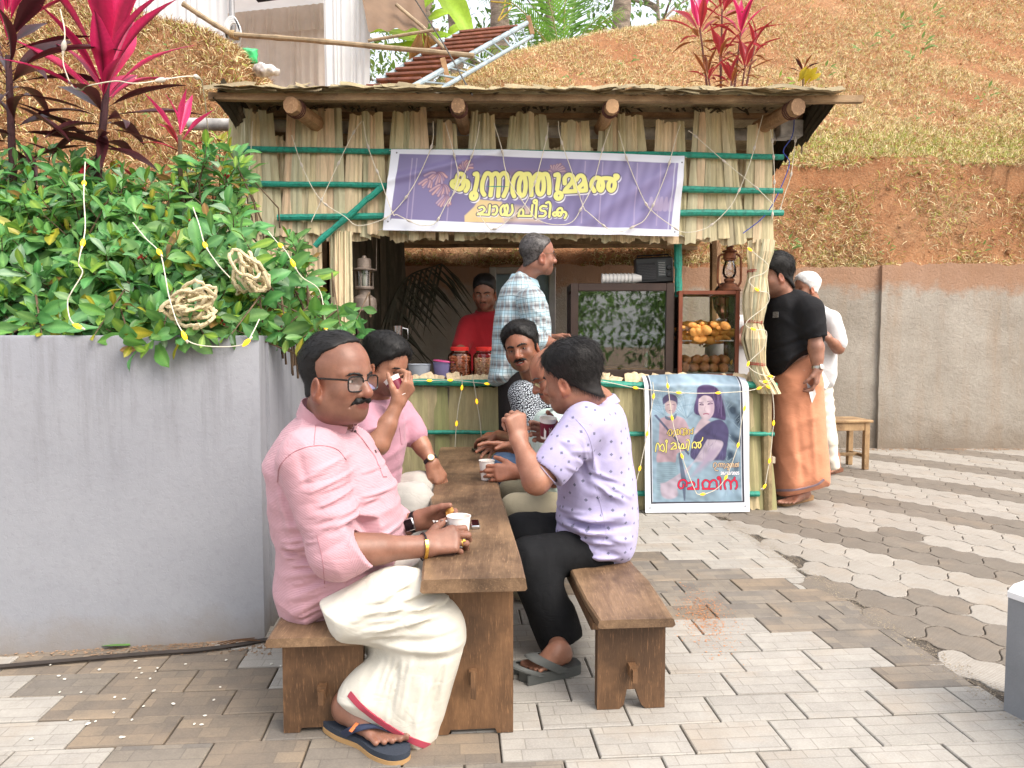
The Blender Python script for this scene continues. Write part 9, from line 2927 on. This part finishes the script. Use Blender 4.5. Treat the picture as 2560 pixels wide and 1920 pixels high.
 MB().grid(rows).build('sheet', M('brown_tarpaulin', (.20, .125, .075), .6, .12, 4, trans=.15), o)
 Q = [d(856, 10, 9.3), d(915, 60, 9.1), d(960, 105, 8.95)]
 MB().tube(Q, .022, 8).build('tarp_pole', BR, o)
 MB().tube([d(795, 88, 9.0), d(930, 66, 9.0), d(948, 64, 9.0)], .020, 8).build('edge_pole', BR, o)
 tag(MB().tube([Vector(p) for p in smooth_path([d(872, -40, 6.5), d(955, 90, 5.8), d(1000, 170, 5.1), d(1020, 205, 4.5)], 6)], .006, 6).build('guy_rope', M('black_white_rope', (.10, .09, .08), .9, .5, 60)), 'dark guy rope slanting from the tarpaulin down to the roof edge', 'rope')
 o = thing('ladder', 'metal stair ladder with red brown treads lying up the bank', 'ladder', d(860, 190, 8.3))
 BL = M('blue_grey_pipe', (.34, .42, .46), .45, .2, 9, metal=.2)
 RT = M('red_oxide_tread', (.26, .10, .065), .6, .25, 12, bump=.2)
 L0, L1 = d(768, 205, 8.2), d(1008, 62, 10.2)
 A0, A1 = d(862, 205, 7.95), d(1142, 48, 10.2)
 B0, B1 = d(930, 205, 7.95), d(1150, 78, 10.15)
 for p, q, rad in ((L0, L1, .030), (A0, A1, .034), (B0, B1, .026), (L0 + Vector((.16, 0, 0)), L1 + Vector((.16, 0, -.06)), .018)):
  MB().tube([p, p.lerp(q, .5), q], rad, 10).build('rail', BL, o)
 for i in range(13):
  t0 = .02 + i / 13.5
  p, q = L0.lerp(L1, t0), A0.lerp(A1, t0)
  ax = (q - p).normalized(); up = Vector((0, 0, 1)); n_ = ax.cross(up).normalized()
  MB().box((p + q) / 2, ((q - p).length - .04, .15, .028), Matrix((ax, n_, ax.cross(n_) * -1)).transposed(), .004).build('tread', RT, o)
 for i in range(11):
  t0 = .06 + i / 11.5
  MB().tube([A0.lerp(A1, t0), B0.lerp(B1, t0)], .012, 6).build('spindle', BL, o)
 for t0, l in ((.30, .34), (1.0, .25)):
  p = A0.lerp(A1, t0); MB().box(p + Vector((.02, -.05, -.06)), (.06, .03, l), Matrix.Rotation(-.25, 3, 'Y'), .004).build('cleat', TIMBER, o)
 BARK = M('palm_bark', (.30, .24, .19), .9, .3, 5, bump=.7, bs=24, bd=.03, scale=(1, 1, 3))
 PAL = leaf_mat('palm_frond_leaf', .4, .4, .4)
 def leaflet(c):
  V, F, A = blade(1.0, .075, 5, .35, .25, 0, 3, .0, .25, 1.0)
  return V, F, np.tile(np.array(c, np.float32), (len(V), 1))
 LG, LD = leaflet((.16, .34, .06)), leaflet((.10, .20, .055))
 def frond(items, p, dirv, L, kind, r, n=34, droop=.5):
  dv = Vector(dirv).normalized(); pts = []
  side = dv.cross(Vector((0, 0, 1)))
  side = side.normalized() if side.length > .05 else Vector((1, 0, 0))
  for i in range(n + 1):
   t_ = i / n
   q = p + dv * (L * t_) + Vector((0, 0, -droop * L * t_ * t_))
   pts.append(q)
  for i in range(4, n):
   tg = (pts[i + 1] - pts[i]).normalized()
   up = side.cross(tg)
   l = L * .26 * sin(pi * (.12 + .86 * i / n)) ** .6
   for s_ in (-1, 1):
    dd = tg * .55 + side * s_ * .8 + Vector((0, 0, -.22 + .1 * r.normal()))
    items.append((*kind, orient(pts[i], dd, up, 0, l)))
  return pts
 def palm(label, x, ybase, Y, zt, rad, fronds, group='palms behind the crest'):
  b = d(x, ybase, Y); b.z = float(hill_z(b.x, Y)) - .2
  top = Vector((b.x + r.normal(0, .15), Y + .2, zt))
  o = thing('palm_tree', label, 'palm tree', b, group)
  n = 26
  P = [b.lerp(top, i / n) for i in range(n + 1)]
  MB().tube(P, [rad * (1 + (.07 if i % 2 else -.02)) * (1.15 - .25 * i / n) for i in range(n + 1)], 12).build('trunk', BARK, o)
  items, rib = [], MB()
  for k in range(fronds):
   a_ = k * 2.4; e = r.uniform(-.1, .9)
   pts = frond(items, top, (cos(a_), sin(a_), e), r.uniform(2.2, 3.0), LG if k % 3 else LD, r)
   rib.tube(pts[::4], [.03, .026, .022, .018, .014, .010, .008, .005, .004][:len(pts[::4])], 5)
  o2 = merged('fronds', items, PAL, o); rib.build('frond_ribs', M('frond_rib', (.30, .30, .10), .5), o)['kind'] = 'stuff'
 palm('palm trunk with yellow rope rising behind the ladder top', 1082, 60, 15.0, 10.5, .17, 12, None)
 palm('slimmer palm trunk behind the banana leaves', 996, 60, 16.5, 11.0, .14, 12, None)
 palm('short palm trunk at the crest above the dry slope', 1337, 20, 14.2, 11.0, .15, 12, None)
 palm('grey palm trunk deep among the trees behind the crest', 925, 40, 20, 12, .15, 10, None)
 palm('distant palm trunk between the two nearer ones', 1190, 30, 21, 12, .13, 10, None)
 p = d(1083, 45, 14.8)
 tag(MB().tube([Vector(v) for v in smooth_path([p + Vector((.02, -.04, 2.2)), p + Vector((-.1, -.22, 1.2)), p + Vector((.08, -.24, .3)), p + Vector((-.06, -.24, -.1)), p + Vector((.2, -.1, .25)), p + Vector((-.2, -.15, .3))], 6)], .014, 6).build('yellow_rope', M('yellow_nylon_rope', (.60, .42, .06), .6)), 'yellow rope hanging on the palm trunk behind the ladder', 'rope')
 b = d(1215, 70, 13.2); b.z = float(hill_z(b.x, 13.2)) - .1
 o = thing('young_palm', 'young coconut palm with bright green fronds at the crest', 'palm tree', b)
 items, rib = [], MB()
 YG = leaflet((.26, .50, .08))
 for k, (ax_, e, L) in enumerate(((-.7, 1.2, 2.0), (-.3, 1.6, 2.2), (.2, 1.5, 2.2), (.7, 1.1, 2.0), (1.0, .7, 1.7), (-1.1, .8, 1.8), (.05, 1.9, 2.3), (.45, .9, 1.6), (-.5, .7, 1.6))):
  pts = frond(items, b + Vector((0, 0, .1)), (ax_, r.uniform(-.6, .2), e), L, YG if k % 2 else LG, r, 30, .35)
  rib.tube(pts[::4], .012, 5)
 merged('fronds', items, PAL, o); rib.build('frond_ribs', M('frond_rib', (.30, .30, .10), .5), o)['kind'] = 'stuff'
 b = d(900, 120, 10.9); b.z = float(hill_z(b.x, 10.9)) - .3
 o = thing('banana_plant', 'banana plant with broad sunlit leaves beside the tarpaulin', 'banana plant', b)
 MB().tube([b, b + Vector((.05, 0, 1.0))], [.09, .06], 10).build('stem', M('banana_stem', (.25, .24, .10), .6), o)
 BN = leaf_mat('banana_leaf', .45, .55, .35)
 V, F, A = blade(1.0, .30, 12, .5, .25, .10, 12, .06, .5, 2.2)
 C = np.array([.36, .56, .05]) * (1 + .18 * np.sin(A[:, 1:2] * 70)) * np.where(np.abs(A[:, :1]) < .1, 1.3, 1)
 bm = leaf_mesh('leaf', V, F, C.astype(np.float32), BN)
 for x0, y0, Y0, x1, y1, Y1, s_ in ((930, -40, 10.4, 1012, 58, 10.0, 1), (800, 70, 10.6, 960, 95, 10.3, 1), (880, 110, 10.6, 985, 70, 10.4, 1), (960, 120, 10.6, 1000, 40, 10.6, 1), (830, 100, 10.5, 930, 110, 10.2, 1), (905, 40, 11, 960, -60, 11.2, 1), (930, 100, 10.9, 1010, 100, 10.4, 1), (900, 60, 11.2, 980, 20, 11.2, 1)):
  p, q = d(x0, y0, Y0), d(x1, y1, Y1)
  place(link('leaf', bm, o), orient(p, q - p, Vector((0, -.8, .6)), r.normal(0, .3), (q - p).length * 1.15))
 dl = leaf_mesh('leaf', V, F, np.tile(np.array([.36, .19, .07], np.float32), (len(V), 1)), BN)
 for k in range(5): place(link('dry_leaf', dl, o), orient(d(905 + k * 5, 66, 10.0), (r.normal(0, .3), 0, -1), (0, -1, 0), r.normal(0, .6), r.uniform(.35, .55)))
 TL = leaf_mat('tree_leaf', .5, .45, .3)
 def tree(label, x, Y, h, rad, col, nleaf, seed, ls=.20):
  q = np.random.default_rng(seed)
  b = d(x, 60, Y); b.z = (float(hill_z(b.x, Y)) - .3) if Y > 0 else 0
  o = thing('tree', label, 'tree', b)
  mb = MB(); mb.tube([b, b + Vector((.1, 0, h * .5)), b + Vector((.0, 0, h * .85))], [.16, .12, .05], 8)
  tips = []
  for k in range(16):
   z0 = h * q.uniform(.15, .85); a_ = q.uniform(0, 6.28)
   e = b + Vector((cos(a_) * rad * q.uniform(.5, 1), sin(a_) * rad * q.uniform(.5, 1), z0 + rad * q.uniform(.1, .6)))
   mb.tube([b + Vector((0, 0, z0)), (b + Vector((0, 0, z0))).lerp(e, .5) + Vector((0, 0, .15)), e], [.06, .04, .015], 5); tips.append(e)
  mb.build('trunk', BARK, o)
  V, F, A = blade(1.0, .5, 3, .3, .3, .05, 3, .05, .5, 1.4)
  items = []
  for k in range(nleaf):
   tp = tips[k % len(tips)]
   p = tp + Vector(tuple(q.normal(0, 1, 3) * rad * np.array([.30, .30, .24])))
   c = np.array(col) * q.uniform(.5, 1.5)
   items.append((V, F, np.tile(c.astype(np.float32), (len(V), 1)), orient(p, q.normal(0, 1, 3), (q.normal(0, .5), -.3, 1), 0, ls * q.uniform(.7, 1.3))))
  merged('crown', items, TL, o)
 tree('broad leafy tree far behind the tarpaulin', 880, 22, 6.0, 3.0, (.17, .28, .06), 2600, 1, .24)
 tree('pale green tree far behind the ladder', 1060, 24, 6.0, 3.2, (.22, .32, .09), 2600, 2, .24)
 tree('darker tree far behind the young palm', 1230, 25, 6.0, 3.2, (.12, .22, .06), 2600, 3, .24)
 tree('hazy green tree over the dry crest', 1420, 27, 6.5, 3.4, (.18, .30, .09), 2200, 4, .26)
 tree('green tree behind the tent at the far left', 300, 24, 7, 3.4, (.10, .20, .05), 1800, 5, .26)
 for i, (x, y, h, rad) in enumerate(((-5, -15, 5, 3.0), (.8, -16, 6, 3.2), (7, -15, 5, 3.0))):
  q = np.random.default_rng(60 + i)
  o = thing('tree', ('bushy green tree behind the viewer on the left', 'tall green tree directly behind the viewer', 'bushy green tree behind the viewer on the right')[i], 'tree', (x, y, 0))
  b = Vector((x, y, 0))
  MB().tube([b, b + Vector((.1, 0, h * .8))], [.18, .06], 8).build('trunk', BARK, o)
  V, F, A = blade(1.0, .5, 3, .3, .3, .05, 3, .05, .5, 1.4)
  merged('crown', [(V, F, np.tile((np.array([.20, .36, .08]) * q.uniform(.5, 1.6)).astype(np.float32), (len(V), 1)), orient(b + Vector(tuple(q.normal(0, 1, 3) * np.array([rad * .5, rad * .5, h * .24]))) + Vector((0, 0, h * .45)), q.normal(0, 1, 3), (0, .3, 1), 0, .30 * q.uniform(.7, 1.3))) for k in range(5200)], TL, o)
backdrop()
